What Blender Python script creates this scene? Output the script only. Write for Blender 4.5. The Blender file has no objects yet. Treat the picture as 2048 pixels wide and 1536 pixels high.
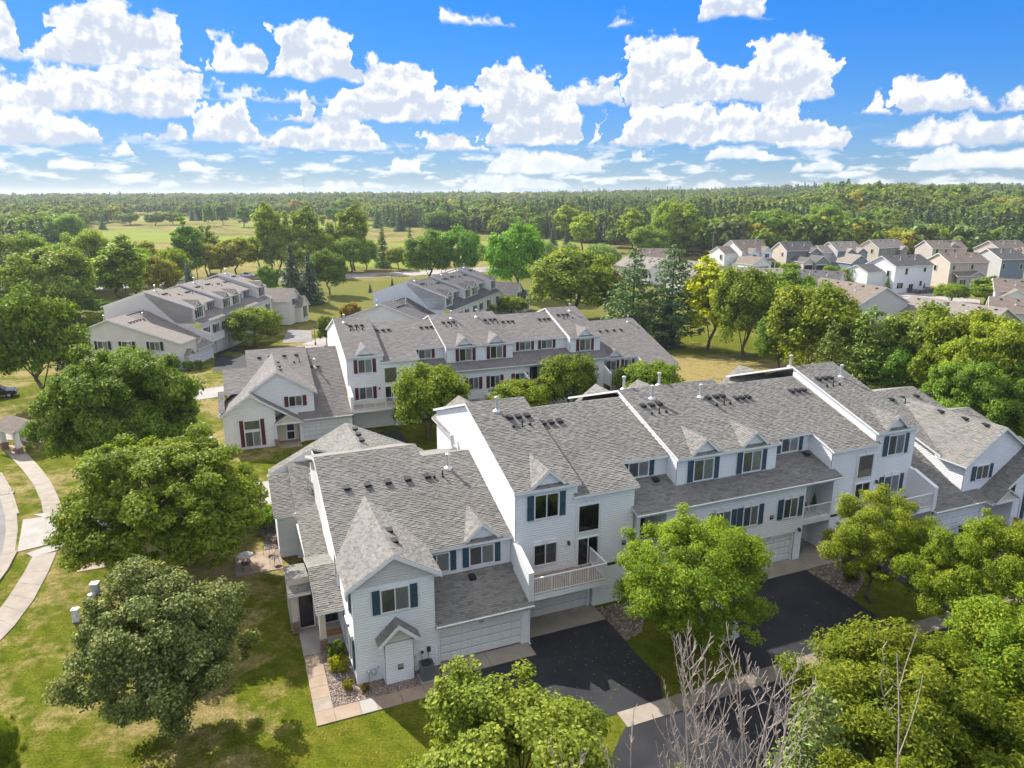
import bpy, math, random
import numpy as np
from mathutils import Vector, Matrix, noise as mnoise
R = math.radians
SC = bpy.context.scene
COL = SC.collection
# ------------------------------------------------------------------ camera
CAM_H, PITCH, FPX = 25.0, 15.0, 1410.0           # metres, degrees down, focal length in 2048-px units
cd = bpy.data.cameras.new('camera'); cam = bpy.data.objects.new('camera', cd); COL.objects.link(cam)
cd.sensor_fit = 'HORIZONTAL'; cd.sensor_width = 36.0; cd.lens = FPX / 2048 * 36.0
cd.clip_start = 0.5; cd.clip_end = 30000
cam.location = (0, 0, CAM_H); cam.rotation_euler = (R(90 - PITCH), 0, 0)
SC.camera = cam
# ------------------------------------------------------------------ light
SUN_EL, SUN_AZ = 38.0, 133.5                      # azimuth counted from +X towards +Y
SKY_STRENGTH = 0.15
EXPOSURE = 1.55
sd = bpy.data.lights.new('sun', 'SUN'); sun = bpy.data.objects.new('sun', sd); COL.objects.link(sun)
sd.energy = 3.1; sd.angle = R(0.55); sd.color = (1.0, 0.945, 0.86)
sdir = Vector((math.cos(R(SUN_AZ)) * math.cos(R(SUN_EL)), math.sin(R(SUN_AZ)) * math.cos(R(SUN_EL)), math.sin(R(SUN_EL))))
sun.rotation_euler = sdir.to_track_quat('Z', 'Y').to_euler(); sun.location = (-60, 60, 90)
SC.view_settings.view_transform = 'Standard'; SC.view_settings.look = 'None'
SC.view_settings.exposure = EXPOSURE; SC.view_settings.gamma = 1.0
SC.view_settings.use_curve_mapping = False
cy = SC.cycles
cy.max_bounces = 6; cy.diffuse_bounces = 3; cy.glossy_bounces = 2; cy.transmission_bounces = 4
cy.transparent_max_bounces = 8; cy.volume_bounces = 0; cy.caustics_reflective = False; cy.caustics_refractive = False
cy.use_denoising = True; cy.sample_clamp_indirect = 6.0
cy.use_adaptive_sampling = True; cy.adaptive_threshold = 0.02
# ------------------------------------------------------------------ sky with rows of cumulus
def pxdir(x, y):
    a = (x - 1024) / FPX; b = (768 - y) / FPX; t = R(PITCH)
    d = Vector((a, math.cos(t) + b * math.sin(t), -math.sin(t) + b * math.cos(t))); d.normalize(); return d
def azel(x, y):
    d = pxdir(x, y); return math.degrees(math.atan2(d.x, d.y)), math.degrees(math.asin(d.z))
class NT:
    """small helper that writes node trees"""
    def __init__(s, tree): s.t = tree; s.n = tree.nodes; s.l = tree.links
    def new(s, typ, **kw):
        n = s.n.new(typ)
        for k, v in kw.items(): setattr(n, k, v)
        return n
    def put(s, sock, v):
        if hasattr(v, 'is_linked') or hasattr(v, 'links'): s.l.new(v, sock)
        else: sock.default_value = v
    def math(s, op, a, b=None, c=None, clamp=False):
        n = s.new('ShaderNodeMath', operation=op, use_clamp=clamp); s.put(n.inputs[0], a)
        if b is not None: s.put(n.inputs[1], b)
        if c is not None: s.put(n.inputs[2], c)
        return n.outputs[0]
    def step(s, v, a, b, lo=0.0, hi=1.0):
        n = s.new('ShaderNodeMapRange', interpolation_type='SMOOTHSTEP'); s.put(n.inputs[0], v)
        n.inputs[1].default_value = a; n.inputs[2].default_value = b; n.inputs[3].default_value = lo; n.inputs[4].default_value = hi
        return n.outputs[0]
    def mix(s, f, a, b, blend='MIX'):
        n = s.new('ShaderNodeMix', data_type='RGBA', blend_type=blend); s.put(n.inputs[0], f); s.put(n.inputs[6], a); s.put(n.inputs[7], b)
        return n.outputs[2]
    def noise(s, vec, scale, detail=3.0, rough=0.55, out=0, dims='3D', dist=0.0):
        n = s.new('ShaderNodeTexNoise', noise_dimensions=dims); s.put(n.inputs['Vector'], vec)
        n.inputs['Scale'].default_value = scale; n.inputs['Detail'].default_value = detail; n.inputs['Roughness'].default_value = rough
        n.inputs['Distortion'].default_value = dist
        return n.outputs[out]
    def ramp(s, f, stops, interp='LINEAR'):
        n = s.new('ShaderNodeValToRGB'); s.put(n.inputs[0], f); r = n.color_ramp; r.interpolation = interp
        while len(r.elements) < len(stops): r.elements.new(0.5)
        for e, (p, c) in zip(r.elements, stops): e.position = p; e.color = tuple(c) + ((1.0,) if len(c) == 3 else ())
        return n.outputs[0]
def build_world():
    w = bpy.data.worlds.new('World'); SC.world = w; w.use_nodes = True
    N = NT(w.node_tree); w.node_tree.nodes.clear()
    sky = N.new('ShaderNodeTexSky', sky_type='NISHITA', sun_disc=False)
    sky.sun_elevation = R(SUN_EL); sky.sun_rotation = R(90 - SUN_AZ); sky.altitude = 300
    sky.air_density = 1.0; sky.dust_density = 0.25; sky.ozone_density = 2.6
    # film-like shoulder so that the bright horizon keeps its blue
    bw = N.new('ShaderNodeRGBToBW'); N.l.new(sky.outputs[0], bw.inputs[0])
    inv = N.math('DIVIDE', 1.0, N.math('MULTIPLY_ADD', bw.outputs[0], 0.22, 1.0))
    vs = N.new('ShaderNodeVectorMath', operation='SCALE'); N.l.new(sky.outputs[0], vs.inputs[0]); N.l.new(inv, vs.inputs['Scale'])
    hs = N.new('ShaderNodeHueSaturation'); N.l.new(N.mix(1.0, vs.outputs[0], (0.62, 0.83, 1.26, 1), 'MULTIPLY'), hs.inputs['Color'])
    hs.inputs['Saturation'].default_value = 1.20; hs.inputs['Value'].default_value = 0.52
    col = hs.outputs[0]
    tc = N.new('ShaderNodeTexCoord'); sp = N.new('ShaderNodeSeparateXYZ'); N.l.new(tc.outputs['Generated'], sp.inputs[0])
    az = N.math('MULTIPLY', N.math('ARCTAN2', sp.outputs[0], sp.outputs[1]), 57.29578)
    el = N.math('MULTIPLY', N.math('ARCSINE', sp.outputs[2]), 57.29578)
    cv = N.new('ShaderNodeCombineXYZ'); N.l.new(az, cv.inputs[0]); N.l.new(el, cv.inputs[1])
    # puffy edges: two octaves of displacement of the sky coordinate (in degrees)
    wn = N.new('ShaderNodeTexNoise', noise_dimensions='2D'); N.l.new(cv.outputs[0], wn.inputs['Vector'])
    wn.inputs['Scale'].default_value = 0.42; wn.inputs['Detail'].default_value = 6.5; wn.inputs['Roughness'].default_value = 0.60
    ws = N.new('ShaderNodeSeparateColor'); N.l.new(wn.outputs['Color'], ws.inputs[0])
    dx = N.math('MULTIPLY', N.math('SUBTRACT', ws.outputs[0], 0.5), 4.2)
    dy = N.math('MULTIPLY', N.math('SUBTRACT', ws.outputs[1], 0.5), 4.4)
    az2 = N.math('ADD', az, dx)
    billow = ws.outputs[2]
    # light from the upper left: compare the billow field with itself a little way towards the sun
    v2 = N.new('ShaderNodeVectorMath', operation='ADD'); N.l.new(cv.outputs[0], v2.inputs[0]); v2.inputs[1].default_value = (-0.30, 0.55, 0)
    b1 = N.noise(cv.outputs[0], 0.55, 3.2, 0.62, dims='2D'); b2 = N.noise(v2.outputs[0], 0.55, 3.2, 0.62, dims='2D')
    relief = N.math('SUBTRACT', b1, b2)
    AZ0 = 42.0
    azu = N.math('DIVIDE', N.math('PINGPONG', N.math('ADD', az2, AZ0), 2 * AZ0), 2 * AZ0)
    HMAX = 8.0
    K = 1.0 / SKY_STRENGTH * 0.375                       # white of a sunlit cloud, before exposure
    k3 = lambda c: (c[0] * K, c[1] * K, c[2] * K, 1)
    def band(col, base_y, clouds, soft=0.30, amp=1.0, white=(1.0, 1.0, 1.02), grey=(0.60, 0.67, 0.79), dens=1.0):
        base = azel(1024, base_y)[1]
        pts = {0.0: 0.0, 1.0: 0.0}
        for prof in clouds:
            for i, (x, top) in enumerate(prof):
                a, e = azel(x, top); b = azel(x, base_y)[1]
                pts[min(max((a + AZ0) / (2 * AZ0), 0.001), 0.999)] = max(0.0, min(1.0, (e - b) / HMAX))
        fc = N.new('ShaderNodeFloatCurve'); c = fc.mapping.curves[0]
        fc.mapping.use_clip = False
        ks = sorted(pts)
        for p_ in ks:
            if p_ in (0.0, 1.0): continue
            c.points.new(p_, pts[p_])
        c.points[0].location = (0, pts[ks[1]] if ks[1] < 0.02 else 0); c.points[len(c.points) - 1].location = (1, pts[ks[-2]] if ks[-2] > 0.98 else 0)
        for p_ in c.points: p_.handle_type = 'AUTO_CLAMPED'
        fc.mapping.update(); N.put(fc.inputs['Value'], azu)
        h = N.math('MULTIPLY_ADD', fc.outputs[0], HMAX * 1.04, -0.28)
        y = N.math('SUBTRACT', el, base)
        yw = N.math('MULTIPLY_ADD', dy, amp, y)
        top = N.math('SUBTRACT', h, yw)
        bot = N.math('MULTIPLY', N.math('MULTIPLY_ADD', dy, 0.30 * amp, N.math('ADD', y, 0.10)), 1.5)
        d = N.math('MINIMUM', N.math('MINIMUM', top, bot), N.math('SUBTRACT', h, 0.05))
        a = N.math('MULTIPLY', N.step(d, -0.06, soft * 1.7), dens)
        t = N.math('DIVIDE', y, N.math('MAXIMUM', h, 0.3))
        sh = N.math('ADD', N.math('MULTIPLY', t, 0.85), N.math('MULTIPLY', relief, 3.0))
        sh = N.math('ADD', sh, N.math('MULTIPLY', N.math('SUBTRACT', 0.6, d), 0.16))
        shade = N.step(sh, -0.15, 0.85)
        cc = N.mix(shade, k3(grey), k3(white))
        return N.mix(a, col, cc)
    F = lambda *a: a
    # thin far streaks above the horizon
    st = N.new('ShaderNodeVectorMath', operation='MULTIPLY'); N.l.new(cv.outputs[0], st.inputs[0]); st.inputs[1].default_value = (0.34, 1.25, 1)
    sn = N.noise(st.outputs[0], 1.0, 5.5, 0.6, dims='2D')
    sa = N.math('MULTIPLY', N.step(sn, 0.50, 0.68), N.math('MULTIPLY', N.step(el, 5.0, 2.0), N.step(el, -0.6, 0.5)))
    col = N.mix(N.math('MULTIPLY', sa, 0.85), col, k3((0.95, 0.97, 1.0)))
    far_g = (0.78, 0.84, 0.93)
    col = band(col, 378, [[(250, 378), (330, 352), (400, 378)], [(620, 378), (690, 350), (760, 378)], [(880, 378), (1000, 340), (1120, 355), (1180, 378)], [(1330, 378), (1420, 352), (1490, 378)], [(1680, 378), (1760, 350), (1900, 355), (2040, 350)]], 0.22, 0.45, grey=far_g, dens=0.75)
    col = band(col, 346, [[(0, 315), (20, 330), (60, 346)], [(70, 346), (110, 318), (180, 322), (215, 346)], [(330, 346), (372, 308), (425, 346)], [(600, 346), (650, 320), (700, 346)], [(760, 346), (815, 305), (870, 346)], [(960, 346), (1010, 292), (1090, 300), (1200, 322), (1225, 346)], [(1250, 346), (1310, 330), (1330, 346)], [(1560, 346), (1630, 306), (1700, 330), (1710, 346)], [(1800, 346), (1880, 290), (1990, 300), (2060, 300)]], 0.22, 0.5, grey=far_g, dens=0.92)
    col = band(col, 322, [[(200, 322), (245, 283), (290, 322)], [(1240, 322), (1278, 285), (1318, 322)], [(1390, 322), (1440, 290), (1520, 290), (1560, 322)]], 0.22, 0.5, grey=far_g)
    col = band(col, 303, [[(-60, 215), (60, 222), (110, 225), (180, 262), (215, 303)], [(448, 303), (520, 285), (600, 236), (680, 222), (735, 250), (800, 280), (815, 303)], [(800, 303), (850, 252), (930, 258), (985, 303)], [(1540, 303), (1600, 252), (1660, 250), (1710, 290), (1725, 303)], [(1755, 303), (1800, 252), (1900, 240), (2000, 235), (2060, 235)]], 0.26, 0.8)
    col = band(col, 290, [[(310, 272), (340, 232), (372, 272)], [(385, 278), (410, 225), (462, 205), (500, 225), (545, 278)], [(955, 290), (975, 215), (1010, 205), (1050, 165), (1080, 140), (1100, 170), (1160, 225), (1200, 250), (1215, 290)], [(1185, 290), (1200, 205), (1290, 190), (1400, 205), (1480, 215), (1560, 175), (1620, 235), (1690, 262), (1705, 290)]], 0.26, 0.95)
    col = band(col, 246, [[(-60, 140), (40, 165), (90, 150), (240, 148), (330, 150), (400, 185), (440, 246)], [(590, 208), (612, 168), (640, 208)], [(640, 246), (670, 180), (730, 135), (800, 112), (850, 130), (900, 190), (925, 246)], [(950, 246), (970, 135), (1010, 108), (1060, 130), (1100, 170), (1130, 246)], [(1725, 235), (1752, 205), (1778, 235)], [(1775, 246), (1800, 170), (1860, 168), (1915, 178), (1960, 205), (2060, 195)]], 0.30, 1.0)
    col = band(col, 212, [[(1225, 150), (1235, 135), (1250, 160)], [(1245, 212), (1262, 80), (1310, 68), (1390, 82), (1430, 130), (1475, 140), (1530, 92), (1600, 78), (1650, 105), (1672, 150), (1690, 212)]], 0.30, 1.0)
    col = band(col, 165, [[(-60, 60), (20, 58), (50, 95), (75, 140), (100, 95), (150, 20), (210, 5), (290, 40), (340, 40), (400, 105), (425, 165)], [(402, 165), (425, 92), (470, 70), (515, 100), (545, 165)], [(525, 165), (550, 55), (590, 45), (650, 52), (700, 85), (735, 165)]], 0.32, 1.0)
    col = band(col, 52, [[(870, 52), (890, 18), (950, 30), (1010, 30), (1050, 52)], [(1200, 42), (1240, 12), (1280, 42)], [(1385, 52), (1410, -10), (1480, -40), (1530, -8), (1570, 52)]], 0.34, 0.8, dens=0.95)
    # cloud cover added overhead, out of view, to brighten and neutralise the fill
    zz = N.math('MAXIMUM', sp.outputs[2], 0.12); pv = N.new('ShaderNodeCombineXYZ'); N.l.new(N.math('DIVIDE', sp.outputs[0], zz), pv.inputs[0]); N.l.new(N.math('DIVIDE', sp.outputs[1], zz), pv.inputs[1])
    on = N.noise(pv.outputs[0], 1.5, 5.0, 0.58, dims='2D'); oa = N.math('MULTIPLY', N.step(on, 0.38, 0.47), N.step(el, 17.0, 22.0))
    col = N.mix(oa, col, N.mix(N.step(on, 0.50, 0.66), k3((1.0, 1.0, 1.0)), k3((0.80, 0.83, 0.88))))
    bg = N.new('ShaderNodeBackground'); N.l.new(col, bg.inputs[0]); bg.inputs[1].default_value = SKY_STRENGTH
    out = N.new('ShaderNodeOutputWorld'); N.l.new(bg.outputs[0], out.inputs[0])
    w.cycles.sampling_method = 'MANUAL'; w.cycles.sample_map_resolution = 512
build_world()
# ------------------------------------------------------------------ helpers
def tag(o, label=None, cat=None, group=None, kind=None):
    if label: o['label'] = label
    if cat: o['category'] = cat
    if group: o['group'] = group
    if kind: o['kind'] = kind
    return o
def link(name, data, parent=None, mat=None):
    o = bpy.data.objects.new(name, data); COL.objects.link(o)
    if parent is not None: o.parent = parent
    return o
def empty(name, loc=(0, 0, 0), rz=0.0, label=None, cat=None, group=None):
    o = link(name, None); o.location = loc; o.rotation_euler = (0, 0, rz); o.empty_display_size = 0.3
    return tag(o, label, cat, group)
class MB:
    """collects faces and makes one mesh of them"""
    def __init__(s): s.v = []; s.f = []; s.m = []
    def face(s, pts, mi=0):
        n = len(s.v); s.v.extend(tuple(p) for p in pts); s.f.append(tuple(range(n, n + len(pts)))); s.m.append(mi); return s
    def box(s, x0, x1, y0, y1, z0, z1, mi=0):
        if x0 > x1: x0, x1 = x1, x0
        if y0 > y1: y0, y1 = y1, y0
        if z0 > z1: z0, z1 = z1, z0
        n = len(s.v)
        s.v += [(x0, y0, z0), (x1, y0, z0), (x1, y1, z0), (x0, y1, z0), (x0, y0, z1), (x1, y0, z1), (x1, y1, z1), (x0, y1, z1)]
        for f in ((0, 3, 2, 1), (4, 5, 6, 7), (0, 1, 5, 4), (1, 2, 6, 5), (2, 3, 7, 6), (3, 0, 4, 7)): s.f.append(tuple(n + i for i in f)); s.m.append(mi)
        return s
    def prism(s, poly, ext, mi=0):
        """poly: list of 3D points (planar), ext: extrusion vector"""
        n = len(poly); e = Vector(ext); p = [Vector(q) for q in poly]; k = len(s.v)
        s.v += [tuple(q) for q in p] + [tuple(q + e) for q in p]
        s.f.append(tuple(k + i for i in range(n))); s.f.append(tuple(k + n + i for i in reversed(range(n)))); s.m += [mi, mi]
        for i in range(n):
            j = (i + 1) % n; s.f.append((k + j, k + i, k + n + i, k + n + j)); s.m.append(mi)
        return s
    def tube(s, p0, p1, r0, r1=None, n=8, cap=True, mi=0):
        r1 = r0 if r1 is None else r1; p0 = Vector(p0); p1 = Vector(p1); d = (p1 - p0)
        if d.length < 1e-6: return s
        d.normalize(); a = d.orthogonal().normalized(); b = d.cross(a); k = len(s.v)
        for p, r in ((p0, r0), (p1, r1)):
            for i in range(n):
                t = 2 * math.pi * i / n; s.v.append(tuple(p + a * (r * math.cos(t)) + b * (r * math.sin(t))))
        for i in range(n):
            j = (i + 1) % n; s.f.append((k + i, k + j, k + n + j, k + n + i)); s.m.append(mi)
        if cap: s.f.append(tuple(k + i for i in reversed(range(n)))); s.f.append(tuple(k + n + i for i in range(n))); s.m += [mi, mi]
        return s
    def lathe(s, prof, n=20, c=(0, 0, 0), mi=0):
        """prof: (radius, z) from bottom to top"""
        k = len(s.v)
        for r, z in prof:
            for i in range(n):
                t = 2 * math.pi * i / n; s.v.append((c[0] + r * math.cos(t), c[1] + r * math.sin(t), c[2] + z))
        for q in range(len(prof) - 1):
            for i in range(n):
                j = (i + 1) % n; s.f.append((k + q * n + i, k + q * n + j, k + (q + 1) * n + j, k + (q + 1) * n + i)); s.m.append(mi)
        s.f.append(tuple(k + i for i in reversed(range(n)))); s.f.append(tuple(k + (len(prof) - 1) * n + i for i in range(n))); s.m += [mi, mi]
        return s
    def mesh(s, name, mats):
        me = bpy.data.meshes.new(name); me.from_pydata(s.v, [], s.f)
        for m in (mats if isinstance(mats, (list, tuple)) else [mats]): me.materials.append(m)
        if any(s.m): me.polygons.foreach_set('material_index', s.m)
        me.update(); return me
    def build(s, name, mats, parent=None, smooth=False):
        me = s.mesh(name, mats)
        if smooth: me.polygons.foreach_set('use_smooth', [True] * len(me.polygons))
        return link(name, me, parent)
def clip(poly, axis, lim, keep_less):
    """clip a convex 2D polygon by a coordinate limit"""
    out = []
    n = len(poly)
    for i in range(n):
        a = poly[i]; b = poly[(i + 1) % n]
        ia = (a[axis] <= lim) if keep_less else (a[axis] >= lim); ib = (b[axis] <= lim) if keep_less else (b[axis] >= lim)
        if ia: out.append(a)
        if ia != ib:
            t = (lim - a[axis]) / (b[axis] - a[axis]); out.append((a[0] + t * (b[0] - a[0]), a[1] + t * (b[1] - a[1])))
    return out
# ------------------------------------------------------------------ materials
MAT = {}
def pmat(name, col, rough=0.6, spec=0.35, metal=0.0):
    m = bpy.data.materials.new(name); m.use_nodes = True; N = NT(m.node_tree); b = N.n['Principled BSDF']
    if not isinstance(col, tuple): N.l.new(col, b.inputs['Base Color'])
    else: b.inputs['Base Color'].default_value = col + (1,)
    b.inputs['Roughness'].default_value = rough; b.inputs['Specular IOR Level'].default_value = spec; b.inputs['Metallic'].default_value = metal
    MAT[name] = m; return m, N, b
def noisy(name, c0, c1, scale=3.0, detail=4.0, rough=0.7, bump=0.0, bscale=40.0, spec=0.3, lo=0.35, hi=0.65, obj=True, fine=0.0, bdist=0.02):
    m, N, b = pmat(name, (0.5, 0.5, 0.5), rough, spec)
    tc = N.new('ShaderNodeTexCoord'); vec = tc.outputs['Object'] if obj else N.new('ShaderNodeNewGeometry').outputs['Position']
    n = N.noise(vec, scale, detail)
    c = N.ramp(n, [(lo, c0), (hi, c1)])
    if fine:
        g = N.noise(vec, bscale * 1.7, 2.0)
        c = N.mix(fine, c, N.ramp(g, [(0.3, tuple(q * 0.45 for q in c0)), (0.7, tuple(min(1, q * 1.5) for q in c1))]))
    N.l.new(c, b.inputs['Base Color'])
    if bump:
        bp = N.new('ShaderNodeBump'); bp.inputs['Strength'].default_value = bump; bp.inputs['Distance'].default_value = bdist
        N.l.new(N.noise(vec, bscale, 3.0), bp.inputs['Height']); N.l.new(bp.outputs[0], b.inputs['Normal'])
    return m
def plain(name, col, rough=0.55, spec=0.35, metal=0.0, var=0.05, scale=2.0):
    """paint with faint unevenness and streaks"""
    c0 = tuple(max(0, q * (1 - var)) for q in col); c1 = tuple(min(1, q * (1 + var)) for q in col)
    m, N, b = pmat(name, col, rough, spec, metal)
    tc = N.new('ShaderNodeTexCoord'); n = N.noise(tc.outputs['Object'], scale, 4.0)
    N.l.new(N.ramp(n, [(0.3, c0), (0.7, c1)]), b.inputs['Base Color'])
    return m
def islands(name, stops, rough=0.9, spec=0.2, gscale=60.0, gamt=0.35, big=0.18, bigscale=0.25):
    """every loose piece of the mesh gets its own tone; granules on top"""
    m, N, b = pmat(name, (0.5, 0.5, 0.5), rough, spec)
    g = N.new('ShaderNodeNewGeometry'); tc = N.new('ShaderNodeTexCoord')
    c = N.ramp(g.outputs['Random Per Island'], stops)
    gr = N.noise(tc.outputs['Object'], gscale, 2.0)
    c = N.mix(gamt, c, N.ramp(gr, [(0.3, (0.25, 0.25, 0.25)), (0.7, (1.0, 1.0, 1.0))]), 'MULTIPLY')
    bn = N.noise(tc.outputs['Object'], bigscale, 4.0)
    c = N.mix(big, c, N.ramp(bn, [(0.35, (0.35, 0.33, 0.32)), (0.65, (1.0, 1.0, 1.0))]), 'MULTIPLY')
    N.l.new(c, b.inputs['Base Color'])
    return m
islands('shingle_grey', [(0.0, (0.19, 0.182, 0.168)), (0.3, (0.255, 0.245, 0.228)), (0.6, (0.29, 0.278, 0.258)), (0.85, (0.23, 0.22, 0.205)), (1.0, (0.335, 0.32, 0.295))])
islands('shingle_grey_b', [(0.0, (0.205, 0.188, 0.18)), (0.4, (0.255, 0.236, 0.228)), (0.75, (0.23, 0.212, 0.205)), (1.0, (0.29, 0.27, 0.26))])
noisy('roof_grey', (0.20, 0.185, 0.178), (0.29, 0.272, 0.26), 1.2, 6, 0.9, 0.3, 9.0, fine=0.35)
noisy('roof_tan', (0.185, 0.160, 0.142), (0.26, 0.228, 0.205), 1.2, 6, 0.9, 0.3, 9.0, fine=0.35)
noisy('roof_dark', (0.075, 0.071, 0.074), (0.12, 0.114, 0.117), 1.2, 6, 0.9, 0.3, 9.0, fine=0.35)
noisy('roof_brown', (0.145, 0.115, 0.095), (0.215, 0.175, 0.148), 1.2, 6, 0.9, 0.3, 9.0, fine=0.35)
def siding(name, col, var=0.045):
    m = plain(name, col, 0.55, 0.3, 0.0, var, 0.7); return m
siding('siding_blue', (0.81, 0.815, 0.825)); siding('siding_white', (0.83, 0.82, 0.80)); siding('siding_cream', (0.76, 0.715, 0.65))
siding('siding_pure', (0.80, 0.80, 0.80)); siding('siding_tan', (0.56, 0.48, 0.41)); siding('siding_greige', (0.47, 0.425, 0.39))
siding('siding_slate', (0.20, 0.245, 0.30)); siding('siding_grey', (0.50, 0.49, 0.48)); siding('siding_moss', (0.22, 0.235, 0.215)); siding('siding_lightgrey', (0.63, 0.60, 0.58))
plain('trim_white', (0.80, 0.80, 0.79), 0.45); plain('trim_cream', (0.66, 0.60, 0.50), 0.55)
plain('shutter_teal', (0.028, 0.070, 0.105), 0.45); plain('shutter_red', (0.095, 0.016, 0.024), 0.45); plain('shutter_black', (0.022, 0.024, 0.028), 0.45)
plain('door_white', (0.76, 0.76, 0.755), 0.5); plain('door_cream', (0.70, 0.67, 0.62), 0.5)
plain('vent_black', (0.018, 0.018, 0.02), 0.6); plain('metal_galv', (0.62, 0.62, 0.61), 0.4, 0.5, 0.5); plain('metal_dark', (0.05, 0.055, 0.055), 0.5)
plain('flashing', (0.24, 0.20, 0.20), 0.5, 0.4, 0.3)
def glassmat(name, tint=0.86, base=0.03):
    m = bpy.data.materials.new(name); m.use_nodes = True; N = NT(m.node_tree); N.n.clear()
    fr = N.new('ShaderNodeFresnel'); fr.inputs[0].default_value = 1.5
    gl = N.new('ShaderNodeBsdfGlossy'); gl.inputs['Roughness'].default_value = 0.02; gl.inputs['Color'].default_value = (0.9, 0.95, 1, 1)
    tr = N.new('ShaderNodeBsdfTransparent'); tr.inputs[0].default_value = (tint, tint, tint * 1.02, 1)
    mx = N.new('ShaderNodeMixShader'); N.l.new(N.math('ADD', N.math('MULTIPLY', fr.outputs[0], 1.1), base, clamp=True), mx.inputs[0])
    N.l.new(tr.outputs[0], mx.inputs[1]); N.l.new(gl.outputs[0], mx.inputs[2])
    o = N.new('ShaderNodeOutputMaterial'); N.l.new(mx.outputs[0], o.inputs[0]); MAT[name] = m
glassmat('glass')
plain('blind_light', (0.66, 0.65, 0.62), 0.8, var=0.10, scale=3.0); plain('blind_grey', (0.27, 0.27, 0.27), 0.8, var=0.15, scale=3.0); plain('room_dark', (0.018, 0.018, 0.02), 0.8); plain('blind_tan', (0.42, 0.36, 0.27), 0.8, var=0.12)
noisy('brick', (0.20, 0.11, 0.075), (0.36, 0.24, 0.18), 9.0, 3, 0.9, 0.2, 30)
noisy('concrete', (0.27, 0.228, 0.185), (0.35, 0.305, 0.255), 1.1, 6, 0.85, 0.15, 60, fine=0.12)
noisy('concrete_pale', (0.31, 0.288, 0.262), (0.39, 0.368, 0.34), 1.1, 6, 0.85, 0.1, 60, fine=0.10)
noisy('concrete_warm', (0.295, 0.218, 0.16), (0.37, 0.285, 0.215), 1.3, 6, 0.85, 0.15, 60, fine=0.12)
noisy('asphalt', (0.016, 0.017, 0.021), (0.036, 0.037, 0.043), 0.5, 7, 0.85, 0.4, 55, fine=0.30, spec=0.25, obj=False, bdist=0.01)
noisy('concrete_dark', (0.19, 0.155, 0.125), (0.27, 0.225, 0.185), 1.1, 6, 0.9, 0.15, 60, fine=0.15)  # darker, browner concrete tone, used on the gutter strip
noisy('road_grey', (0.28, 0.255, 0.24), (0.38, 0.35, 0.335), 0.35, 7, 0.9, 0.2, 40, fine=0.15, obj=False)
noisy('road_old', (0.17, 0.16, 0.16), (0.25, 0.24, 0.235), 0.35, 7, 0.9, 0.2, 40, fine=0.15, obj=False)
noisy('bark', (0.085, 0.062, 0.045), (0.17, 0.13, 0.10), 5, 5, 0.95, 0.5, 18)
noisy('bark_pale', (0.34, 0.27, 0.235), (0.50, 0.42, 0.375), 5, 5, 0.95, 0.3, 18)
noisy('wood_deck', (0.30, 0.20, 0.15), (0.42, 0.31, 0.25), 4, 5, 0.8)
noisy('wood_pole', (0.22, 0.165, 0.12), (0.32, 0.25, 0.19), 4, 5, 0.9)
plain('plastic_green', (0.010, 0.075, 0.04), 0.4); plain('plastic_grey', (0.11, 0.12, 0.12), 0.5); plain('utility_green', (0.42, 0.47, 0.44), 0.5); plain('utility_white', (0.72, 0.72, 0.72), 0.4)
plain('coir', (0.34, 0.17, 0.07), 0.95, var=0.3, scale=8); plain('car_white', (0.78, 0.78, 0.79), 0.25, 0.5); plain('car_black', (0.012, 0.012, 0.014), 0.2, 0.6); plain('car_grey', (0.25, 0.27, 0.29), 0.3, 0.5); plain('rubber', (0.015, 0.015, 0.016), 0.8)
plain('blue_cloth', (0.03, 0.16, 0.34), 0.9); plain('red_lamp', (0.35, 0.02, 0.02), 0.3); plain('fan_dark', (0.035, 0.04, 0.042), 0.5); plain('table_top', (0.58, 0.55, 0.50), 0.5, var=0.2, scale=12)
def leafmat(name, c_dark, c_mid, c_light, trans=0.40, nscale=0.7):
    m = bpy.data.materials.new(name); m.use_nodes = True; N = NT(m.node_tree); N.n.clear()
    g = N.new('ShaderNodeNewGeometry'); tc = N.new('ShaderNodeTexCoord'); oi = N.new('ShaderNodeObjectInfo')
    n = N.noise(tc.outputs['Object'], nscale, 3.0)
    f = N.math('ADD', N.math('MULTIPLY', g.outputs['Random Per Island'], 0.55), N.math('MULTIPLY', n, 0.62))
    c = N.ramp(f, [(0.25, c_dark), (0.60, c_mid), (0.95, c_light)])
    c = N.mix(1.0, c, oi.outputs['Color'], 'MULTIPLY')
    hv = N.new('ShaderNodeHueSaturation'); N.l.new(c, hv.inputs['Color']); N.l.new(N.math('MULTIPLY_ADD', oi.outputs['Random'], 0.034, 0.483), hv.inputs['Hue']); N.l.new(N.math('MULTIPLY_ADD', oi.outputs['Random'], 0.35, 0.84), hv.inputs['Value']); c = hv.outputs[0]
    df = N.new('ShaderNodeBsdfPrincipled'); N.l.new(c, df.inputs['Base Color']); df.inputs['Roughness'].default_value = 0.62; df.inputs['Specular IOR Level'].default_value = 0.14
    tr = N.new('ShaderNodeBsdfTranslucent'); N.l.new(N.mix(1.0, c, (1.25, 1.25, 0.55, 1), 'MULTIPLY'), tr.inputs[0])
    mx = N.new('ShaderNodeMixShader'); mx.inputs[0].default_value = trans
    N.l.new(df.outputs[0], mx.inputs[1]); N.l.new(tr.outputs[0], mx.inputs[2])
    o = N.new('ShaderNodeOutputMaterial'); N.l.new(mx.outputs[0], o.inputs[0]); MAT[name] = m
leafmat('leaf_ash', (0.092, 0.155, 0.014), (0.219, 0.290, 0.024), (0.468, 0.459, 0.047), 0.42)
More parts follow.
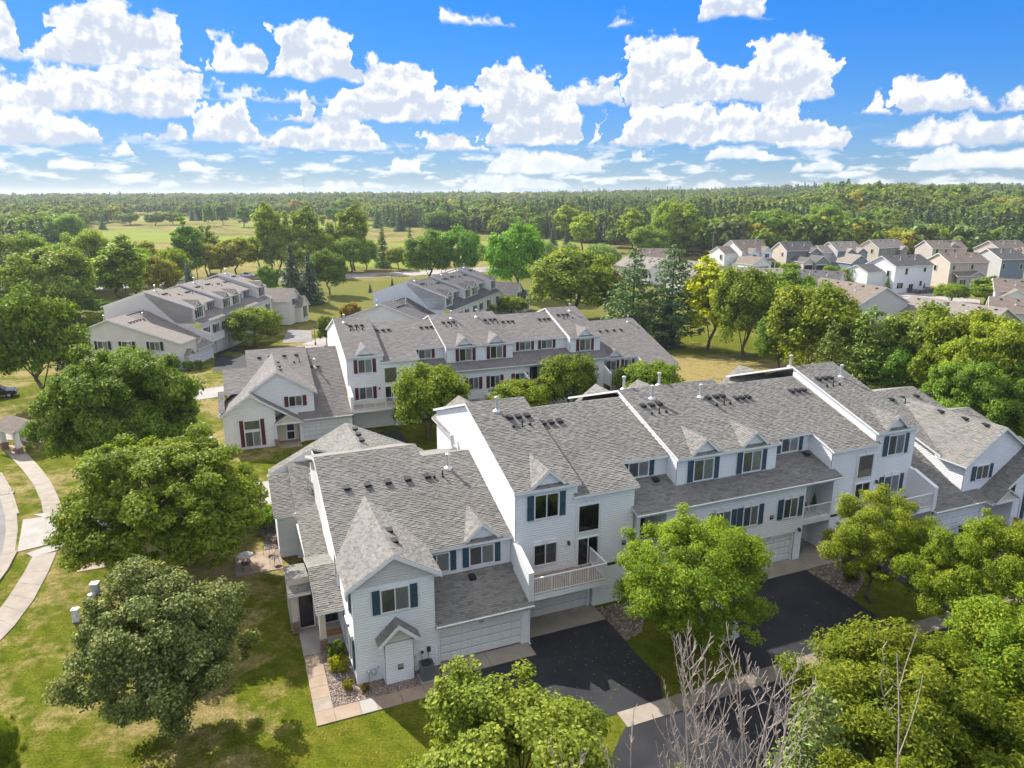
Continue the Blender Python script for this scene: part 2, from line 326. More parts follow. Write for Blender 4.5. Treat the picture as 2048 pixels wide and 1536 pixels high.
leafmat('leaf_maple', (0.094, 0.151, 0.019), (0.216, 0.293, 0.034), (0.431, 0.487, 0.075), 0.36)
leafmat('leaf_oak', (0.084, 0.137, 0.019), (0.176, 0.256, 0.032), (0.330, 0.406, 0.055), 0.34)
leafmat('leaf_olive', (0.074, 0.102, 0.024), (0.141, 0.178, 0.040), (0.436, 0.438, 0.162), 0.22)
leafmat('leaf_gold', (0.180, 0.180, 0.017), (0.360, 0.324, 0.030), (0.540, 0.456, 0.060), 0.42)
leafmat('leaf_pine', (0.053, 0.098, 0.034), (0.111, 0.176, 0.058), (0.195, 0.265, 0.082), 0.15)
leafmat('leaf_spruce', (0.050, 0.089, 0.048), (0.100, 0.147, 0.083), (0.192, 0.248, 0.152), 0.12)
leafmat('leaf_juniper', (0.083, 0.116, 0.030), (0.174, 0.215, 0.053), (0.330, 0.363, 0.112), 0.20)
leafmat('leaf_willow', (0.109, 0.158, 0.044), (0.211, 0.269, 0.085), (0.343, 0.404, 0.143), 0.35)
# ------------------------------------------------------------------ terrain
def lerp_pts(x, pts):
    if x <= pts[0][0]: return pts[0][1]
    for (a, va), (b, vb) in zip(pts, pts[1:]):
        if x <= b:
            t = (x - a) / (b - a); t = t * t * (3 - 2 * t); return va + (vb - va) * t
    return pts[-1][1]
GZ = [(58, 0.0), (72, -0.75), (92, -0.85), (116, -2.3), (138, -3.0), (290, -3.2), (700, 1.5), (1500, 13.0), (3000, 22.0), (9000, 24.0)]
def gz(x, y):
    z = lerp_pts(y, GZ)
    if y > 235:
        k = min(1.0, (y - 235) / 60.0)
        p = Vector((x * 0.016, y * 0.016, 3.1)); z += k * 2.0 * mnoise.noise(p) + k * 0.8 * mnoise.noise(p * 3.1)
        # the wood on the right stands on a rise
        r = max(0.0, min(1.0, (x / max(y, 1.0) - 0.02) / 0.45)); z += r * lerp_pts(y, [(300, 0.0), (620, 9.0), (1400, 16.0), (4000, 10.0)])
    elif x > 60 and y > 100:
        z += 0.8 * min(1.0, (x - 60) / 60.0) * min(1.0, (y - 100) / 60.0)
    return z
def ground_at(px, py, dz=0.0):
    """where the line of sight through a photograph point meets the ground"""
    d = pxdir(px, py); t = 20.0
    for _ in range(60):
        p = d * t; z = gz(p.x, p.y) + dz; t2 = (z - CAM_H) / d.z
        if abs(t2 - t) < 1e-3: break
        t = t + 0.6 * (t2 - t)
    p = d * t; return Vector((p.x, p.y, gz(p.x, p.y) + dz))
def ground_material():
    m, N, b = pmat('lawn', (0.1, 0.15, 0.02), 0.95, 0.02)
    g = N.new('ShaderNodeNewGeometry'); P = g.outputs['Position']; sp = N.new('ShaderNodeSeparateXYZ'); N.l.new(P, sp.inputs[0])
    n1 = N.noise(P, 0.085, 5.0, 0.6); n2 = N.noise(P, 0.55, 5.0, 0.65); n3 = N.noise(P, 9.0, 3.0, 0.7)
    # lush turf, mown stripes, dry straw patches
    wv = N.new('ShaderNodeTexWave', wave_type='BANDS', bands_direction='DIAGONAL'); N.l.new(P, wv.inputs['Vector']); wv.inputs['Scale'].default_value = 0.34; wv.inputs['Distortion'].default_value = 1.0; wv.inputs['Detail'].default_value = 2.0; wv.inputs['Detail Scale'].default_value = 0.4
    lush = N.mix(wv.outputs['Fac'], (0.082, 0.116, 0.006, 1), (0.118, 0.152, 0.010, 1))
    lush = N.mix(N.step(n2, 0.35, 0.7), lush, (0.150, 0.152, 0.018, 1))
    dry = N.mix(n2, (0.27, 0.205, 0.080, 1), (0.38, 0.305, 0.150, 1))
    dm = N.math('ADD', N.math('MULTIPLY', n1, 0.9), N.math('MULTIPLY', n2, 0.55))
    # drier turf west of the house and on the knoll behind the second row
    west = N.step(sp.outputs[0], -9.0, -24.0, 0.0, 0.13)
    kx = N.math('SUBTRACT', sp.outputs[0], 37.0); ky = N.math('SUBTRACT', sp.outputs[1], 103.0)
    knoll = N.step(N.math('SQRT', N.math('ADD', N.math('MULTIPLY', kx, kx), N.math('MULTIPLY', ky, ky))), 26.0, 12.0, 0.0, 0.30)
    tan = N.step(N.math('ADD', N.math('ADD', dm, west), knoll), 0.78, 0.95, 0.03, 0.92)
    near = N.mix(tan, lush, dry)
    near = N.mix(0.85, near, N.ramp(n3, [(0.32, (0.40, 0.43, 0.38)), (0.65, (1.18, 1.15, 1.1))]), 'MULTIPLY')
    near = N.mix(0.5, near, N.ramp(N.noise(P, 2.2, 4.0, 0.7), [(0.35, (0.55, 0.6, 0.5)), (0.65, (1.15, 1.12, 1.1))]), 'MULTIPLY')
    # golf course: rough, fairways, straw-coloured fescue
    st = N.new('ShaderNodeVectorMath', operation='MULTIPLY'); N.l.new(P, st.inputs[0]); st.inputs[1].default_value = (0.0042, 0.0115, 0)
    f1 = N.noise(st.outputs[0], 1.0, 2.0, 0.4); f2 = N.noise(P, 0.022, 6.0, 0.65)
    rough = N.mix(N.step(f2, 0.38, 0.62), (0.155, 0.165, 0.040, 1), (0.29, 0.235, 0.095, 1))
    rough = N.mix(0.6, rough, N.ramp(N.noise(P, 0.16, 4.0, 0.7), [(0.30, (0.35, 0.40, 0.30)), (0.65, (1.1, 1.1, 1.0))]), 'MULTIPLY')
    fair = N.mix(f2, (0.170, 0.215, 0.034, 1), (0.235, 0.270, 0.055, 1))
    far = N.mix(N.step(f1, 0.50, 0.53), rough, fair)
    c = N.mix(N.step(sp.outputs[1], 228.0, 262.0), near, far)
    wild = N.step(N.math('SUBTRACT', sp.outputs[1], N.math('MULTIPLY', n1, 26.0)), 128.0, 150.0)
    c = N.mix(N.math('MULTIPLY', wild, N.step(sp.outputs[1], 262.0, 228.0)), c, N.mix(n2, (0.10, 0.125, 0.022, 1), (0.185, 0.170, 0.050, 1)))
    N.l.new(c, b.inputs['Base Color'])
    bp = N.new('ShaderNodeBump'); bp.inputs['Strength'].default_value = 0.6; bp.inputs['Distance'].default_value = 0.06
    N.l.new(N.noise(P, 7.0, 4.0, 0.75), bp.inputs['Height']); N.l.new(bp.outputs[0], b.inputs['Normal'])
    return m
def build_ground():
    def axis(segs):
        out = []
        for a, b_, st in segs:
            n = max(1, round((b_ - a) / st)); out += [a + (b_ - a) * i / n for i in range(n)]
        out.append(segs[-1][1]); return out
    xs = axis([(-9000, -2000, 1000), (-2000, -700, 160), (-700, -260, 26), (-260, 320, 9), (320, 800, 26), (800, 2000, 160), (2000, 9000, 1000)])
    ys = axis([(-60, 40, 25), (40, 150, 7), (150, 300, 7), (300, 800, 11), (800, 2000, 90), (2000, 12000, 1250)])
    v = [(x, y, gz(x, y)) for y in ys for x in xs]; nx = len(xs)
    f = [(j * nx + i, j * nx + i + 1, (j + 1) * nx + i + 1, (j + 1) * nx + i) for j in range(len(ys) - 1) for i in range(nx - 1)]
    me = bpy.data.meshes.new('ground'); me.from_pydata(v, [], f); me.materials.append(ground_material())
    me.polygons.foreach_set('use_smooth', [True] * len(f)); o = link('ground', me); tag(o, kind='structure')
build_ground()
def sheet(name, pts, mat, dz=0.02, kind='structure', parent=None, thick=0.0, sub=0.0):
    """flat piece laid on the ground; pts are (x, y) corners in order"""
    mb = MB(); top = [(p[0], p[1], gz(p[0], p[1]) + dz) for p in pts]
    if thick: mb.prism([(p[0], p[1], p[2] - thick) for p in top], (0, 0, thick))
    else: mb.face(top)
    o = mb.build(name, MAT[mat], parent)
    if kind: tag(o, kind=kind)
    return o
def ribbon(name, left, right, mat, dz=0.02, step=4.0, kind='structure'):
    """road strip between two edge lines of equal length"""
    L = []; Q = []
    for i in range(len(left) - 1):
        a, b_ = Vector(left[i][:2]), Vector(left[i + 1][:2]); c, d = Vector(right[i][:2]), Vector(right[i + 1][:2])
        n = max(1, int((b_ - a).length / step))
        for k in range(n): L.append(a.lerp(b_, k / n)); Q.append(c.lerp(d, k / n))
    L.append(Vector(left[-1][:2])); Q.append(Vector(right[-1][:2]))
    mb = MB()
    for i in range(len(L) - 1):
        mb.face([(p.x, p.y, gz(p.x, p.y) + dz) for p in (L[i], Q[i], Q[i + 1], L[i + 1])])
    o = mb.build(name, MAT[mat])
    if kind: tag(o, kind=kind)
    return o
A_O, A_YAW = Vector((-8.128, 31.861)), 22.0
def AU(u, v):
    a = R(A_YAW); return Vector((A_O.x + u * math.cos(a) - v * math.sin(a), A_O.y + u * math.sin(a) + v * math.cos(a)))
B_O, B_YAW, B_Z = Vector((-17.45, 73.88)), 21.34, -0.75
def BU(u, v):
    a = R(B_YAW); return Vector((B_O.x + u * math.cos(a) - v * math.sin(a), B_O.y + u * math.sin(a) + v * math.cos(a)))
def slab_run(name, quads, mats, dz=0.05, thick=0.10):
    """paving whose slabs are pieces of their own, over a dark bed that shows in the joints"""
    bed = MB()
    for q in quads: bed.face([(p[0], p[1], gz(p[0], p[1]) + dz - 0.03) for p in q])
    root = bed.build(name, MAT['concrete_bed']); tag(root, kind='structure')
    for i, q in enumerate(quads):
        c = sum((Vector(p[:2]) for p in q), Vector((0, 0))) / len(q)
        qq = []
        for p in q:
            d = Vector(p[:2]) - c; qq.append(c + d * (1 - 0.014 / max(d.length, 0.1)))
        z = random.Random(i * 7 + len(quads)).uniform(-0.004, 0.004)
        mb = MB(); mb.prism([(p.x, p.y, gz(p.x, p.y) + dz - thick + z) for p in qq], (0, 0, thick))
        mb.build('slab', MAT[mats(i) if callable(mats) else mats], root)
    return root
noisy('concrete_bed', (0.16, 0.13, 0.10), (0.22, 0.18, 0.14), 3, 4, 0.95)
# --- front of the near row: drives, aprons, gutter strip
def AS(name, quad, mat, dz): return sheet(name, [AU(*q) for q in quad], mat, dz)
AS('driveway', [(4.32, -1.22), (9.75, -1.22), (9.75, 0.36), (15.05, 0.36), (15.05, -5.6), (14.3, -7.0), (4.0, -7.0), (4.32, -5.0)], 'asphalt', 0.020)
AS('driveway', [(19.9, 0.36), (30.75, 0.36), (30.75, -6.3), (31.3, -7.0), (19.4, -7.0), (19.9, -6.3)], 'asphalt', 0.020)
AS('driveway', [(35.6, 0.36), (52.0, 0.36), (52.0, -7.0), (35.2, -7.0)], 'asphalt', 0.020)
AS('service_lane', [(11.5, -7.95), (70, -7.95), (70, -14.5), (4.0, -14.5)], 'asphalt', 0.016)
strip = []
for i in range(22):
    u = 11.6 + i * 3.05; strip.append([AU(u, -8.02), AU(u + 3.05, -8.02), AU(u + 3.05, -6.95), AU(u, -6.95)])
slab_run('gutter_strip', strip, lambda i: ('concrete' if i == 0 else 'concrete_dark'), 0.034)
def apron(u0, u1, v0, v1, n):
    return [[AU(u0 + (u1 - u0) * i / n, v0), AU(u0 + (u1 - u0) * (i + 1) / n, v0), AU(u0 + (u1 - u0) * (i + 1) / n, v1), AU(u0 + (u1 - u0) * i / n, v1)] for i in range(n)]
slab_run('apron', apron(4.40, 9.75, -1.25, 0.05, 2), 'concrete', 0.055)
slab_run('apron', apron(10.0, 15.05, 0.32, 2.25, 3), 'concrete', 0.055)
slab_run('apron', apron(19.9, 31.3, 0.30, 2.0, 6) + apron(31.3, 34.9, 0.30, 3.9, 2), 'concrete', 0.055)
slab_run('apron', apron(35.6, 42.0, 0.30, 2.0, 3) + apron(42.1, 47.9, -1.25, 0.05, 3), 'concrete', 0.055)
# --- entry walk of the end home
wk = []
vs = [3.45, 2.4, 1.5, 0.6, -0.35, -1.3]
for a, b_ in zip(vs, vs[1:]): wk.append([AU(-2.40, b_), AU(-1.47, b_), AU(-1.47, a), AU(-2.40, a)])
us = [-2.40, -1.47, -0.2, 0.62, 1.9, 3.12, 4.30]
for a, b_ in zip(us, us[1:]): wk.append([AU(a, -2.32), AU(b_, -2.32), AU(b_, -1.3), AU(a, -1.3)])
pal = ['concrete_warm', 'concrete_warm', 'concrete_warm', 'concrete_warm', 'concrete', 'concrete_warm', 'concrete_warm', 'concrete_pale', 'concrete_warm', 'concrete_warm', 'concrete_warm']
slab_run('entry_walk', wk, lambda i: pal[i % len(pal)], 0.05)
slab_run('porch_slab', [[AU(-2.42, 3.45), AU(0.0, 3.45), AU(0.0, 6.3), AU(-2.42, 6.3)]], 'concrete_pale', 0.09, 0.14)
slab_run('patio', [[AU(-5.74, 14.0), AU(-4.2, 14.0), AU(-4.2, 17.1), AU(-5.7, 17.1)], [AU(-4.2, 14.0), AU(-2.64, 14.0), AU(-2.64, 17.1), AU(-4.2, 17.1)]], 'concrete_warm', 0.05)
# --- street corner at lower left
def gp(*pts): return [ground_at(*p) for p in pts]
SWR = gp((30, 868), (52, 905), (80, 935), (103, 965), (119, 1000), (127, 1030)); SWL = gp((-40, 868), (5, 897), (42, 937), (68, 972), (82, 1003), (88, 1036))
SWR2 = gp((114, 1104), (98, 1143), (68, 1200), (28, 1254), (-12, 1295), (-70, 1340)); SWL2 = gp((66, 1112), (48, 1146), (20, 1190), (-12, 1235), (-50, 1272), (-110, 1312))
def run_slabs(Lp, Rp, ln=1.45):
    out = []; pts = []
    for i in range(len(Lp) - 1):
        n = max(1, round(((Lp[i + 1] - Lp[i]).length + (Rp[i + 1] - Rp[i]).length) / 2 / ln))
        for k in range(n): pts.append((Lp[i].lerp(Lp[i + 1], k / n), Rp[i].lerp(Rp[i + 1], k / n)))
    pts.append((Lp[-1], Rp[-1]))
    for (a, b_), (c, d) in zip(pts, pts[1:]): out.append([a, b_, d, c][::-1])
    return out
slab_run('sidewalk', run_slabs(SWL, SWR), 'concrete', 0.05)
slab_run('sidewalk', run_slabs(SWL2, SWR2), 'concrete', 0.05)
slab_run('curb_ramp', [gp((88, 1036), (66, 1030), (130, 1022), (127, 1030)), gp((52, 1108), (138, 1078), (118, 1100), (66, 1116))], 'concrete_pale', 0.052)
slab_run('lane_apron', [gp((35, 1105), (46, 1040), (92, 1034), (88, 1092)), gp((88, 1092), (92, 1034), (141, 1030), (146, 1077))], 'concrete_pale', 0.048)
# street with concrete gutter and kerb
ED = gp((-70, 905), (-20, 930), (0, 948), (16, 975), (26, 1003), (34, 1030), (36, 1060), (30, 1105), (12, 1140), (-14, 1176), (-60, 1220), (-130, 1265))
cen = Vector((-62.0, 33.0))
def inset(pts, d):
    out = []
    for p in pts:
        q = Vector(p[:2]); n = (cen - q).normalized(); out.append(q + n * d)
    return out
ribbon('street', inset(ED, 0.75), inset(ED, 11.5), 'road_old', 0.018)
gq = run_slabs([Vector((p.x, p.y, 0)) for p in inset(ED, 0.78)], [Vector((p[0], p[1], 0)) for p in ED], 3.0)
slab_run('street_gutter', gq, 'concrete', 0.030)
def kerb(name, pts):
    mb = MB(); P = [Vector(p[:2]) for p in pts]; O = inset(pts, -0.16)
    for i in range(len(P) - 1):
        a, b_, c, d = P[i], P[i + 1], O[i + 1], O[i]
        za = gz(a.x, a.y)
        mb.prism([(a.x, a.y, za - 0.05), (b_.x, b_.y, za - 0.05), (c.x, c.y, za - 0.05), (d.x, d.y, za - 0.05)], (0, 0, 0.18))
    tag(mb.build(name, MAT['concrete']), kind='structure')
kerb('kerb', ED[:6]); kerb('kerb', ED[7:])
# private lanes between the rows
ribbon('lane', gp((139, 1030), (300, 1001), (420, 980), (560, 958)), gp((146, 1077), (310, 1046), (430, 1028), (560, 1006)), 'concrete_pale', 0.015)
ribbon('lane', [BU(-7.6, -8.2), BU(0, -8.2), BU(20, -8.2), BU(44, -8.2)], [BU(-7.6, -13.4), BU(0, -13.4), BU(20, -13.4), BU(44, -13.4)], 'asphalt', 0.02)
def BS(name, quad, mat, dz): return sheet(name, [BU(*q) for q in quad], mat, dz)
BS('driveway', [(-5.4, -8.2), (5.0, -8.2), (5.0, 0.3), (0, 0.3), (0, -1.3), (-5.4, -1.3)], 'asphalt', 0.030)
BS('driveway', [(9.8, -8.2), (21.0, -8.2), (21.0, 0.3), (9.8, 0.3)], 'asphalt', 0.030)
BS('driveway', [(26, -8.2), (37.0, -8.2), (37.0, 0.3), (26, 0.3)], 'asphalt', 0.030)
ribbon('lane', gp((330, 792), (370, 784), (447, 772), (520, 752)), gp((330, 812), (370, 804), (447, 792), (520, 780)), 'road_grey', 0.02)
ribbon('lane', gp((560, 706), (600, 690), (640, 675), (700, 655)), gp((630, 720), (665, 700), (700, 690), (760, 660)), 'road_grey', 0.02)
sheet('driveway', gp((425, 742), (500, 742), (520, 712), (440, 690), (432, 712)), 'asphalt', 0.025)
sheet('driveway', gp((565, 686), (625, 684), (622, 662), (575, 658)), 'road_old', 0.03)
# county road and the estate street
ribbon('road', gp((-200, 572), (0, 574), (150, 575), (300, 565), (480, 555), (620, 551), (800, 544), (1000, 534)), gp((-200, 583), (0, 585), (150, 585), (300, 575), (480, 565), (620, 560), (800, 553), (1000, 542)), 'road_grey', 0.05)
ribbon('road', gp((1560, 560), (1700, 566), (1800, 580), (1960, 600)), gp((1560, 570), (1700, 578), (1800, 596), (1960, 622)), 'road_grey', 0.05)
sheet('driveway', gp((1555, 552), (1625, 540), (1690, 548), (1660, 560)), 'road_old', 0.06)
# rock bed round the end home
def bed_material():
    m, N, b = pmat('river_rock', (0.3, 0.25, 0.2), 0.8, 0.3)
    g = N.new('ShaderNodeNewGeometry')
    N.l.new(N.ramp(g.outputs['Random Per Island'], [(0.0, (0.13, 0.10, 0.085)), (0.35, (0.28, 0.215, 0.17)), (0.65, (0.37, 0.30, 0.25)), (0.9, (0.24, 0.20, 0.18)), (1.0, (0.58, 0.53, 0.48))]), b.inputs['Base Color'])
bed_material(); noisy('soil', (0.10, 0.075, 0.06), (0.17, 0.13, 0.10), 3, 5, 0.95, 0.4, 30)
def rocks(name, polys, n, seed, smin=0.028, smax=0.075):
    rnd = random.Random(seed); base = MB(); mb = MB()
    for q in polys: base.face([(p.x, p.y, gz(p.x, p.y) + 0.012) for p in q])
    root = tag(base.build(name, MAT['soil']), kind='structure')
    area = []
    for q in polys:
        a = abs(sum(q[i].x * q[(i + 1) % len(q)].y - q[(i + 1) % len(q)].x * q[i].y for i in range(len(q)))) / 2; area.append(a)
    tot = sum(area)
    for q, a in zip(polys, area):
        for _ in range(int(n * a / tot)):
            s, t = rnd.random(), rnd.random(); p = q[0].lerp(q[1], s).lerp(q[3].lerp(q[2], s), t)
            r = rnd.uniform(smin, smax); z = gz(p.x, p.y) + 0.012; th = rnd.random() * 6.28; e = rnd.uniform(0.6, 1.0); h = r * rnd.uniform(0.5, 0.9); k = len(mb.v)
            for i in range(5):
                w = th + i * 1.2566; mb.v.append((p.x + r * math.cos(w), p.y + r * e * math.sin(w), z))
            for i in range(5):
                w = th + 0.5 + i * 1.2566; mb.v.append((p.x + 0.6 * r * math.cos(w), p.y + 0.6 * r * e * math.sin(w), z + h))
            for i in range(5): mb.f.append((k + i, k + (i + 1) % 5, k + 5 + (i + 1) % 5, k + 5 + i)); mb.m.append(0)
            mb.f.append(tuple(k + 5 + i for i in range(5))); mb.m.append(0)
    tag(mb.build('stones', MAT['river_rock'], root), kind='stuff')
rocks('rock_bed', [[AU(-1.45, -1.28), AU(4.30, -1.28), AU(4.30, 0.02), AU(-1.45, 0.02)], [AU(-1.45, 0.0), AU(0.02, 0.0), AU(0.02, 3.42), AU(-1.45, 3.42)]], 5200, 5)
rocks('rock_bed', [[AU(30.8, -3.6), AU(33.4, -2.2), AU(35.4, 0.3), AU(30.8, 0.3)]], 900, 6, 0.04, 0.09)
rocks('rock_bed', [[AU(15.1, -2.0), AU(16.4, -1.6), AU(18.6, 1.4), AU(15.1, 1.6)]], 500, 7, 0.04, 0.09)
rocks('rock_bed', [[AU(-3.6, 17.1), AU(-2.7, 17.1), AU(-2.7, 22.0), AU(-3.9, 22.0)]], 500, 8, 0.04, 0.08)
# ------------------------------------------------------------------ town house rows
CACHE = {}
def cached(key, fn):
    if key not in CACHE: CACHE[key] = fn()
    return CACHE[key]
def place(name, me, parent, loc=(0, 0, 0), rz=0.0):
    o = link(name, me, parent); o.location = loc; o.rotation_euler = (0, 0, rz); return o
def shingle_tabs(mb, poly, expo, tabw, rnd, thick):
    P = [Vector(p) for p in poly]
    n = (P[1] - P[0]).cross(P[2] - P[0]).normalized()
    if n.z < 0: n = -n
    e2 = (Vector((0, 0, 1)) - n * n.z).normalized(); e1 = e2.cross(n); o = P[0]
    q = [((p - o).dot(e1), (p - o).dot(e2)) for p in P]
    t0 = min(p[1] for p in q); t1 = max(p[1] for p in q); k = 0; t = t0
    while t < t1 - 0.02:
        tt = min(t + expo, t1)
        c = clip(clip(q, 1, t, False), 1, tt, True)
        if len(c) >= 3:
            s0 = min(p[0] for p in c); s1 = max(p[0] for p in c)
            lo = [p[0] for p in c if p[1] < t + 1e-6] or [s0, s1]; hi = [p[0] for p in c if p[1] > tt - 1e-6] or [s0, s1]
            in0 = max(min(lo), min(hi)); in1 = min(max(lo), max(hi))
            s = s0 - rnd.random() * tabw; raised = rnd.random() < 0.5
            while s < s1:
                w = tabw * rnd.uniform(0.55, 1.35); a, b_ = max(s, s0), min(s + w, s1); s += w
                raised = not raised if rnd.random() < 0.85 else raised
                if b_ - a < 0.02: continue
                if a >= in0 and b_ <= in1: cell = [(a, t), (b_, t), (b_, tt), (a, tt)]
                else:
                    cell = clip(clip(c, 0, a, False), 0, b_, True)
                    if len(cell) < 3: continue
                th = thick * (1.0 if raised else 0.45)
                top = [o + e1 * x + e2 * y + n * (0.004 + th * (1 - (y - t) / expo)) for x, y in cell]
                k0 = len(mb.v); m_ = len(cell); mb.v += [tuple(p) for p in top]
                mb.f.append(tuple(range(k0, k0 + m_))); mb.m.append(0)
                low = [i for i, (x, y) in enumerate(cell) if y < t + 1e-6]
                base = {}
                for i in range(m_):
                    j = (i + 1) % m_
                    if (cell[i][1] < t + 1e-6 and cell[j][1] < t + 1e-6) or (raised and m_ == 4 and (i in low) != (j in low)):
                        for z in (i, j):
                            if z not in base:
                                base[z] = len(mb.v); x, y = cell[z]; mb.v.append(tuple(o + e1 * x + e2 * y - n * 0.002))
                        mb.f.append((k0 + j, k0 + i, base[i], base[j])); mb.m.append(0)
        t += expo
class Row:
    def __init__(s, name, loc, yaw, label, sid, roofm, shut, lod, trim='trim_white', seed=1):
        s.bd = empty(name, loc, R(yaw), label, 'town house'); s.sid, s.rm, s.sh, s.lod, s.trim = sid, roofm, shut, lod, trim
        s.rnd = random.Random(seed)
    def roof(s, polys, name='roof', thick=0.16, deck=None, front=True, mat=None):
        mb = MB(); sm = MB()
        for p in polys:
            P = [Vector(q) for q in p]; n = (P[1] - P[0]).cross(P[2] - P[0])
            if n.z < 0: P.reverse()
            mb.prism([tuple(q - Vector((0, 0, thick))) for q in P], (0, 0, thick - 0.004))
            if front and s.lod == 0: shingle_tabs(sm, P, 0.150, 0.34, s.rnd, 0.030)
            elif front and s.lod == 1: shingle_tabs(sm, P, 0.24, 0.55, s.rnd, 0.022)
            else: sm.face([tuple(q + Vector((0, 0, 0.012))) for q in P])
        d = mb.build(name, MAT[deck or s.trim], s.bd)
        me = sm.build('shingles', MAT[mat or s.rm], d)
        if front and s.lod < 2: tag(me, kind='stuff')
        return d
    def wall(s, o, along, out, poly, name='wall', mat=None, lap=True):
        """o: origin (u,v,w), along: unit vector of s, out: outward normal; poly: convex [(s,w)]"""
        o, along, out = Vector(o), Vector(along), Vector(out); up = Vector((0, 0, 1))
        back = MB(); back.face([tuple(o + along * a + up * b_) for a, b_ in poly])
        m = MAT[mat or s.sid]; wl = back.build(name, m, s.bd)
        if not lap or s.lod >= 2: return wl
        ex = 0.150 if s.lod == 0 else 0.22; lip = 0.034 if s.lod == 0 else 0.045; mb = MB()
        w0 = min(p[1] for p in poly); w1 = max(p[1] for p in poly); w = w0
        while w < w1 - 0.01:
            ww = min(w + ex, w1); c = clip(clip(poly, 1, w, False), 1, ww, True)
            if len(c) >= 3:
                wm = w + ex * 0.58
                for cc_, f_ in ((clip(c, 1, wm, True), lambda q: lip), (clip(c, 1, wm, False), lambda q: lip * max(0.0, 1 - (q - wm) / (ex * 0.42)))):
                    if len(cc_) >= 3: mb.face([tuple(o + along * a + up * b_ + out * (0.006 + f_(b_))) for a, b_ in cc_])
                lo = [p[0] for p in c if p[1] < w + 1e-6]
                if len(lo) > 1:
                    a, b_ = min(lo), max(lo); mb.face([tuple(o + along * x + up * w + out * y) for x, y in ((a, 0.001), (b_, 0.001), (b_, 0.006 + lip), (a, 0.006 + lip))])
            w += ex
        tag(mb.build('siding', m, wl), kind='stuff')
        return wl
    def fwall(s, v, u0, u1, w0, w1, **k):       # wall that faces the street
        return s.wall((0, v, 0), (1, 0, 0), (0, -1, 0), [(u0, w0), (u1, w0), (u1, w1), (u0, w1)], **k)
    def swall(s, u, side, poly, **k):           # wall across the row; side -1 faces -u
        return s.wall((u, 0, 0), (0, 1, 0), (side, 0, 0), poly, **k)
    def box(s, name, mat, *b): return MB().box(*b).build(name, MAT[mat], s.bd)
    def window(s, u, v, w0, w1, width, panes=2, shut=True, rz=0.0, fill=('blind_grey', 'blind_light'), hood=False, sw=0.40, shut_h=None):
        h = w1 - w0; key = ('win', round(width, 2), round(h, 2), panes, hood, s.trim)
        def frame():
            mb = MB(); t = 0.075; x0, x1 = -width / 2, width / 2
            mb.box(x0 - t, x1 + t, -0.085, 0.05, -t, 0.0).box(x0 - t, x1 + t, -0.085, 0.05, h, h + t).box(x0 - t, x0, -0.085, 0.05, 0, h).box(x1, x1 + t, -0.085, 0.05, 0, h)
            for i in range(1, panes): c = x0 + width * i / panes; mb.box(c - 0.03, c + 0.03, -0.062, 0, 0, h)
            if hood: mb.box(x0 - t, x1 + t, -0.06, 0, h + t, h + t + 0.16).box(-0.13, 0.13, -0.11, 0, h + t - 0.02, h + t + 0.24)
            return mb.mesh('window', MAT[s.trim])
        o = place('window', cached(key, frame), s.bd, (u - 0.05 * math.sin(-rz), v - 0.05 * math.cos(rz), w0), rz)
        pw = width / panes - 0.06 if panes > 1 else width
        def pane(): return MB().face([(-pw / 2, -0.044, 0), (pw / 2, -0.044, 0), (pw / 2, -0.044, h), (-pw / 2, -0.044, h)]).mesh('pane', MAT['glass'])
        for i in range(panes):
            c = -width / 2 + width * (i + 0.5) / panes
            place('pane', cached(('pane', round(pw, 3), round(h, 2)), pane), o, (c, 0, 0))
            fm = fill[i % len(fill)]
            place('curtain_or_dark', cached(('cur', round(pw, 3), round(h, 2), fm), lambda: curtain_or_dark(pw, h, fm)), o, (c, 0, 0))
        if shut:
            sh = shut_h or h + 0.10
            def smesh():
                mb = MB(); mb.box(-sw / 2, sw / 2, -0.03, 0, 0, sh); e = 0.05
                mb.box(-sw / 2, -sw / 2 + e, -0.048, -0.03, 0, sh).box(sw / 2 - e, sw / 2, -0.048, -0.03, 0, sh).box(-sw / 2 + e, sw / 2 - e, -0.048, -0.03, 0, e).box(-sw / 2 + e, sw / 2 - e, -0.048, -0.03, sh - e, sh).box(-sw / 2 + e, sw / 2 - e, -0.048, -0.03, sh / 2 - 0.04, sh / 2 + 0.04)
                if s.lod == 0:
                    k = int((sh - 0.1) / 0.06)
                    for i in range(k):
                        z = 0.06 + i * 0.06; mb.face([(-sw / 2 + e, -0.031, z + 0.05), (sw / 2 - e, -0.031, z + 0.05), (sw / 2 - e, -0.046, z), (-sw / 2 + e, -0.046, z)])
                return mb.mesh('shutter', MAT[s.sh])
            for sd_ in (-1, 1): place('shutter', cached(('sh', round(sh, 2), round(sw, 2), s.sh, s.lod), smesh), o, (sd_ * (width / 2 + 0.085 + sw / 2), -0.022, -0.05))
        return o
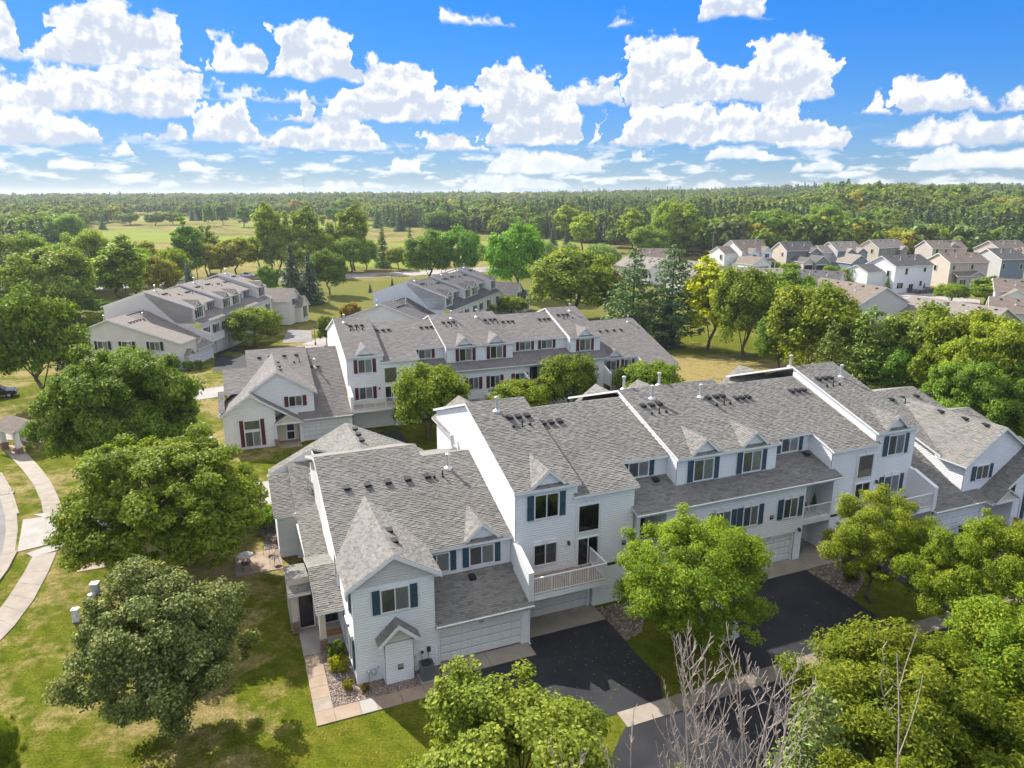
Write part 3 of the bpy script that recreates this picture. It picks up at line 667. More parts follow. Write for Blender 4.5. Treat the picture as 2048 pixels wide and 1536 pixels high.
    def garage_door(s, u0, u1, v, w0=0.06, w1=2.1, rows=4, cols=8, panels=True, plate=None, mat='door_white'):
        wd = u1 - u0; h = w1 - w0
        d = place('garage_door', cached(('gd', round(wd, 2), round(h, 2), mat), lambda: MB().box(0, wd, 0, 0.05, 0, h).mesh('garage_door', MAT[mat])), s.bd, (u0, v, w0))
        if panels:
            pw, ph = wd / cols, h / rows
            def pm():
                mb = MB(); a, b_, e = pw - 0.10, ph - 0.09, 0.035
                o_ = [(-a / 2, -0.001, -b_ / 2), (a / 2, -0.001, -b_ / 2), (a / 2, -0.001, b_ / 2), (-a / 2, -0.001, b_ / 2)]
                i_ = [(-a / 2 + e, -0.022, -b_ / 2 + e), (a / 2 - e, -0.022, -b_ / 2 + e), (a / 2 - e, -0.022, b_ / 2 - e), (-a / 2 + e, -0.022, b_ / 2 - e)]
                mb.face(i_)
                for i in range(4): j = (i + 1) % 4; mb.face([o_[i], o_[j], i_[j], i_[i]])
                return mb.mesh('panel', MAT[mat])
            me = cached(('pan', round(pw, 3), round(ph, 3), mat), pm)
            for i in range(cols):
                for j in range(rows): place('panel', me, d, (pw * (i + 0.5), 0, ph * (j + 0.5)))
            for j in range(1, rows): MB().box(0.0, wd, -0.004, 0.0, ph * j - 0.010, ph * j + 0.010).build('panel_joint', MAT['plastic_grey'], d)
        t = 0.11; mb = MB(); f = v - 0.14
        mb.box(u0 - t, u0, f, v + 0.06, 0.02, w1).box(u1, u1 + t, f, v + 0.06, 0.02, w1).box(u0 - t, u1 + t, f, v + 0.06, w1, w1 + 0.13)
        fr = mb.build('door_frame', MAT[s.trim], s.bd)
        if plate:
            c = (u0 + u1) / 2; MB().box(c - 0.28, c + 0.28, f - 0.02, f - 0.001, w1 - 0.03, w1 + 0.17).build('number_plate', MAT['trim_white'], fr)
            cu = bpy.data.curves.new('number', 'FONT'); cu.body = plate; cu.size = 0.17; cu.align_x = 'CENTER'; cu.extrude = 0.004; cu.materials.append(MAT['room_dark'])
            tmp = bpy.data.objects.new('tmp', cu); COL.objects.link(tmp); dg = bpy.context.evaluated_depsgraph_get()
            me = bpy.data.meshes.new_from_object(tmp.evaluated_get(dg)); bpy.data.objects.remove(tmp)
            t_ = link('house_number', me, fr); t_.location = (c, f - 0.024, w1 + 0.01); t_.rotation_euler = (R(90), 0, 0)
        return d
    def railing(s, p0, p1, z0, z1, posts=4, spacing=0.115):
        """from p0 to p1 (u,v), between z0 and z1"""
        a, b_ = Vector(p0), Vector(p1); d = b_ - a; L = d.length; d.normalize(); n = Vector((-d.y, d.x)); mb = MB()
        def bar(t0, t1, y0, y1, hw):
            q = [a + d * t0 - n * hw, a + d * t1 - n * hw, a + d * t1 + n * hw, a + d * t0 + n * hw]
            mb.prism([(p.x, p.y, y0) for p in q], (0, 0, y1 - y0))
        bar(0, L, z1 - 0.06, z1, 0.045); bar(0, L, z0, z0 + 0.06, 0.03)
        for i in range(posts): t = L * i / (posts - 1); bar(max(0, t - 0.035), min(L, t + 0.035), z0 - 0.1, z1 - 0.061, 0.034)
        r = mb.build('railing', MAT['trim_white'], s.bd)
        h = z1 - z0 - 0.12; me = cached(('bal', round(h, 2)), lambda: MB().box(-0.016, 0.016, -0.016, 0.016, 0, h).mesh('baluster', MAT['trim_white']))
        k = int(L / spacing)
        for i in range(1, k):
            p = a + d * (L * i / k); place('baluster', me, r, (p.x, p.y, z0 + 0.06), math.atan2(d.y, d.x))
        return r
    def vent(s, u, v, w, p=1 / 3):
        def me():
            mb = MB(); mb.prism([(-0.19, -0.22, 0.0), (-0.19, 0.24, 0.16), (-0.19, 0.24, 0.19), (-0.19, -0.22, 0.16)], (0.38, 0, 0)); return mb.mesh('roof_vent', MAT['vent_black'])
        return place('roof_vent', cached('vent', me), s.bd, (u, v, w))
    def pipe(s, u, v, w, h=0.42, big=False, r=0.045):
        if big:
            def me(): return MB().lathe([(0.30, -0.12), (0.27, 0.04), (0.10, 0.16), (0.09, 0.86), (0.15, 0.87), (0.15, 1.0), (0.02, 1.06)], 12).mesh('flue_pipe', MAT['metal_galv'])
            return place('flue_pipe', cached('flue', me), s.bd, (u, v, w))
        def me2(): return MB().lathe([(0.12, -0.06), (0.10, 0.05), (r, 0.09), (r, h)], 10).mesh('vent_pipe', MAT['vent_black'])
        return place('vent_pipe', cached(('pipe', h), me2), s.bd, (u, v, w))
    def stub(s, u, v, w): return place('vent_stub', cached('stub', lambda: MB().lathe([(0.12, -0.05), (0.10, 0.06), (0.085, 0.10), (0.085, 0.17), (0.03, 0.20)], 10).mesh('vent_stub', MAT['vent_black'])), s.bd, (u, v, w))
    def dormer(s, uc, v, w, half=1.1, hgt=0.93, p=1 / 3, mat=None):
        """false gable sitting on a slope; (v, w) is its front foot on the roof"""
        back = v + hgt / p; f = v - 0.16; e = 0.18
        L = [(uc - half - e * 0.6, f, w - 0.06), (uc, f, w + hgt + 0.03), (uc, back, w + hgt + 0.03), (uc - half - e * 0.6, v + 0.10, w - 0.06)]
        Rr = [(uc + half + e * 0.6, f, w - 0.06), (uc, f, w + hgt + 0.03), (uc, back, w + hgt + 0.03), (uc + half + e * 0.6, v + 0.10, w - 0.06)]
        d = s.roof([L, Rr], 'dormer', 0.10, mat=mat)
        MB().face([(uc - half, v, w - 0.12), (uc + half, v, w - 0.12), (uc + half * 0.02, v, w + hgt - 0.08), (uc - half * 0.02, v, w + hgt - 0.08)]).build('gable', MAT[s.sid], d)
        mb = MB()
        for sg in (-1, 1):
            x0, x1 = uc + sg * (half + 0.06), uc
            mb.prism([(x0, f - 0.02, w - 0.06), (x1, f - 0.02, w + hgt + 0.03), (x1, f - 0.02, w + hgt - 0.13), (x0 - sg * 0.22, f - 0.02, w - 0.06)], (0, 0.03, 0))
        mb.build('bargeboard', MAT[s.trim], d); return d
    def rake(s, pts, out, wd=0.17, name='rake_board'):
        """board below a sloping roof edge; pts along the edge, out = offset vector"""
        mb = MB(); o = Vector(out)
        for a, b_ in zip(pts, pts[1:]):
            a, b_ = Vector(a), Vector(b_); dn = Vector((0, 0, -wd)); mb.prism([tuple(a), tuple(b_), tuple(b_ + dn), tuple(a + dn)], tuple(o))
        return mb.build(name, MAT[s.trim], s.bd)
    def gutter(s, u0, u1, v, w):
        mb = MB(); mb.prism([(u0, v, w), (u0, v - 0.10, w), (u0, v - 0.10, w - 0.03), (u0, v - 0.06, w - 0.10), (u0, v, w - 0.10)], (u1 - u0, 0, 0)); return mb.build('gutter', MAT[s.trim], s.bd)
    def downspout(s, u, v, w0, w1):
        mb = MB(); mb.box(u - 0.04, u + 0.04, v - 0.07, v, w0 + 0.12, w1); mb.prism([(u - 0.04, v - 0.07, w0 + 0.12), (u - 0.04, v, w0 + 0.16), (u - 0.04, v - 0.20, w0 + 0.02), (u - 0.04, v - 0.26, w0 + 0.06)], (0.08, 0, 0)); return mb.build('downspout', MAT[s.trim], s.bd)
    def lamp(s, u, v, w):
        def me():
            mb = MB(); mb.box(-0.06, 0.06, -0.02, 0, -0.1, 0.1).box(-0.02, 0.02, -0.12, -0.02, 0.06, 0.09).lathe([(0.05, -0.16), (0.09, -0.12), (0.09, 0.04), (0.03, 0.12)], 8, (0, -0.13, 0)); return mb.mesh('wall_lamp', MAT['metal_dark'])
        return place('wall_lamp', cached('lamp', me), s.bd, (u, v, w))
    def hood_vent(s, u, v, w, mat='flashing'):
        def me():
            mb = MB(); mb.box(-0.15, 0.15, -0.02, 0, -0.17, 0.17).box(-0.12, 0.12, -0.035, -0.02, -0.13, 0.02, 1).prism([(-0.13, -0.02, 0.13), (-0.13, -0.16, 0.06), (-0.13, -0.16, 0.03), (-0.13, -0.02, 0.03)], (0.26, 0, 0)); return mb.mesh('wall_vent', [MAT[mat], MAT['room_dark']])
        return place('wall_vent', cached('hood', me), s.bd, (u, v, w))
    # ---------------------------------------------------------------- pieces shared by the rows
    def tall(s, u0, d, shut_low=False, curtained=False, full=True):
        """three-storey home; x runs from its outer party wall (u0) in direction d"""
        U = lambda x: u0 + d * x
        out = -d
        s.roof([[(U(-0.18), 2.0, 8.48), (U(4.12), 2.0, 8.48), (U(4.12), 10.9, 11.45), (U(-0.18), 10.9, 11.45)]], 'roof')
        s.roof([[(U(-0.18), 10.9, 11.45), (U(4.12), 10.9, 11.45), (U(4.12), 19.0, 8.75), (U(-0.18), 19.0, 8.75)]], 'roof', front=False)
        s.roof([[(U(3.7), 2.0, 7.65), (U(8.2), 2.0, 7.65), (U(8.2), 4.2, 8.383), (U(3.7), 4.2, 8.383)], [(U(3.98), 4.2, 8.383), (U(11.85), 4.2, 8.383), (U(11.85), 10.9, 10.617), (U(3.98), 10.9, 10.617)]], 'roof')
        s.roof([[(U(3.98), 10.9, 10.617), (U(11.85), 10.9, 10.617), (U(11.85), 19.0, 7.92), (U(3.98), 19.0, 7.92)]], 'roof', front=False)
        s.swall(U(0), out, [(2.3, 0.0), (10.9, 0.0), (10.9, 11.22), (2.3, 8.36)]); s.swall(U(0), out, [(10.9, -1.0), (18.6, -1.0), (18.6, 8.66), (10.9, 11.22)])
        s.rake([(U(0) + out * 0.16, 2.0, 8.46), (U(0) + out * 0.16, 10.9, 11.43), (U(0) + out * 0.16, 19.0, 8.73)], (out * 0.03, 0, 0))
        s.swall(U(4.0), -out, [(2.3, 7.3), (10.9, 10.2), (10.9, 11.25), (2.3, 8.36)], lap=False)
        s.fwall(2.3, min(U(0), U(4.0)), max(U(0), U(4.0)), 2.6, 8.36); s.fwall(2.3, min(U(4.0), U(8.0)), max(U(4.0), U(8.0)), 2.6, 7.52)
        s.swall(U(8.0), -out, [(2.3, 5.4), (4.5, 5.4), (4.5, 8.32), (2.3, 7.58)])
        s.dormer(U(2.08), 2.3, 8.58)
        f1 = ('room_dark', 'room_dark') if not curtained else ('blind_tan', 'blind_light')
        s.window(U(1.95), 2.3, 6.55, 8.0, 1.5, fill=f1 if not curtained else ('blind_grey', 'blind_light'), sw=0.40)
        s.window(U(1.90), 2.3, 3.50, 4.80, 1.45, shut=shut_low, fill=('room_dark', 'blind_grey') if not curtained else ('blind_grey', 'blind_light'), hood=True)
        # two-storey glazed bay: picture window over sliding door
        x0, x1 = sorted((U(3.92), U(5.66))); bay = MB()
        bay.box(x0, x0 + 0.14, 2.21, 2.29, 2.86, 7.05).box(x1 - 0.14, x1, 2.21, 2.29, 2.86, 7.05).box(x0 + 0.14, x1 - 0.14, 2.225, 2.29, 4.72, 5.10).box(x0 + 0.14, x1 - 0.14, 2.21, 2.29, 6.90, 7.05)
        bay.build('bay_trim', MAT[s.trim], s.bd)
        s.window((x0 + x1) / 2, 2.3, 5.15, 6.85, 1.36, 1, False, fill=('room_dark',) if not curtained else ('blind_tan',), hood=True)
        s.window((x0 + x1) / 2, 2.3, 2.90, 4.66, 1.36, 2, False, fill=('room_dark', 'room_dark'))
        s.lamp(U(3.45), 2.27, 4.60); s.box('outlet_cover', s.trim, U(3.5) - 0.06, U(3.5) + 0.06, 2.22, 2.28, 3.25, 3.40)
        # balcony
        bx0, bx1 = sorted((U(0.0), U(5.0)))
        s.box('balcony_floor', s.trim, bx0, bx1, 0.10, 2.28, 2.58, 2.84)
        dk = MB(); nb = 15
        for i in range(nb): y = 0.14 + i * 2.1 / nb; MB().box(bx0 + 0.02, bx1 - 0.02, y, y + 0.13, 2.842, 2.866).build('deck_board', MAT['wood_deck'], s.bd)
        s.fwall(0.08, bx0, bx1, 2.58, 2.92)
        s.railing((U(0.12), 0.12), (U(4.95), 0.12), 2.96, 3.98, 5); s.railing((U(4.95), 0.16), (U(4.95), 2.2), 2.96, 3.98, 3)
        # sloping privacy wall
        pw = MB(); o0, o1 = U(-0.14), U(0.14)
        pw.prism([(o0, -0.02, 2.55), (o0, 2.3, 2.55), (o0, 2.3, 5.22), (o0, 1.9, 5.08), (o0, -0.02, 4.36)], (o1 - o0, 0, 0)); pw.build('privacy_wall', MAT[s.sid], s.bd)
        MB().prism([(U(-0.17), -0.06, 4.38), (U(-0.17), 1.95, 5.12), (U(-0.17), 1.95, 5.20), (U(-0.17), -0.06, 4.46)], (d * 0.34, 0, 0)).build('wall_cap', MAT[s.trim], s.bd)
        s.box('wall_end_board', s.trim, min(U(-0.16), U(0.16)), max(U(-0.16), U(0.16)), -0.06, -0.024, 2.55, 4.38)
        # ground floor under the balcony
        g0, g1 = sorted((U(0.45), U(4.75)))
        s.garage_door(g0, g1, 2.12, 0.06, 2.12, panels=(s.lod == 0)); s.fwall(2.2, min(U(0), U(5.1)), max(U(0), U(5.1)), 0, 2.6, lap=False)
        s.swall(U(0.0), 1 * d, [(0.05, 0), (2.2, 0), (2.2, 2.58), (0.05, 2.58)], lap=False)
        s.fwall(1.95, min(U(5.05), U(8.1)), max(U(5.05), U(8.1)), 0, 2.60); s.swall(U(5.05), -d, [(1.95, 0), (2.2, 0), (2.2, 2.6), (1.95, 2.6)])
    def stub_set(s, pts, w, p=1 / 3): pass
    def recess(s, ua, ub, wins, shutters=True):
        """upper wall set back over the lower roof"""
        s.fwall(4.5, ua, ub, 6.6, 8.33)
        for u in wins: s.window(u, 4.5, 7.12, 8.08, 1.45, fill=('blind_grey', 'blind_light'), shut=shutters, sw=0.38)
    def block(s, ua, ub, dorm, wins, fill=('blind_grey', 'blind_light'), roof=True):
        """projecting upper block with its own, higher roof"""
        if roof:
            s.roof([[(ua - 0.15, 3.0, 8.5), (ub + 0.15, 3.0, 8.5), (ub + 0.15, 10.9, 11.133), (ua - 0.15, 10.9, 11.133)]])
            s.roof([[(ua - 0.15, 10.9, 11.133), (ub + 0.15, 10.9, 11.133), (ub + 0.15, 19.0, 8.43), (ua - 0.15, 19.0, 8.43)]], front=False)
            for u, sd_ in ((ua, -1), (ub, 1)):
                s.rake([(u + sd_ * 0.13, 3.0, 8.48), (u + sd_ * 0.13, 10.9, 11.11)], (sd_ * 0.03, 0, 0))
        s.fwall(3.3, ua, ub, 6.45, 8.44)
        for u, sd_ in ((ua, -1), (ub, 1)):
            s.swall(u, sd_, [(3.3, 6.4), (4.5, 6.4), (4.5, 8.84), (3.3, 8.44)]); s.swall(u, sd_, [(4.5, 8.3), (10.9, 10.4), (10.9, 10.97), (4.5, 8.84)])
        for u in dorm: s.dormer(u, 3.3, 8.60)
        for u in wins: s.window(u, 3.3, 6.70, 8.10, 1.50, fill=fill)
    def middle(s, ua, ub, doors, wins, voids, plate=None):
        """two lower storeys of the middle homes, ua..ub, with open balconies in voids"""
        edges = [ua]
        for a, b_ in voids: edges += [a, b_]
        edges.append(ub)
        segs = [(a, b_) for a, b_ in zip(edges[0::2], edges[1::2]) if b_ - a > 0.05]
        for a, b_ in segs:
            s.fwall(1.75, a, b_, 2.25, 5.80)
            ds = sorted([q for q in doors if q[0] >= a - 0.1 and q[1] <= b_ + 0.1]); x = a
            for q in ds:
                if q[0] - 0.12 - x > 0.05: s.fwall(1.75, x, q[0] - 0.12, 0, 2.25)
                x = q[1] + 0.12
            if b_ - x > 0.05: s.fwall(1.75, x, b_, 0, 2.25)
        for i, q in enumerate(doors): s.garage_door(q[0], q[1], 1.92, 0.06, 2.08, panels=(s.lod == 0), plate=plate if i == len(doors) - 1 else None)
        for a, b_ in voids:
            s.box('balcony_floor', s.trim, a, b_, 1.70, 3.6, 2.62, 3.0); s.fwall(3.6, a, b_, 0, 5.8); s.box('soffit', s.trim, a, b_, 1.76, 3.6, 5.66, 5.80)
            s.swall(a, 1, [(1.75, 0), (3.6, 0), (3.6, 5.7), (1.75, 5.7)]); s.swall(b_, -1, [(1.75, 0), (3.6, 0), (3.6, 5.7), (1.75, 5.7)])
            s.railing((a + 0.04, 1.78), (b_ - 0.04, 1.78), 3.02, 3.98, 2, 0.125); s.box('opening_trim', s.trim, a - 0.06, b_ + 0.06, 1.68, 1.745, 5.58, 5.78)
            s.window((a + b_) / 2 - 0.2, 3.58, 3.05, 5.05, 1.5, 2, False, fill=('room_dark', 'room_dark'))
        for u, f in wins: s.window(u, 1.75, 3.52, 4.88, 1.15, fill=f, sw=0.42, hood=True)
    def low_roof(s, ua, ub):
        s.roof([[(ua, 1.42, 5.92), (ub, 1.42, 5.92), (ub, 4.55, 6.96), (ua, 4.55, 6.96)]]); s.gutter(ua, ub, 1.42, 5.90)
def curtain_or_dark(pw, h, fm):
    """pleated curtain just behind the glass: cloth, blind, or dark sheet painted as unlit room"""
    mb = MB(); n = 14
    for i in range(n):
        x0, x1 = -pw / 2 + pw * i / n, -pw / 2 + pw * (i + 1) / n; y0, y1 = (-0.016, -0.024) if i % 2 else (-0.024, -0.016)
        mb.face([(x0, y0, 0), (x1, y1, 0), (x1, y1, h), (x0, y0, h)])
    return mb.mesh('curtain_or_dark', MAT[fm])
# ---------------------------------------------------------------- near row (grey-blue siding)
def end_home_f(r, X, d, lod_full=True):
    pass
def near_row():
    r = Row('townhouse_row', (A_O.x, A_O.y, 0), A_YAW, 'nearest town house row with grey-blue siding and teal shutters', 'siding_blue', 'shingle_grey', 'shutter_teal', 0, seed=3)
    # --- end home: front gable wing
    r.fwall(0, 0, 4.28, 0, 5.55); r.wall((0, 0, 0), (1, 0, 0), (0, -1, 0), [(0, 5.62), (4.28, 5.62), (4.28, 5.66), (2.14, 7.05), (0, 5.66)], mat='siding_lightgrey', name='gable')
    r.box('gable_band', 'siding_blue', -0.02, 4.30, -0.035, 0.0, 5.54, 5.63)
    pit = 0.62; hw = 2.52
    r.roof([[(2.14 - hw, -0.32, 7.33 - hw * pit), (2.14, -0.32, 7.33), (2.14, 7.6, 7.33), (2.14 - hw, 3.05, 7.33 - hw * pit)],
            [(2.14 + hw, -0.32, 7.33 - hw * pit), (2.14, -0.32, 7.33), (2.14, 7.6, 7.33), (2.14 + hw, 3.05, 7.33 - hw * pit)]], 'wing_roof', 0.12)
    r.rake([(2.14 - hw, -0.32, 7.30 - hw * pit), (2.14, -0.32, 7.30), (2.14 + hw, -0.32, 7.30 - hw * pit)], (0, -0.03, 0), 0.20)
    r.swall(4.28, 1, [(0, 0), (2.95, 0), (2.95, 5.75), (0, 5.75)])
    r.swall(0, -1, [(0, 0), (12.0, -0.3), (12.0, 8.45), (2.9, 5.6), (0, 5.6)]); r.swall(0, -1, [(12.0, -0.6), (18, -0.6), (18, 6.0), (12.0, 8.45)], lap=False)
    r.window(2.16, 0, 4.02, 5.30, 1.42, fill=('blind_grey', 'blind_light'))
    r.box('corner_board', 'siding_blue', -0.05, 0.05, -0.045, 0.05, 0, 5.6)
    # furnace bump-out with its own little roof
    r.fwall(-0.58, 1.40, 2.88, 0, 2.45); r.wall((0, -0.58, 0), (1, 0, 0), (0, -1, 0), [(1.40, 2.5), (2.88, 2.5), (2.88, 2.55), (2.14, 3.28), (1.40, 2.55)], mat='siding_lightgrey', name='gable')
    r.swall(1.40, -1, [(-0.58, 0), (0, 0), (0, 2.5), (-0.58, 2.5)]); r.swall(2.88, 1, [(-0.58, 0), (0, 0), (0, 2.5), (-0.58, 2.5)])
    r.roof([[(1.02, -0.85, 2.55), (2.14, -0.85, 3.58), (2.14, 0.0, 3.58), (1.02, 0.0, 2.55)], [(3.26, -0.85, 2.55), (2.14, -0.85, 3.58), (2.14, 0.0, 3.58), (3.26, 0.0, 2.55)]], 'porch_roof', 0.10)
    r.rake([(1.02, -0.85, 2.55), (2.14, -0.85, 3.56), (3.26, -0.85, 2.55)], (0, -0.03, 0), 0.22)
    r.hood_vent(2.18, -0.60, 0.95)
    # garage wing
    r.fwall(0, 4.28, 9.85, 2.20, 2.58, mat='trim_cream', lap=False); r.fwall(0, 4.28, 4.42, 0, 2.2, mat='siding_blue'); r.fwall(0, 9.42, 9.85, 0, 2.2)
    r.garage_door(4.50, 9.30, 0.10, 0.08, 2.06, plate='3380'); r.swall(9.85, 1, [(0, 0), (2.3, 0), (2.3, 2.55), (0, 2.55)])
    r.roof([[(4.30, -0.32, 2.60), (9.98, -0.32, 2.60), (9.98, 2.97, 3.68), (4.30, 2.97, 3.68)]], 'garage_roof'); r.gutter(4.26, 10.0, -0.33, 2.58); r.downspout(9.80, -0.02, 0, 2.5)
    r.vent(7.2, 2.3, 3.46)
    # upper wall and main roof
    r.fwall(2.95, 4.28, 9.86, 3.6, 5.52)
    r.window(8.0, 2.95, 3.98, 5.10, 1.45, sw=0.36); r.window(5.25, 2.95, 3.98, 5.10, 1.45, sw=0.36)
    r.roof([[(-0.28, 2.65, 5.48), (6.52, 2.65, 5.48), (6.52, 12.0, 8.597), (-0.28, 12.0, 8.597)], [(6.52, 2.65, 5.48), (9.86, 2.65, 5.48), (9.86, 10.7, 8.163), (6.52, 10.7, 8.163)]])
    r.roof([[(-0.28, 12.0, 8.597), (6.52, 12.0, 8.597), (6.52, 18.0, 6.6), (-0.28, 18.0, 6.6)], [(6.52, 10.7, 8.163), (9.86, 10.7, 8.163), (9.86, 18.0, 5.73), (6.52, 18.0, 5.73)]], front=False)
    r.rake([(-0.27, 2.65, 5.46), (-0.27, 12.0, 8.575), (-0.27, 18.0, 6.58)], (-0.03, 0, 0)); r.swall(6.52, 1, [(10.7, 7.6), (12, 7.6), (12, 8.45), (10.7, 8.02)], lap=False)
    r.dormer(8.07, 2.95, 5.58)
    for u in (1.27, 2.56, 3.82, 5.08, 6.37): r.vent(u, 8.62, 7.47)
    r.stub(6.80, 8.45, 7.41); r.pipe(7.35, 8.47, 7.42); r.pipe(7.94, 9.18, 7.66, big=True)
    for v in (2.95, 1.65): r.vent(2.62, v, 6.99)
    for v, w0, w1 in ((1.2, 4.1, 5.3), (2.1, 0.9, 2.6), (0.9, 0.9, 2.6), (5.2, 3.2, 5.0)):
        o = r.window(-0.02, v, w0, w1, 0.75, 1, v != 5.2, rz=R(-90), fill=('blind_grey',), sw=0.34)
    # entry porch at the left: posts on brick piers, glazed screen, stepped roof
    for (u, v) in ((-1.25, 3.68), (-2.55, 6.0)):
        p = empty('porch_post', (u, v, 0)); p.parent = r.bd
        MB().prism([(-0.17, -0.17, 0.80), (0.17, -0.17, 0.80), (0.17, 0.17, 0.80), (-0.17, 0.17, 0.80)], (0, 0, 1.85)).build('post_shaft', MAT['trim_cream'], p)
        for k in range(8):
            o_ = 0.006 if k % 2 else 0.0; MB().box(-0.215 + o_, 0.215 - o_, -0.215 + o_, 0.215 - o_, 0.09 + k * 0.09, 0.09 + k * 0.09 + 0.078).build('brick_course', MAT['brick'], p)
        MB().box(-0.20, 0.20, -0.20, 0.20, 0.05, 0.80).build('mortar_core', MAT['concrete'], p); MB().box(-0.23, 0.23, -0.23, 0.23, 0.81, 0.86).build('pier_cap', MAT['concrete_pale'], p)
    r.fwall(6.32, -2.8, 0.0, 0, 3.3, mat='trim_cream', lap=False)
    r.window(-1.88, 6.30, 0.12, 2.35, 0.80, 1, False, fill=('room_dark',)); r.window(-0.66, 6.30, 0.12, 2.35, 1.15, 1, False, fill=('room_dark',))
    r.roof([[(-1.58, 3.2, 2.70), (0.0, 3.2, 2.70), (0.0, 6.5, 3.80), (-1.58, 6.5, 3.80)], [(-2.85, 5.62, 2.70), (-1.58, 5.62, 2.70), (-1.58, 6.85, 3.12), (-2.85, 6.85, 3.12)]], 'porch_roof', 0.14)
    r.roof([[(-2.85, 6.85, 3.12), (-1.58, 6.85, 3.12), (-1.58, 9.4, 2.6), (-2.85, 9.4, 2.6)], [(-1.58, 6.5, 3.80), (0.0, 6.5, 3.80), (0.0, 9.6, 2.9), (-1.58, 9.6, 2.9)]], 'porch_roof', 0.14)
    r.roof([[(-1.5, 9.2, 2.95), (0.0, 9.2, 2.95), (0.0, 15.1, 3.9), (-1.5, 14.9, 2.8)]], 'link_roof', 0.12)
    r.swall(-2.78, -1, [(6.32, 0), (9.2, -0.1), (9.2, 2.6), (6.32, 2.75)], mat='trim_cream', lap=False)
    r.lamp(-0.06, 3.4, 2.3)
    mat_ = MB().box(-0.5, 0.5, -0.3, 0.3, 0, 0.02).build('door_mat', MAT['coir']); mat_.location = (AU(-0.55, 5.1).x, AU(-0.55, 5.1).y, 0.095); mat_.rotation_euler = (0, 0, R(A_YAW)); tag(mat_, 'brown door mat on the pale porch slab of the near end home', 'door mat')
    # sun room wing behind the porch
    r.fwall(15.7, -2.68, -1.45, -0.6, 3.30); r.fwall(15.2, -1.45, 0.0, -0.6, 3.52); r.swall(-2.68, -1, [(15.7, -0.8), (21.5, -0.8), (21.5, 3.3), (19.7, 4.65), (15.7, 3.3)])
    r.box('corner_board', 'trim_white', -1.50, -1.43, 15.15, 15.25, 0.0, 3.5); r.downspout(-1.52, 15.2, 0.1, 3.45)
    r.roof([[(-2.92, 15.4, 3.30), (-1.42, 15.4, 3.30), (-1.42, 19.75, 4.75), (-2.92, 19.75, 4.75)], [(-1.42, 14.9, 3.50), (0.45, 14.9, 3.50), (0.45, 20.3, 5.30), (-1.42, 20.3, 5.30)]], 'wing_roof')
    r.roof([[(-2.92, 19.75, 4.75), (-1.42, 19.75, 4.75), (-1.42, 22, 4.0), (-2.92, 22, 4.0)], [(-1.42, 20.3, 5.3), (0.45, 20.3, 5.3), (0.45, 22.4, 4.6), (-1.42, 22.4, 4.6)]], 'wing_roof', front=False)
    # rear gable
    gh, gp_ = 6.1, 0.5
    GW = lambda u: 7.6 - abs(u - 3.3) * gp_
    r.roof([[(3.3, 13.2, 7.6), (0.5, 20.4, GW(0.5)), (0.5, 21.6, GW(0.5)), (3.3, 21.6, 7.6)], [(0.5, 20.4, GW(0.5)), (3.3 - gh, 20.5, GW(3.3 - gh)), (3.3 - gh, 21.6, GW(3.3 - gh)), (0.5, 21.6, GW(0.5))], [(3.3 + gh, 21.6, GW(3.3 + gh)), (3.3, 21.6, 7.6), (3.3, 13.2, 7.6), (3.3 + gh, 13.2, GW(3.3 + gh))]], 'rear_roof')
    r.wall((0, 20.45, 0), (1, 0, 0), (0, -1, 0), [(-2.6, 3.5), (0.5, 3.5), (0.5, GW(0.5) - 0.15), (-2.6, GW(-2.6) - 0.15)]); r.swall(0.42, -1, [(14.0, 3.0), (20.4, 3.0), (20.4, GW(0.5) - 0.1), (14.0, 7.0)])
    for v in (20.0, 18.6, 17.2): r.vent(3.75, v, 7.45)
    r.wall((0, 21.3, 0), (1, 0, 0), (0, 1, 0), [(3.3 - gh + 0.3, -0.9), (3.3 + gh - 0.3, -0.9), (3.3 + gh - 0.3, 4.6), (3.3, 7.45), (3.3 - gh + 0.3, 4.6)], lap=False)
    r.pipe(9.6, 13.6, 7.35, big=True)
    # --- tall home, middle homes, mirrored tall home
    r.tall(9.92, 1); r.tall(42.1, -1, True, True)
    for u in (12.11, 12.72, 13.36): r.vent(u, 8.7, 10.71)
    for u, f in ((12.02, 0), (12.63, 1), (13.19, 0)): (r.pipe if f else r.stub)(u, 7.78, 10.40)
    r.pipe(11.56, 9.64, 11.03, big=True)
    for u in (14.62, 15.22, 15.86, 30.75, 31.32, 31.90, 36.18, 36.79, 37.37): r.vent(u, 8.89, 9.95)
    for u in (22.36, 23.04, 23.70, 27.96, 28.67, 29.25): r.vent(u, 8.65, 10.38)
    for u, f in ((22.51, 0), (23.12, 1), (23.71, 0), (28.09, 0), (28.73, 1), (29.29, 0)): (r.pipe if f else r.stub)(u, 7.72, 10.07)
    r.pipe(23.59, 9.41, 10.64, big=True); r.pipe(27.48, 8.9, 10.47, big=True)
    for u in (38.68, 39.33, 39.92): r.vent(u, 8.76, 10.73)
    for u, f in ((38.68, 0), (39.30, 1), (39.98, 0)): (r.pipe if f else r.stub)(u, 7.80, 10.41)
    r.pipe(41.10, 8.80, 10.75, big=True); r.pipe(38.4, 11.6, 11.2, big=True); r.pipe(22.5, 11.6, 10.9, big=True); r.pipe(25.6, 11.6, 10.9, big=True)
    r.block(21.72, 29.92, (23.88, 27.94), (23.78, 27.78)); r.recess(17.9, 21.72, (19.5,)); r.recess(29.92, 34.1, (32.16,))
    r.low_roof(17.72, 34.42); r.vent(20.6, 4.0, 6.78); r.vent(33.4, 4.0, 6.78)
    CG = ('blind_grey', 'blind_light')
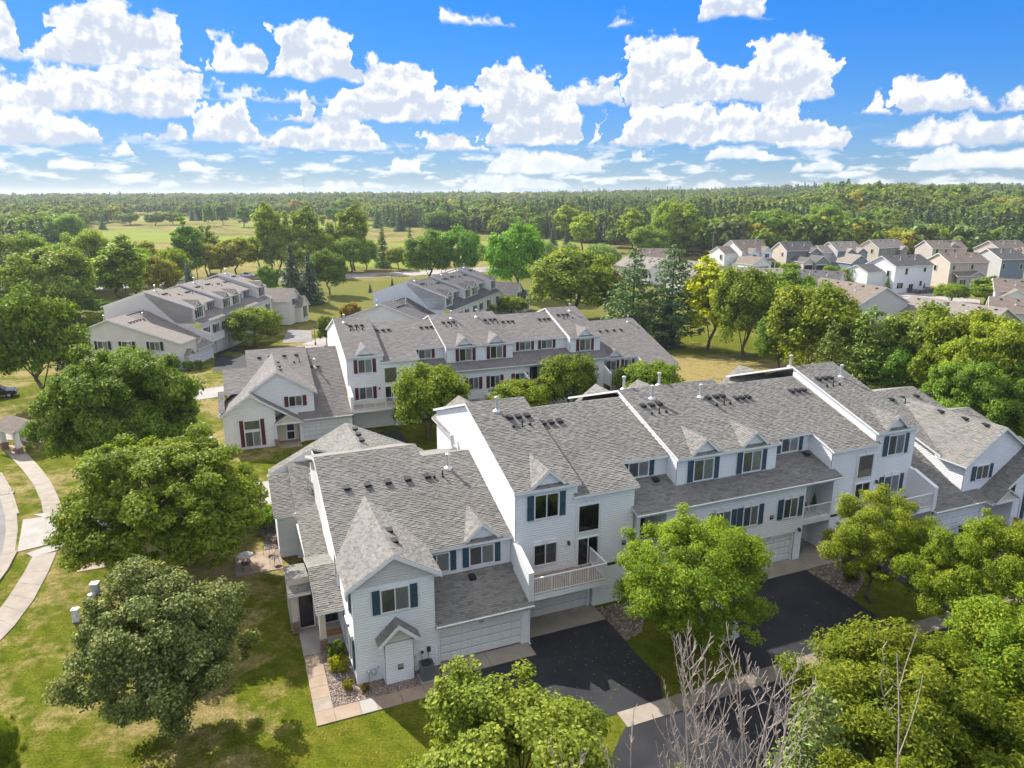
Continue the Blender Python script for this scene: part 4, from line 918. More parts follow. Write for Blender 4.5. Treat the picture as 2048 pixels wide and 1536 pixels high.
    r.middle(18.1, 34.0, [(20.75, 25.0), (26.4, 30.7)], [(20.95, ('room_dark', 'blind_grey')), (24.42, CG), (26.69, CG), (30.12, CG)], [(18.1, 20.0), (31.45, 33.95)], '2333')
    for u in (22.79, 28.58): r.hood_vent(u, 1.72, 3.74)
    r.hood_vent(17.3, 2.27, 3.80); 
    for u in (23.7, 25.2, 31.1): r.lamp(u, 1.70, 2.42)
    for uc, w in ((12.0, 9.5), (24.4, 9.2), (28.6, 9.2), (39.8, 9.5)):   # rear gables whose peaks show over the ridge
        r.roof([[(uc - 2.3, 14.2, w - 1.6), (uc, 14.2, w), (uc, 19.4, w), (uc - 2.3, 19.4, w - 1.6)], [(uc + 2.3, 14.2, w - 1.6), (uc, 14.2, w), (uc, 19.4, w), (uc + 2.3, 19.4, w - 1.6)]], 'rear_gable', 0.1)
    # --- far end home: crossed gables
    end_gables(r, 42.2, 1, True)
    for u, v in ((48.18, 9.57), (49.6, 9.57), (51.14, 9.57), (52.68, 9.57)): r.vent(u, v, 7.79)
    r.pipe(49.08, 8.94, 7.58)
    return r
def end_gables(r, u0, d, near=False):
    """end home with an upper gable, a lower gable and a garage; x grows away from the tall home"""
    U = lambda x: u0 + d * x
    lo = lambda *x: (min(U(a) for a in x), max(U(a) for a in x))
    # garage
    a, b_ = lo(0.45, 5.25); r.garage_door(a, b_, 0.10, 0.08, 2.02, panels=True)
    a, b_ = lo(0, 5.6); r.fwall(0, a, b_, 2.15, 2.52, mat='trim_cream', lap=False)
    for x0, x1 in ((0, 0.33), (5.37, 5.6)): a, b_ = lo(x0, x1); r.fwall(0, a, b_, 0, 2.15)
    r.roof([[(U(-0.1), -0.3, 2.6), (U(5.6), -0.3, 2.6), (U(5.6), 1.0, 3.25), (U(-0.1), 1.0, 3.25)], [(U(0.0), 1.0, 3.25), (U(3.95), 1.0, 3.25), (U(3.6), 10.7, 8.1), (U(0.0), 10.7, 8.1)]], 'garage_roof')
    a, b_ = lo(-0.1, 5.6); r.gutter(a, b_, -0.31, 2.58)
    r.roof([[(U(0), 10.7, 8.1), (U(3.6), 10.7, 8.1), (U(3.6), 18, 5.6), (U(0), 18, 5.6)]], 'garage_roof', front=False)
    # main roof: three steps
    r.roof([[(U(3.5), 2.65, 5.48), (U(10.25), 2.65, 5.48), (U(10.25), 11.0, 8.263), (U(3.5), 11.0, 8.263)], [(U(10.25), 2.65, 5.48), (U(12.8), 2.65, 5.48), (U(12.8), 7.32, 7.037), (U(10.25), 7.32, 7.037)], [(U(12.8), -0.5, 4.43), (U(13.4), -0.5, 4.43), (U(13.4), 3.07, 5.62), (U(12.8), 3.07, 5.62)]])
    r.roof([[(U(3.5), 11.0, 8.263), (U(10.25), 11.0, 8.263), (U(10.25), 18, 5.93), (U(3.5), 18, 5.93)], [(U(10.25), 7.32, 7.037), (U(12.8), 7.32, 7.037), (U(12.8), 14, 4.8), (U(10.25), 14, 4.8)], [(U(12.8), 3.07, 5.62), (U(13.4), 3.07, 5.62), (U(13.4), 10, 3.3), (U(12.8), 10, 3.3)]], front=False)
    r.swall(U(3.85), -d, [(0.8, 2.9), (11.0, 7.9), (11.0, 8.0), (2.6, 5.40), (0.8, 5.40)])
    r.swall(U(10.1), d, [(2.65, 4.5), (18, 4.5), (18, 5.8), (11.0, 8.1), (2.65, 5.35)], lap=False); r.swall(U(12.7), d, [(2.0, -1), (14, -1), (14, 4.7), (7.3, 6.9), (2.0, 5.1)], lap=False)
    r.swall(U(13.1), d, [(-0.5, -1), (10, -1), (10, 3.2), (3.07, 5.5), (-0.5, 4.1)], lap=False)
    # upper gable
    p = 0.665; rx, rw = 7.4, 7.95
    W = lambda x: rw - abs(x - rx) * p
    r.roof([[(U(3.45), 0.48, W(3.45)), (U(rx), 0.48, rw), (U(rx), 10.0, rw), (U(3.45), 2.9, W(3.45))], [(U(13.5), -0.8, W(13.5)), (U(10.35), -0.8, W(10.35)), (U(10.35), 6.2, W(10.35)), (U(13.5), 3.4, W(13.5))], [(U(10.35), 0.48, W(10.35)), (U(rx), 0.48, rw), (U(rx), 10.0, rw), (U(10.35), 6.2, W(10.35))]], 'gable_roof', 0.12)
    r.wall((U(0), 0.8, 0), (d, 0, 0), (0, -1, 0), [(3.85, 2.5), (10.6, 2.5), (10.6, W(10.6) - 0.14), (rx, rw - 0.14), (3.85, W(3.85) - 0.14)])
    r.rake([(U(3.45), 0.48, W(3.45) - 0.02), (U(rx), 0.48, rw - 0.02), (U(10.6), 0.48, W(10.6) - 0.02)], (0, -0.03, 0), 0.20)
    r.window(U(5.76), 0.8, 3.95, 5.0, 1.30, fill=('blind_tan', 'blind_tan') if near else ('room_dark', 'blind_tan'), sw=0.40)
    for v in (5.7, 3.6, 1.9): r.vent(U(7.0) , v, rw - 0.4 * p)
    # lower gable
    lx, lw = 10.35, W(10.35); WL = lambda x: lw - abs(x - lx) * p
    r.roof([[(U(5.2), -0.8, WL(5.2)), (U(lx), -0.8, lw), (U(lx), 0.8, lw), (U(5.2), 0.8, WL(5.2))]], 'gable_roof', 0.12)
    r.wall((U(0), -0.5, 0), (d, 0, 0), (0, -1, 0), [(8.0, 0), (13.1, 0), (13.1, WL(13.1) - 0.14), (lx, lw - 0.14), (8.0, WL(8.0) - 0.14)])
    r.wall((U(0), -0.53, 0), (d, 0, 0), (0, -1, 0), [(8.9, 4.45), (12.5, 4.45), (12.5, 4.5), (lx, lw - 0.3), (8.9, 4.95)], mat='siding_lightgrey', name='gable', lap=False)
    r.rake([(U(5.2), -0.8, WL(5.2) - 0.02), (U(lx), -0.8, lw - 0.02), (U(13.5), -0.8, WL(13.5) - 0.02)], (0, -0.03, 0), 0.20)
    r.window(U(10.35), -0.5, 0.42, 1.95, 1.46, 2, False, fill=('blind_grey', 'blind_light')); r.window(U(10.35), -0.5, 2.25, 3.15, 1.46, 1, False, fill=('blind_grey',) if not near else ('blind_tan',))
    for x in (9.32, 11.38): a, b_ = lo(x - 0.19, x + 0.19); r.box('shutter', r.sh, a, b_, -0.58, -0.53, 0.4, 3.25)
    # porch gable, door and pier
    r.roof([[(U(5.3), -1.0, 2.68), (U(6.72), -1.0, 3.55), (U(6.72), 0.8, 3.55), (U(5.3), 0.8, 2.68)], [(U(8.14), -1.0, 2.68), (U(6.72), -1.0, 3.55), (U(6.72), 0.8, 3.55), (U(8.14), 0.8, 2.68)]], 'porch_roof', 0.1)
    r.wall((U(0), -0.82, 0), (d, 0, 0), (0, -1, 0), [(5.6, 2.66), (7.85, 2.66), (6.75, 3.36), (6.70, 3.36)], mat='trim_cream', lap=False, name='gable')
    a, b_ = lo(5.4, 8.05); r.box('porch_beam', r.trim, a, b_, -0.92, -0.80, 2.46, 2.64)
    r.fwall(0.95, lo(5.6, 8.0)[0], lo(5.6, 8.0)[1], 0, 2.6, mat='trim_cream', lap=False); r.swall(U(5.6), d, [(0, 0), (0.95, 0), (0.95, 2.5), (0, 2.5)]); r.swall(U(8.0), -d, [(-0.5, 0), (0.95, 0), (0.95, 2.5), (-0.5, 2.5)])
    dr = r.box('front_door', 'door_white', lo(6.0, 7.0)[0], lo(6.0, 7.0)[1], 0.88, 0.94, 0.12, 2.2)
    for z in (0.25, 1.2): MB().box(lo(6.15, 6.85)[0], lo(6.15, 6.85)[1], 0.865, 0.879, z, z + 0.8).build('pane', MAT['room_dark'], dr)
    r.box('porch_step', 'concrete_warm', lo(5.6, 8.0)[0], lo(5.6, 8.0)[1], -1.6, 0.9, -0.1, 0.12)
    pr = MB(); x = U(8.05)
    for k in range(9): r.box('pier_course', 'brick', x - 0.2, x + 0.2, -1.3, -0.9, 0.12 + k * 0.1, 0.12 + k * 0.1 + 0.09)
    r.box('porch_post', r.trim, x - 0.06, x + 0.06, -1.12, -1.0, 1.02, 2.6)
near_row()
# ---------------------------------------------------------------- second row (white siding, burgundy shutters)
def second_row():
    r = Row('townhouse_row', (B_O.x, B_O.y, B_Z), B_YAW, 'white town house row with burgundy shutters behind the grey-blue row', 'siding_white', 'shingle_grey_b', 'shutter_red', 1, seed=9)
    r.tall(0, 1, True, True)
    end_gables(r, -0.1, -1)
    for u in (-8.96, -7.79, -6.2, -4.86): r.vent(u, 9.17, 7.65)
    r.stub(-5.23, 7.59, 7.13); r.pipe(-4.65, 7.63, 7.14); r.pipe(-2.98, 7.4, 6.45, big=True); r.vent(-3.3, 7.4, 6.45); r.vent(-2.7, 7.4, 6.45)
    r.block(11.75, 20.1, (14.0, 18.0), (14.07, 17.97), ('room_dark', 'blind_light')); r.recess(8.0, 11.75, (9.4,)); r.recess(20.1, 27.9, (22.2, 25.17))
    r.roof([[(20.1, 4.2, 8.383), (27.9, 4.2, 8.383), (27.9, 10.9, 10.617), (20.1, 10.9, 10.617)]]); r.roof([[(20.1, 10.9, 10.617), (27.9, 10.9, 10.617), (27.9, 19, 7.92), (20.1, 19, 7.92)]], front=False)
    r.block(27.9, 32.1, (30.0,), (29.95,))
    r.low_roof(7.8, 32.6); r.middle(8.0, 32.0, [(11.0, 15.2), (16.4, 20.6), (26.5, 30.8)], [(14.5, ('blind_grey', 'blind_light')), (17.2, ('room_dark', 'blind_light')), (20.4, ('room_dark', 'blind_light'))], [(8.05, 10.4), (21.7, 24.2)])
    for u in (1.55, 2.2, 2.85): r.vent(u, 8.7, 10.71)
    for u, f in ((1.4, 0), (2.1, 1), (2.8, 0)): (r.pipe if f else r.stub)(u, 7.78, 10.40)
    r.pipe(1.0, 9.64, 11.03, big=True)
    for u in (4.7, 5.4, 6.1, 10.1, 10.8, 11.4, 20.9, 21.6, 22.2, 26.0, 26.7, 27.3): r.vent(u, 8.85, 9.93)
    for u in (12.9, 13.6, 14.2, 18.4, 19.1, 19.7, 28.6, 29.3, 29.9): r.vent(u, 8.65, 10.38)
    for u, f in ((13.1, 0), (13.7, 1), (14.3, 0), (18.6, 0), (19.2, 1), (19.8, 0), (29.0, 0), (29.6, 1), (30.3, 0)): (r.pipe if f else r.stub)(u, 7.72, 10.07)
    for u in (14.3, 17.6, 30.8): r.pipe(u, 9.6, 10.7, big=True)
    # far end home
    r.roof([[(32.1, 2.65, 5.48), (37.4, 2.65, 5.48), (37.4, 12.2, 8.663), (32.1, 12.2, 8.663)], [(37.4, 0.0, 4.597), (42.1, 0.0, 4.597), (42.1, 12.2, 8.663), (37.4, 12.2, 8.663)]])
    r.roof([[(32.1, 12.2, 8.663), (42.1, 12.2, 8.663), (42.1, 19, 6.4), (32.1, 19, 6.4)]], front=False)
    for u in (34.0, 35.2, 36.3, 37.4, 38.5): r.vent(u, 9.2, 7.65)
    r.pipe(33.8, 7.6, 7.12); r.pipe(40.8, 11.2, 8.3, big=True)
    r.fwall(2.95, 32.0, 37.3, 2.6, 5.45); r.window(33.6, 2.95, 3.9, 5.05, 1.45); r.window(36.1, 2.95, 3.9, 5.05, 1.0)
    r.dormer(34.2, 2.95, 5.58)
    r.roof([[(32.0, -0.32, 2.6), (37.4, -0.32, 2.6), (37.4, 2.97, 3.68), (32.0, 2.97, 3.68)]], 'garage_roof'); r.fwall(0, 32, 37.4, 0, 2.5)
    r.fwall(0.3, 37.4, 41.9, 0, 4.55); r.swall(37.4, -1, [(0.3, 2.6), (2.95, 2.6), (2.95, 5.4), (0.3, 4.55)]); r.swall(41.9, 1, [(0.3, -1), (18.8, -1), (18.8, 6.3), (12.2, 8.5), (0.3, 4.5)], lap=False)
    MB().prism([(31.95, 0.0, 2.55), (31.95, 2.95, 2.55), (31.95, 2.95, 5.2), (31.95, 0.0, 4.2)], (0.25, 0, 0)).build('privacy_wall', MAT['siding_white'], r.bd)
    MB().prism([(20.95, 0.0, 2.6), (20.95, 1.75, 2.6), (20.95, 1.75, 5.0), (20.95, 0.0, 4.3)], (0.25, 0, 0)).build('privacy_wall', MAT['siding_white'], r.bd)
    r.box('balcony_floor', 'trim_white', 16.0, 20.95, 0.05, 1.74, 2.6, 2.85); r.railing((16.0, 0.1), (20.9, 0.1), 2.9, 3.9, 5)
second_row()
# ---------------------------------------------------------------- third and fourth rows (run away from the camera)
def far_row(loc, yaw, label, sid, roofm, shut, seed, length=40.0, end_win=True):
    r = Row('townhouse_row', loc, yaw, label, sid, roofm, shut, 2, seed=seed)
    # gable end home
    r.roof([[(-10.3, -0.2, 4.55), (-5.6, -0.2, 4.55), (-5.6, 11.6, 8.3), (-10.3, 11.6, 8.3)], [(-5.6, -0.3, 2.6), (0, -0.3, 2.6), (0, 11.0, 8.1), (-5.6, 11.0, 8.1)]])
    r.roof([[(-10.3, 11.6, 8.3), (0, 11.6, 8.3), (0, 21.5, 4.6), (-10.3, 21.5, 4.6)]], front=False)
    r.swall(-10.0, -1, [(0, -1.5), (21.3, -1.5), (21.3, 4.5), (11.6, 8.15), (0, 4.45)]); r.rake([(-10.32, -0.2, 4.53), (-10.32, 11.6, 8.28), (-10.32, 21.5, 4.58)], (-0.04, 0, 0), 0.2)
    r.swall(-5.6, 1, [(0, 2.5), (3, 2.5), (3, 5.3), (0, 4.5)])
    r.fwall(0, -10.0, -5.6, -1, 4.5); r.fwall(0, -5.6, -5.2, -0.5, 2.5); r.fwall(0, -5.6, 0, 2.1, 2.52); r.fwall(0, -0.5, 0, -0.5, 2.5)
    r.garage_door(-5.1, -0.55, 0.1, 0.06, 2.08, panels=True)
    for v in (4.4, 9.0, 13.0): r.window(-10.02, v, 3.4, 4.7, 1.6, rz=R(-90), fill=('blind_grey', 'blind_light'), sw=0.45)
    if end_win:
        r.window(-10.02, 2.6, 0.6, 1.6, 1.6, 2, False, rz=R(-90), fill=('blind_grey', 'blind_light')); r.window(-10.02, 2.6, 1.8, 2.7, 1.6, 1, False, rz=R(-90), fill=('blind_light',))
        r.fwall(-0.55, -9.4, -7.9, -1, 2.4); r.swall(-9.4, -1, [(-0.55, -1), (0, -1), (0, 2.4), (-0.55, 2.4)]); r.roof([[(-9.8, -0.9, 2.4), (-8.65, -0.9, 3.4), (-8.65, 0, 3.4), (-9.8, 0, 2.4)], [(-7.5, -0.9, 2.4), (-8.65, -0.9, 3.4), (-8.65, 0, 3.4), (-7.5, 0, 2.4)]], 'porch_roof', 0.1)
    for u in (-8.5, -7.6, -6.7, -5.8, -4.9): r.vent(u, 9.0, 7.45)
    r.pipe(-4.0, 9.4, 7.4, big=True); r.pipe(-8.0, 13.5, 7.6, big=True)
    r.dormer(-2.3, 0.9, 3.2, 1.1, 0.8, 0.5)
    # upper storey: alternating blocks
    L = length
    r.swall(0, -1, [(2.9, 0), (10.9, 0), (10.9, 11.22), (2.9, 8.56)]); r.swall(0, -1, [(10.9, -1.5), (18.6, -1.5), (18.6, 8.66), (10.9, 11.22)])
    r.rake([(-0.17, 2.0, 8.46), (-0.17, 10.9, 11.43), (-0.17, 19.0, 8.73)], (-0.04, 0, 0), 0.2)
    segs = [(0, 4.2, 2.9, 11.45), (4.2, 11.8, 4.5, 10.75), (11.8, 20.0, 3.3, 11.2), (20.0, 27.6, 4.5, 10.75), (27.6, 31.8, 2.9, 11.45)]
    for i, (a, b_, v, top) in enumerate(segs):
        e = top - (10.9 - v + 0.3) / 3
        r.roof([[(a - 0.12, v - 0.3, e), (b_ + 0.12, v - 0.3, e), (b_ + 0.12, 10.9, top), (a - 0.12, 10.9, top)]]); r.roof([[(a, 10.9, top), (b_, 10.9, top), (b_, 19, top - 2.7), (a, 19, top - 2.7)]], front=False)
        r.fwall(v, a, b_, 5.9, e - 0.05)
        for u, sd_ in ((a, -1), (b_, 1)):
            r.swall(u, sd_, [(v, 5.9), (6.0, 5.9), (10.9, top - 0.9), (10.9, top - 0.2), (v, e)])
            if i != 1 and i != 3: r.rake([(u + sd_ * 0.12, v - 0.3, e - 0.01), (u + sd_ * 0.12, 10.9, top - 0.01)], (sd_ * 0.04, 0, 0), 0.18)
        n = 1 if b_ - a < 6 else 2
        for k in range(n):
            c = a + (b_ - a) * (k + 0.5) / n; r.window(c, v, 6.75, e - 0.3, 1.5, fill=('room_dark', 'blind_grey'))
            if i in (0, 2, 4): r.dormer(c, v, e + 0.1)
            for q in (-0.6, 0.0, 0.6): r.vent(c + q, 8.6, top - 0.78)
            r.pipe(c + 0.1, 7.7, top - 1.05)
        if i in (0, 2, 4): r.pipe((a + b_) / 2, 10.2, top - 0.2, big=True)
    r.roof([[(0, 1.4, 5.92), (31.8, 1.4, 5.92), (31.8, 4.55, 6.96), (0, 4.55, 6.96)]]); r.fwall(1.75, 0, 31.8, -0.5, 5.8)
    for u in (1.9, 5.4, 9.0, 14.0, 18.0, 23.0, 29.5): r.window(u, 1.75, 3.5, 4.9, 1.2, fill=('room_dark', 'blind_grey'))
    for u in (2.5, 7.0, 13.5, 18.2, 24.5): r.garage_door(u - 2.1, u + 2.1, 1.70, 0.06, 2.1, panels=False)
    r.box('balcony_floor', 'trim_white', 0.2, 5.0, 0.05, 1.74, 2.6, 2.85); r.railing((0.2, 0.1), (5.0, 0.1), 2.9, 3.9, 5)
    MB().prism([(-0.1, 0.0, 2.55), (-0.1, 2.9, 2.55), (-0.1, 2.9, 5.2), (-0.1, 0.0, 4.2)], (0.3, 0, 0)).build('privacy_wall', MAT[sid], r.bd)
    # crossed-gable home at the far end
    r.roof([[(31.8, 3.0, 5.5), (42, 3.0, 5.5), (42, 11, 8.2), (31.8, 11, 8.2)]]); r.roof([[(31.8, 11, 8.2), (42, 11, 8.2), (42, 18, 5.8), (31.8, 18, 5.8)]], front=False)
    hx, hw_ = 38.0, 7.2
    r.roof([[(34.2, -1.4, 4.7), (hx, -1.4, hw_), (hx, 7.5, hw_), (34.2, 2.5, 4.7)], [(41.8, -1.4, 4.7), (hx, -1.4, hw_), (hx, 7.5, hw_), (41.8, 2.5, 4.7)]], 'gable_roof')
    r.wall((0, -1.1, 0), (1, 0, 0), (0, -1, 0), [(34.5, -0.5), (41.5, -0.5), (41.5, 4.75), (hx, 7.05), (34.5, 4.75)]); r.swall(34.5, -1, [(-1.1, -0.5), (4, -0.5), (4, 5.0), (-1.1, 4.75)])
    r.window(hx - 0.3, -1.1, 3.7, 4.9, 1.4, fill=('room_dark', 'blind_grey'))
    r.wall((0, -2.4, 0), (1, 0, 0), (0, -1, 0), [(38.0, -0.5), (43.0, -0.5), (43.0, 3.0), (40.5, 5.0), (38.0, 3.0)]); r.swall(38.0, -1, [(-2.4, -0.5), (-1, -0.5), (-1, 3.4), (-2.4, 3.0)])
    r.roof([[(37.6, -2.7, 2.8), (40.5, -2.7, 5.2), (40.5, 0, 5.2), (37.6, 0, 2.8)], [(43.4, -2.7, 2.8), (40.5, -2.7, 5.2), (40.5, 0, 5.2), (43.4, 0, 2.8)]], 'gable_roof')
    r.window(40.5, -2.4, 0.4, 2.9, 1.3, fill=('room_dark', 'room_dark'))
    r.swall(41.9, 1, [(0, -1), (18, -1), (18, 5.7), (11, 8.1), (0, 4.6)])
    return r
far_row((-52.0, 120.0, -2.32), 86.9, 'cream town house row with black shutters, gable end facing the lawn', 'siding_cream', 'roof_tan', 'shutter_black', 21)
far_row((-10.53, 137.98, -3.0), 72.7, 'bright white town house row with charcoal roof, beyond the burgundy-shuttered row', 'siding_pure', 'roof_dark', 'shutter_black', 22, end_win=False)
# ------------------------------------------------------------------ vegetation
def leaves_mesh(name, c, nrm, size, mat, rng, aspect=0.6, bend=0.25):
    """rhombic leaves: c centres (n,3), nrm normals, size (n,)"""
    n = len(c); nrm = nrm / np.maximum(np.linalg.norm(nrm, axis=1, keepdims=True), 1e-6)
    r = rng.normal(size=(n, 3)); t = np.cross(nrm, r); t /= np.maximum(np.linalg.norm(t, axis=1, keepdims=True), 1e-6); b = np.cross(nrm, t)
    s = size[:, None]; v = np.empty((n, 4, 3))
    v[:, 0] = c - t * s; v[:, 1] = c + b * s * aspect + nrm * s * bend * 0.5; v[:, 2] = c + t * s - nrm * s * bend; v[:, 3] = c - b * s * aspect + nrm * s * bend * 0.5
    return quads(name, v, mat)
def quads(name, v, mat):
    n = len(v); me = bpy.data.meshes.new(name); me.vertices.add(4 * n); me.vertices.foreach_set('co', v.reshape(-1).astype(np.float32))
    me.loops.add(4 * n); me.loops.foreach_set('vertex_index', np.arange(4 * n, dtype=np.int32)); me.polygons.add(n)
    me.polygons.foreach_set('loop_start', np.arange(0, 4 * n, 4, dtype=np.int32)); me.polygons.foreach_set('loop_total', np.full(n, 4, dtype=np.int32))
    me.materials.append(MAT[mat]); me.update(calc_edges=True); return me
def unit(rng, n):
    v = rng.normal(size=(n, 3)); return v / np.linalg.norm(v, axis=1, keepdims=True)
PROTO = {}
def limb(mb, p, q, r0, r1, rng, n=3, sides=6, sag=0.12):
    p, q = np.array(p, float), np.array(q, float); L = np.linalg.norm(q - p); pts = [p]
    for i in range(1, n): t = i / n; pts.append(p + (q - p) * t + rng.normal(size=3) * L * 0.04 + np.array([0, 0, L * sag * math.sin(math.pi * t)]))
    pts.append(q)
    for i in range(n): mb.tube(pts[i], pts[i + 1], r0 + (r1 - r0) * i / n, r0 + (r1 - r0) * (i + 1) / n, sides, False)
    return pts
def broadleaf(key, seed, R0, Rz, zc, nclump, nleaf, size, mat, rough=0.20, clump=(0.15, 0.27), trunk_r=0.17, limbs=14, aspect=0.6, fill=0.48, bark='bark', vert=0.85, extra=None):
    rng = np.random.default_rng(seed)
    d = unit(rng, nclump * 3); d = d[d[:, 2] > -0.75][:nclump]
    lob = 1 + rough * np.array([mnoise.noise(Vector(x * 1.9) + Vector((seed, 0, 0))) for x in d]) * 1.6
    rr = (fill + (1 - fill) * rng.random(len(d)) ** 0.45) * lob
    cc = d * rr[:, None] * np.array([R0, R0, Rz]) * 0.86; cc[:, 2] += zc
    cr = R0 * (clump[0] * 0.75 + (clump[1] * 1.12 - clump[0] * 0.75) * rng.random(len(d)) ** 1.5)
    per = np.maximum(4, (nleaf * cr ** 2 / (cr ** 2).sum()).astype(int)); idx = np.repeat(np.arange(len(d)), per); n = len(idx)
    o = unit(rng, n); rad = rng.random(n) ** 0.42
    # leaf sprays stick out of each clump in random tufts
    tuft = 1 + 0.28 * np.sin(o[:, 0] * 7 + idx * 1.7) * np.sin(o[:, 1] * 6 + idx) * np.sin(o[:, 2] * 7 + idx * 0.6)
    p = cc[idx] + o * (rad * tuft * cr[idx])[:, None] * np.array([1, 1, vert])
    outw = p - np.array([0, 0, zc]); outw /= np.maximum(np.linalg.norm(outw, axis=1, keepdims=True), 1e-6)
    nr = outw * 0.45 + o * 0.45 + np.array([0, 0, 0.45]) + unit(rng, n) * 0.75
    crown = leaves_mesh(key + '_crown', p, nr, size * rng.uniform(0.65, 1.25, n), mat, rng, aspect)
    mb = MB(); z0 = zc - Rz * 0.75; h = zc + Rz * 0.45
    spine = limb(mb, (0, 0, -0.3), (rng.normal() * 0.2, rng.normal() * 0.2, h), trunk_r, trunk_r * 0.25, rng, 6, 8, 0.0)
    order = np.argsort(-cr)[:limbs]
    for k in order:
        f = rng.uniform(0.30, 0.8); i = min(5, int(f * 6)); s_ = spine[i]; limb(mb, s_, cc[k], trunk_r * 0.42 * (1.1 - f), 0.02, rng, 3, 5)
    trunk = mb.mesh(key + '_trunk', MAT[bark])
    if extra: crown = extra(crown, rng)
    PROTO[key] = (crown, trunk, float(np.percentile(p[:, 2], 99.7)), float(np.percentile(np.hypot(p[:, 0], p[:, 1]), 97.5)))
def conifer(key, seed, H, Rb, tiers, per_tier, nspray, size, mat, droop=0.25, base=0.06, power=0.85, gap=0.0, trunk_r=0.16, spread=0.10):
    rng = np.random.default_rng(seed); C = []; Nn = []; S = []; mb = MB(); mb.tube((0, 0, -0.3), (0, 0, H * 0.97), trunk_r, 0.02, 8, False)
    for t in range(tiers):
        f = (t + rng.uniform(-0.3, 0.3)) / tiers; z = H * (base + (0.985 - base) * f); rad = Rb * max(0.05, (1 - f)) ** power * rng.uniform(0.85, 1.12); k = max(3, int(per_tier * (1 - f * 0.6)))
        for j in range(k):
            a = 2 * math.pi * (j + rng.random() * 0.8) / k + t * 0.7; L = rad * rng.uniform(0.72, 1.12)
            if gap and rng.random() < gap: continue
            dirv = np.array([math.cos(a), math.sin(a), 0]); tip = dirv * L + np.array([0, 0, z - L * droop + 0.10 * L]); 
            if t % 2 == 0: mb.tube((0, 0, z), tuple(tip * 0.8 + np.array([0, 0, z]) * 0.2), 0.035, 0.012, 4, False)
            m = max(3, int(nspray * L / Rb)); q = rng.random(m) ** 0.6
            base_p = np.array([0, 0, z]); side = np.array([-dirv[1], dirv[0], 0])
            pts = base_p + (tip - base_p) * q[:, None] + side * (rng.normal(size=m) * spread * L * (0.35 + q))[:, None] + rng.normal(size=(m, 3)) * 0.035 * Rb
            pts[:, 2] -= droop * 0.25 * L * q ** 2
            C.append(pts); Nn.append(np.array([0, 0, 0.8]) + dirv * 0.35 + unit(rng, m) * 0.7); S.append(np.full(m, size) * rng.uniform(0.7, 1.25, m))
    C = np.vstack(C); Nn = np.vstack(Nn); S = np.concatenate(S)
    PROTO[key] = (leaves_mesh(key + '_crown', C, Nn, S, mat, rng, 0.34), mb.mesh(key + '_trunk', MAT['bark']), H, Rb)
def willow(key, seed, R0, H, n, size, mat):
    rng = np.random.default_rng(seed); C = []; 
    for _ in range(n):
        a = rng.random() * 6.283; r = R0 * math.sqrt(rng.random()); z = H * (0.98 - 0.35 * (r / R0) ** 2) * rng.uniform(0.9, 1.02); L = rng.uniform(0.25, 0.75) * z; m = 14
        t = np.linspace(0, 1, m); C.append(np.stack([r * math.cos(a) * (1 + 0.12 * np.sqrt(t)) + rng.normal(size=m) * 0.08, r * math.sin(a) * (1 + 0.12 * np.sqrt(t)) + rng.normal(size=m) * 0.08, z - L * t], 1))
    C = np.vstack(C); PROTO[key] = (leaves_mesh(key + '_crown', C, unit(rng, len(C)) + np.array([0, 0, 0.1]), np.full(len(C), size), mat, rng, 0.5), MB().tube((0, 0, -0.3), (0, 0, H * 0.7), 0.35, 0.12, 8).mesh(key + '_trunk', MAT['bark']), H, R0)
# close-up trees
broadleaf('ash_a', 11, 4.6, 3.5, 4.9, 300, 90000, 0.080, 'leaf_ash', 0.28, (0.085, 0.165), 0.16, 30, 0.42, 0.40, vert=0.7)
broadleaf('ash_b', 12, 4.6, 3.7, 5.1, 290, 90000, 0.082, 'leaf_ash', 0.30, (0.085, 0.17), 0.17, 30, 0.42, 0.40, vert=0.7)
broadleaf('maple_a', 13, 4.4, 3.9, 5.6, 270, 75000, 0.090, 'leaf_maple', 0.32, (0.09, 0.18), 0.18, 30, 0.72, 0.38, vert=0.75)
broadleaf('oak_a', 14, 5.2, 4.0, 5.2, 340, 100000, 0.098, 'leaf_oak', 0.30, (0.08, 0.155), 0.22, 34, 0.6, 0.44, vert=0.7)
broadleaf('olive_a', 15, 4.3, 4.1, 4.7, 300, 85000, 0.080, 'leaf_olive', 0.28, (0.085, 0.16), 0.16, 34, 0.6, 0.40, vert=0.8)
conifer('juniper_a', 16, 9.0, 2.4, 34, 12, 46, 0.13, 'leaf_juniper', -0.15, 0.02, 0.55, 0.05, 0.12, 0.16)
# middle distance
broadleaf('round_a', 21, 5.0, 4.4, 6.2, 150, 20000, 0.19, 'leaf_maple', 0.22, (0.14, 0.25), 0.22, 12)
broadleaf('round_b', 22, 5.0, 4.2, 5.8, 150, 20000, 0.19, 'leaf_oak', 0.24, (0.14, 0.25), 0.22, 12)
broadleaf('round_c', 23, 5.0, 4.0, 5.4, 150, 20000, 0.185, 'leaf_ash', 0.24, (0.14, 0.25), 0.22, 12)
broadleaf('round_d', 24, 5.0, 4.6, 6.2, 110, 10000, 0.27, 'leaf_gold', 0.22, (0.14, 0.26), 0.20, 12)
broadleaf('tall_a', 25, 3.0, 7.0, 8.6, 110, 9000, 0.27, 'leaf_maple', 0.28, (0.20, 0.38), 0.22, 14)
broadleaf('tall_b', 26, 3.0, 6.8, 8.0, 105, 9000, 0.27, 'leaf_oak', 0.28, (0.20, 0.38), 0.22, 14)
broadleaf('airy_a', 27, 3.4, 5.6, 7.4, 55, 5200, 0.27, 'leaf_willow', 0.34, (0.18, 0.34), 0.16, 20)
conifer('spruce_a', 31, 12.0, 2.7, 30, 13, 26, 0.27, 'leaf_spruce', 0.30, 0.03, 0.95)
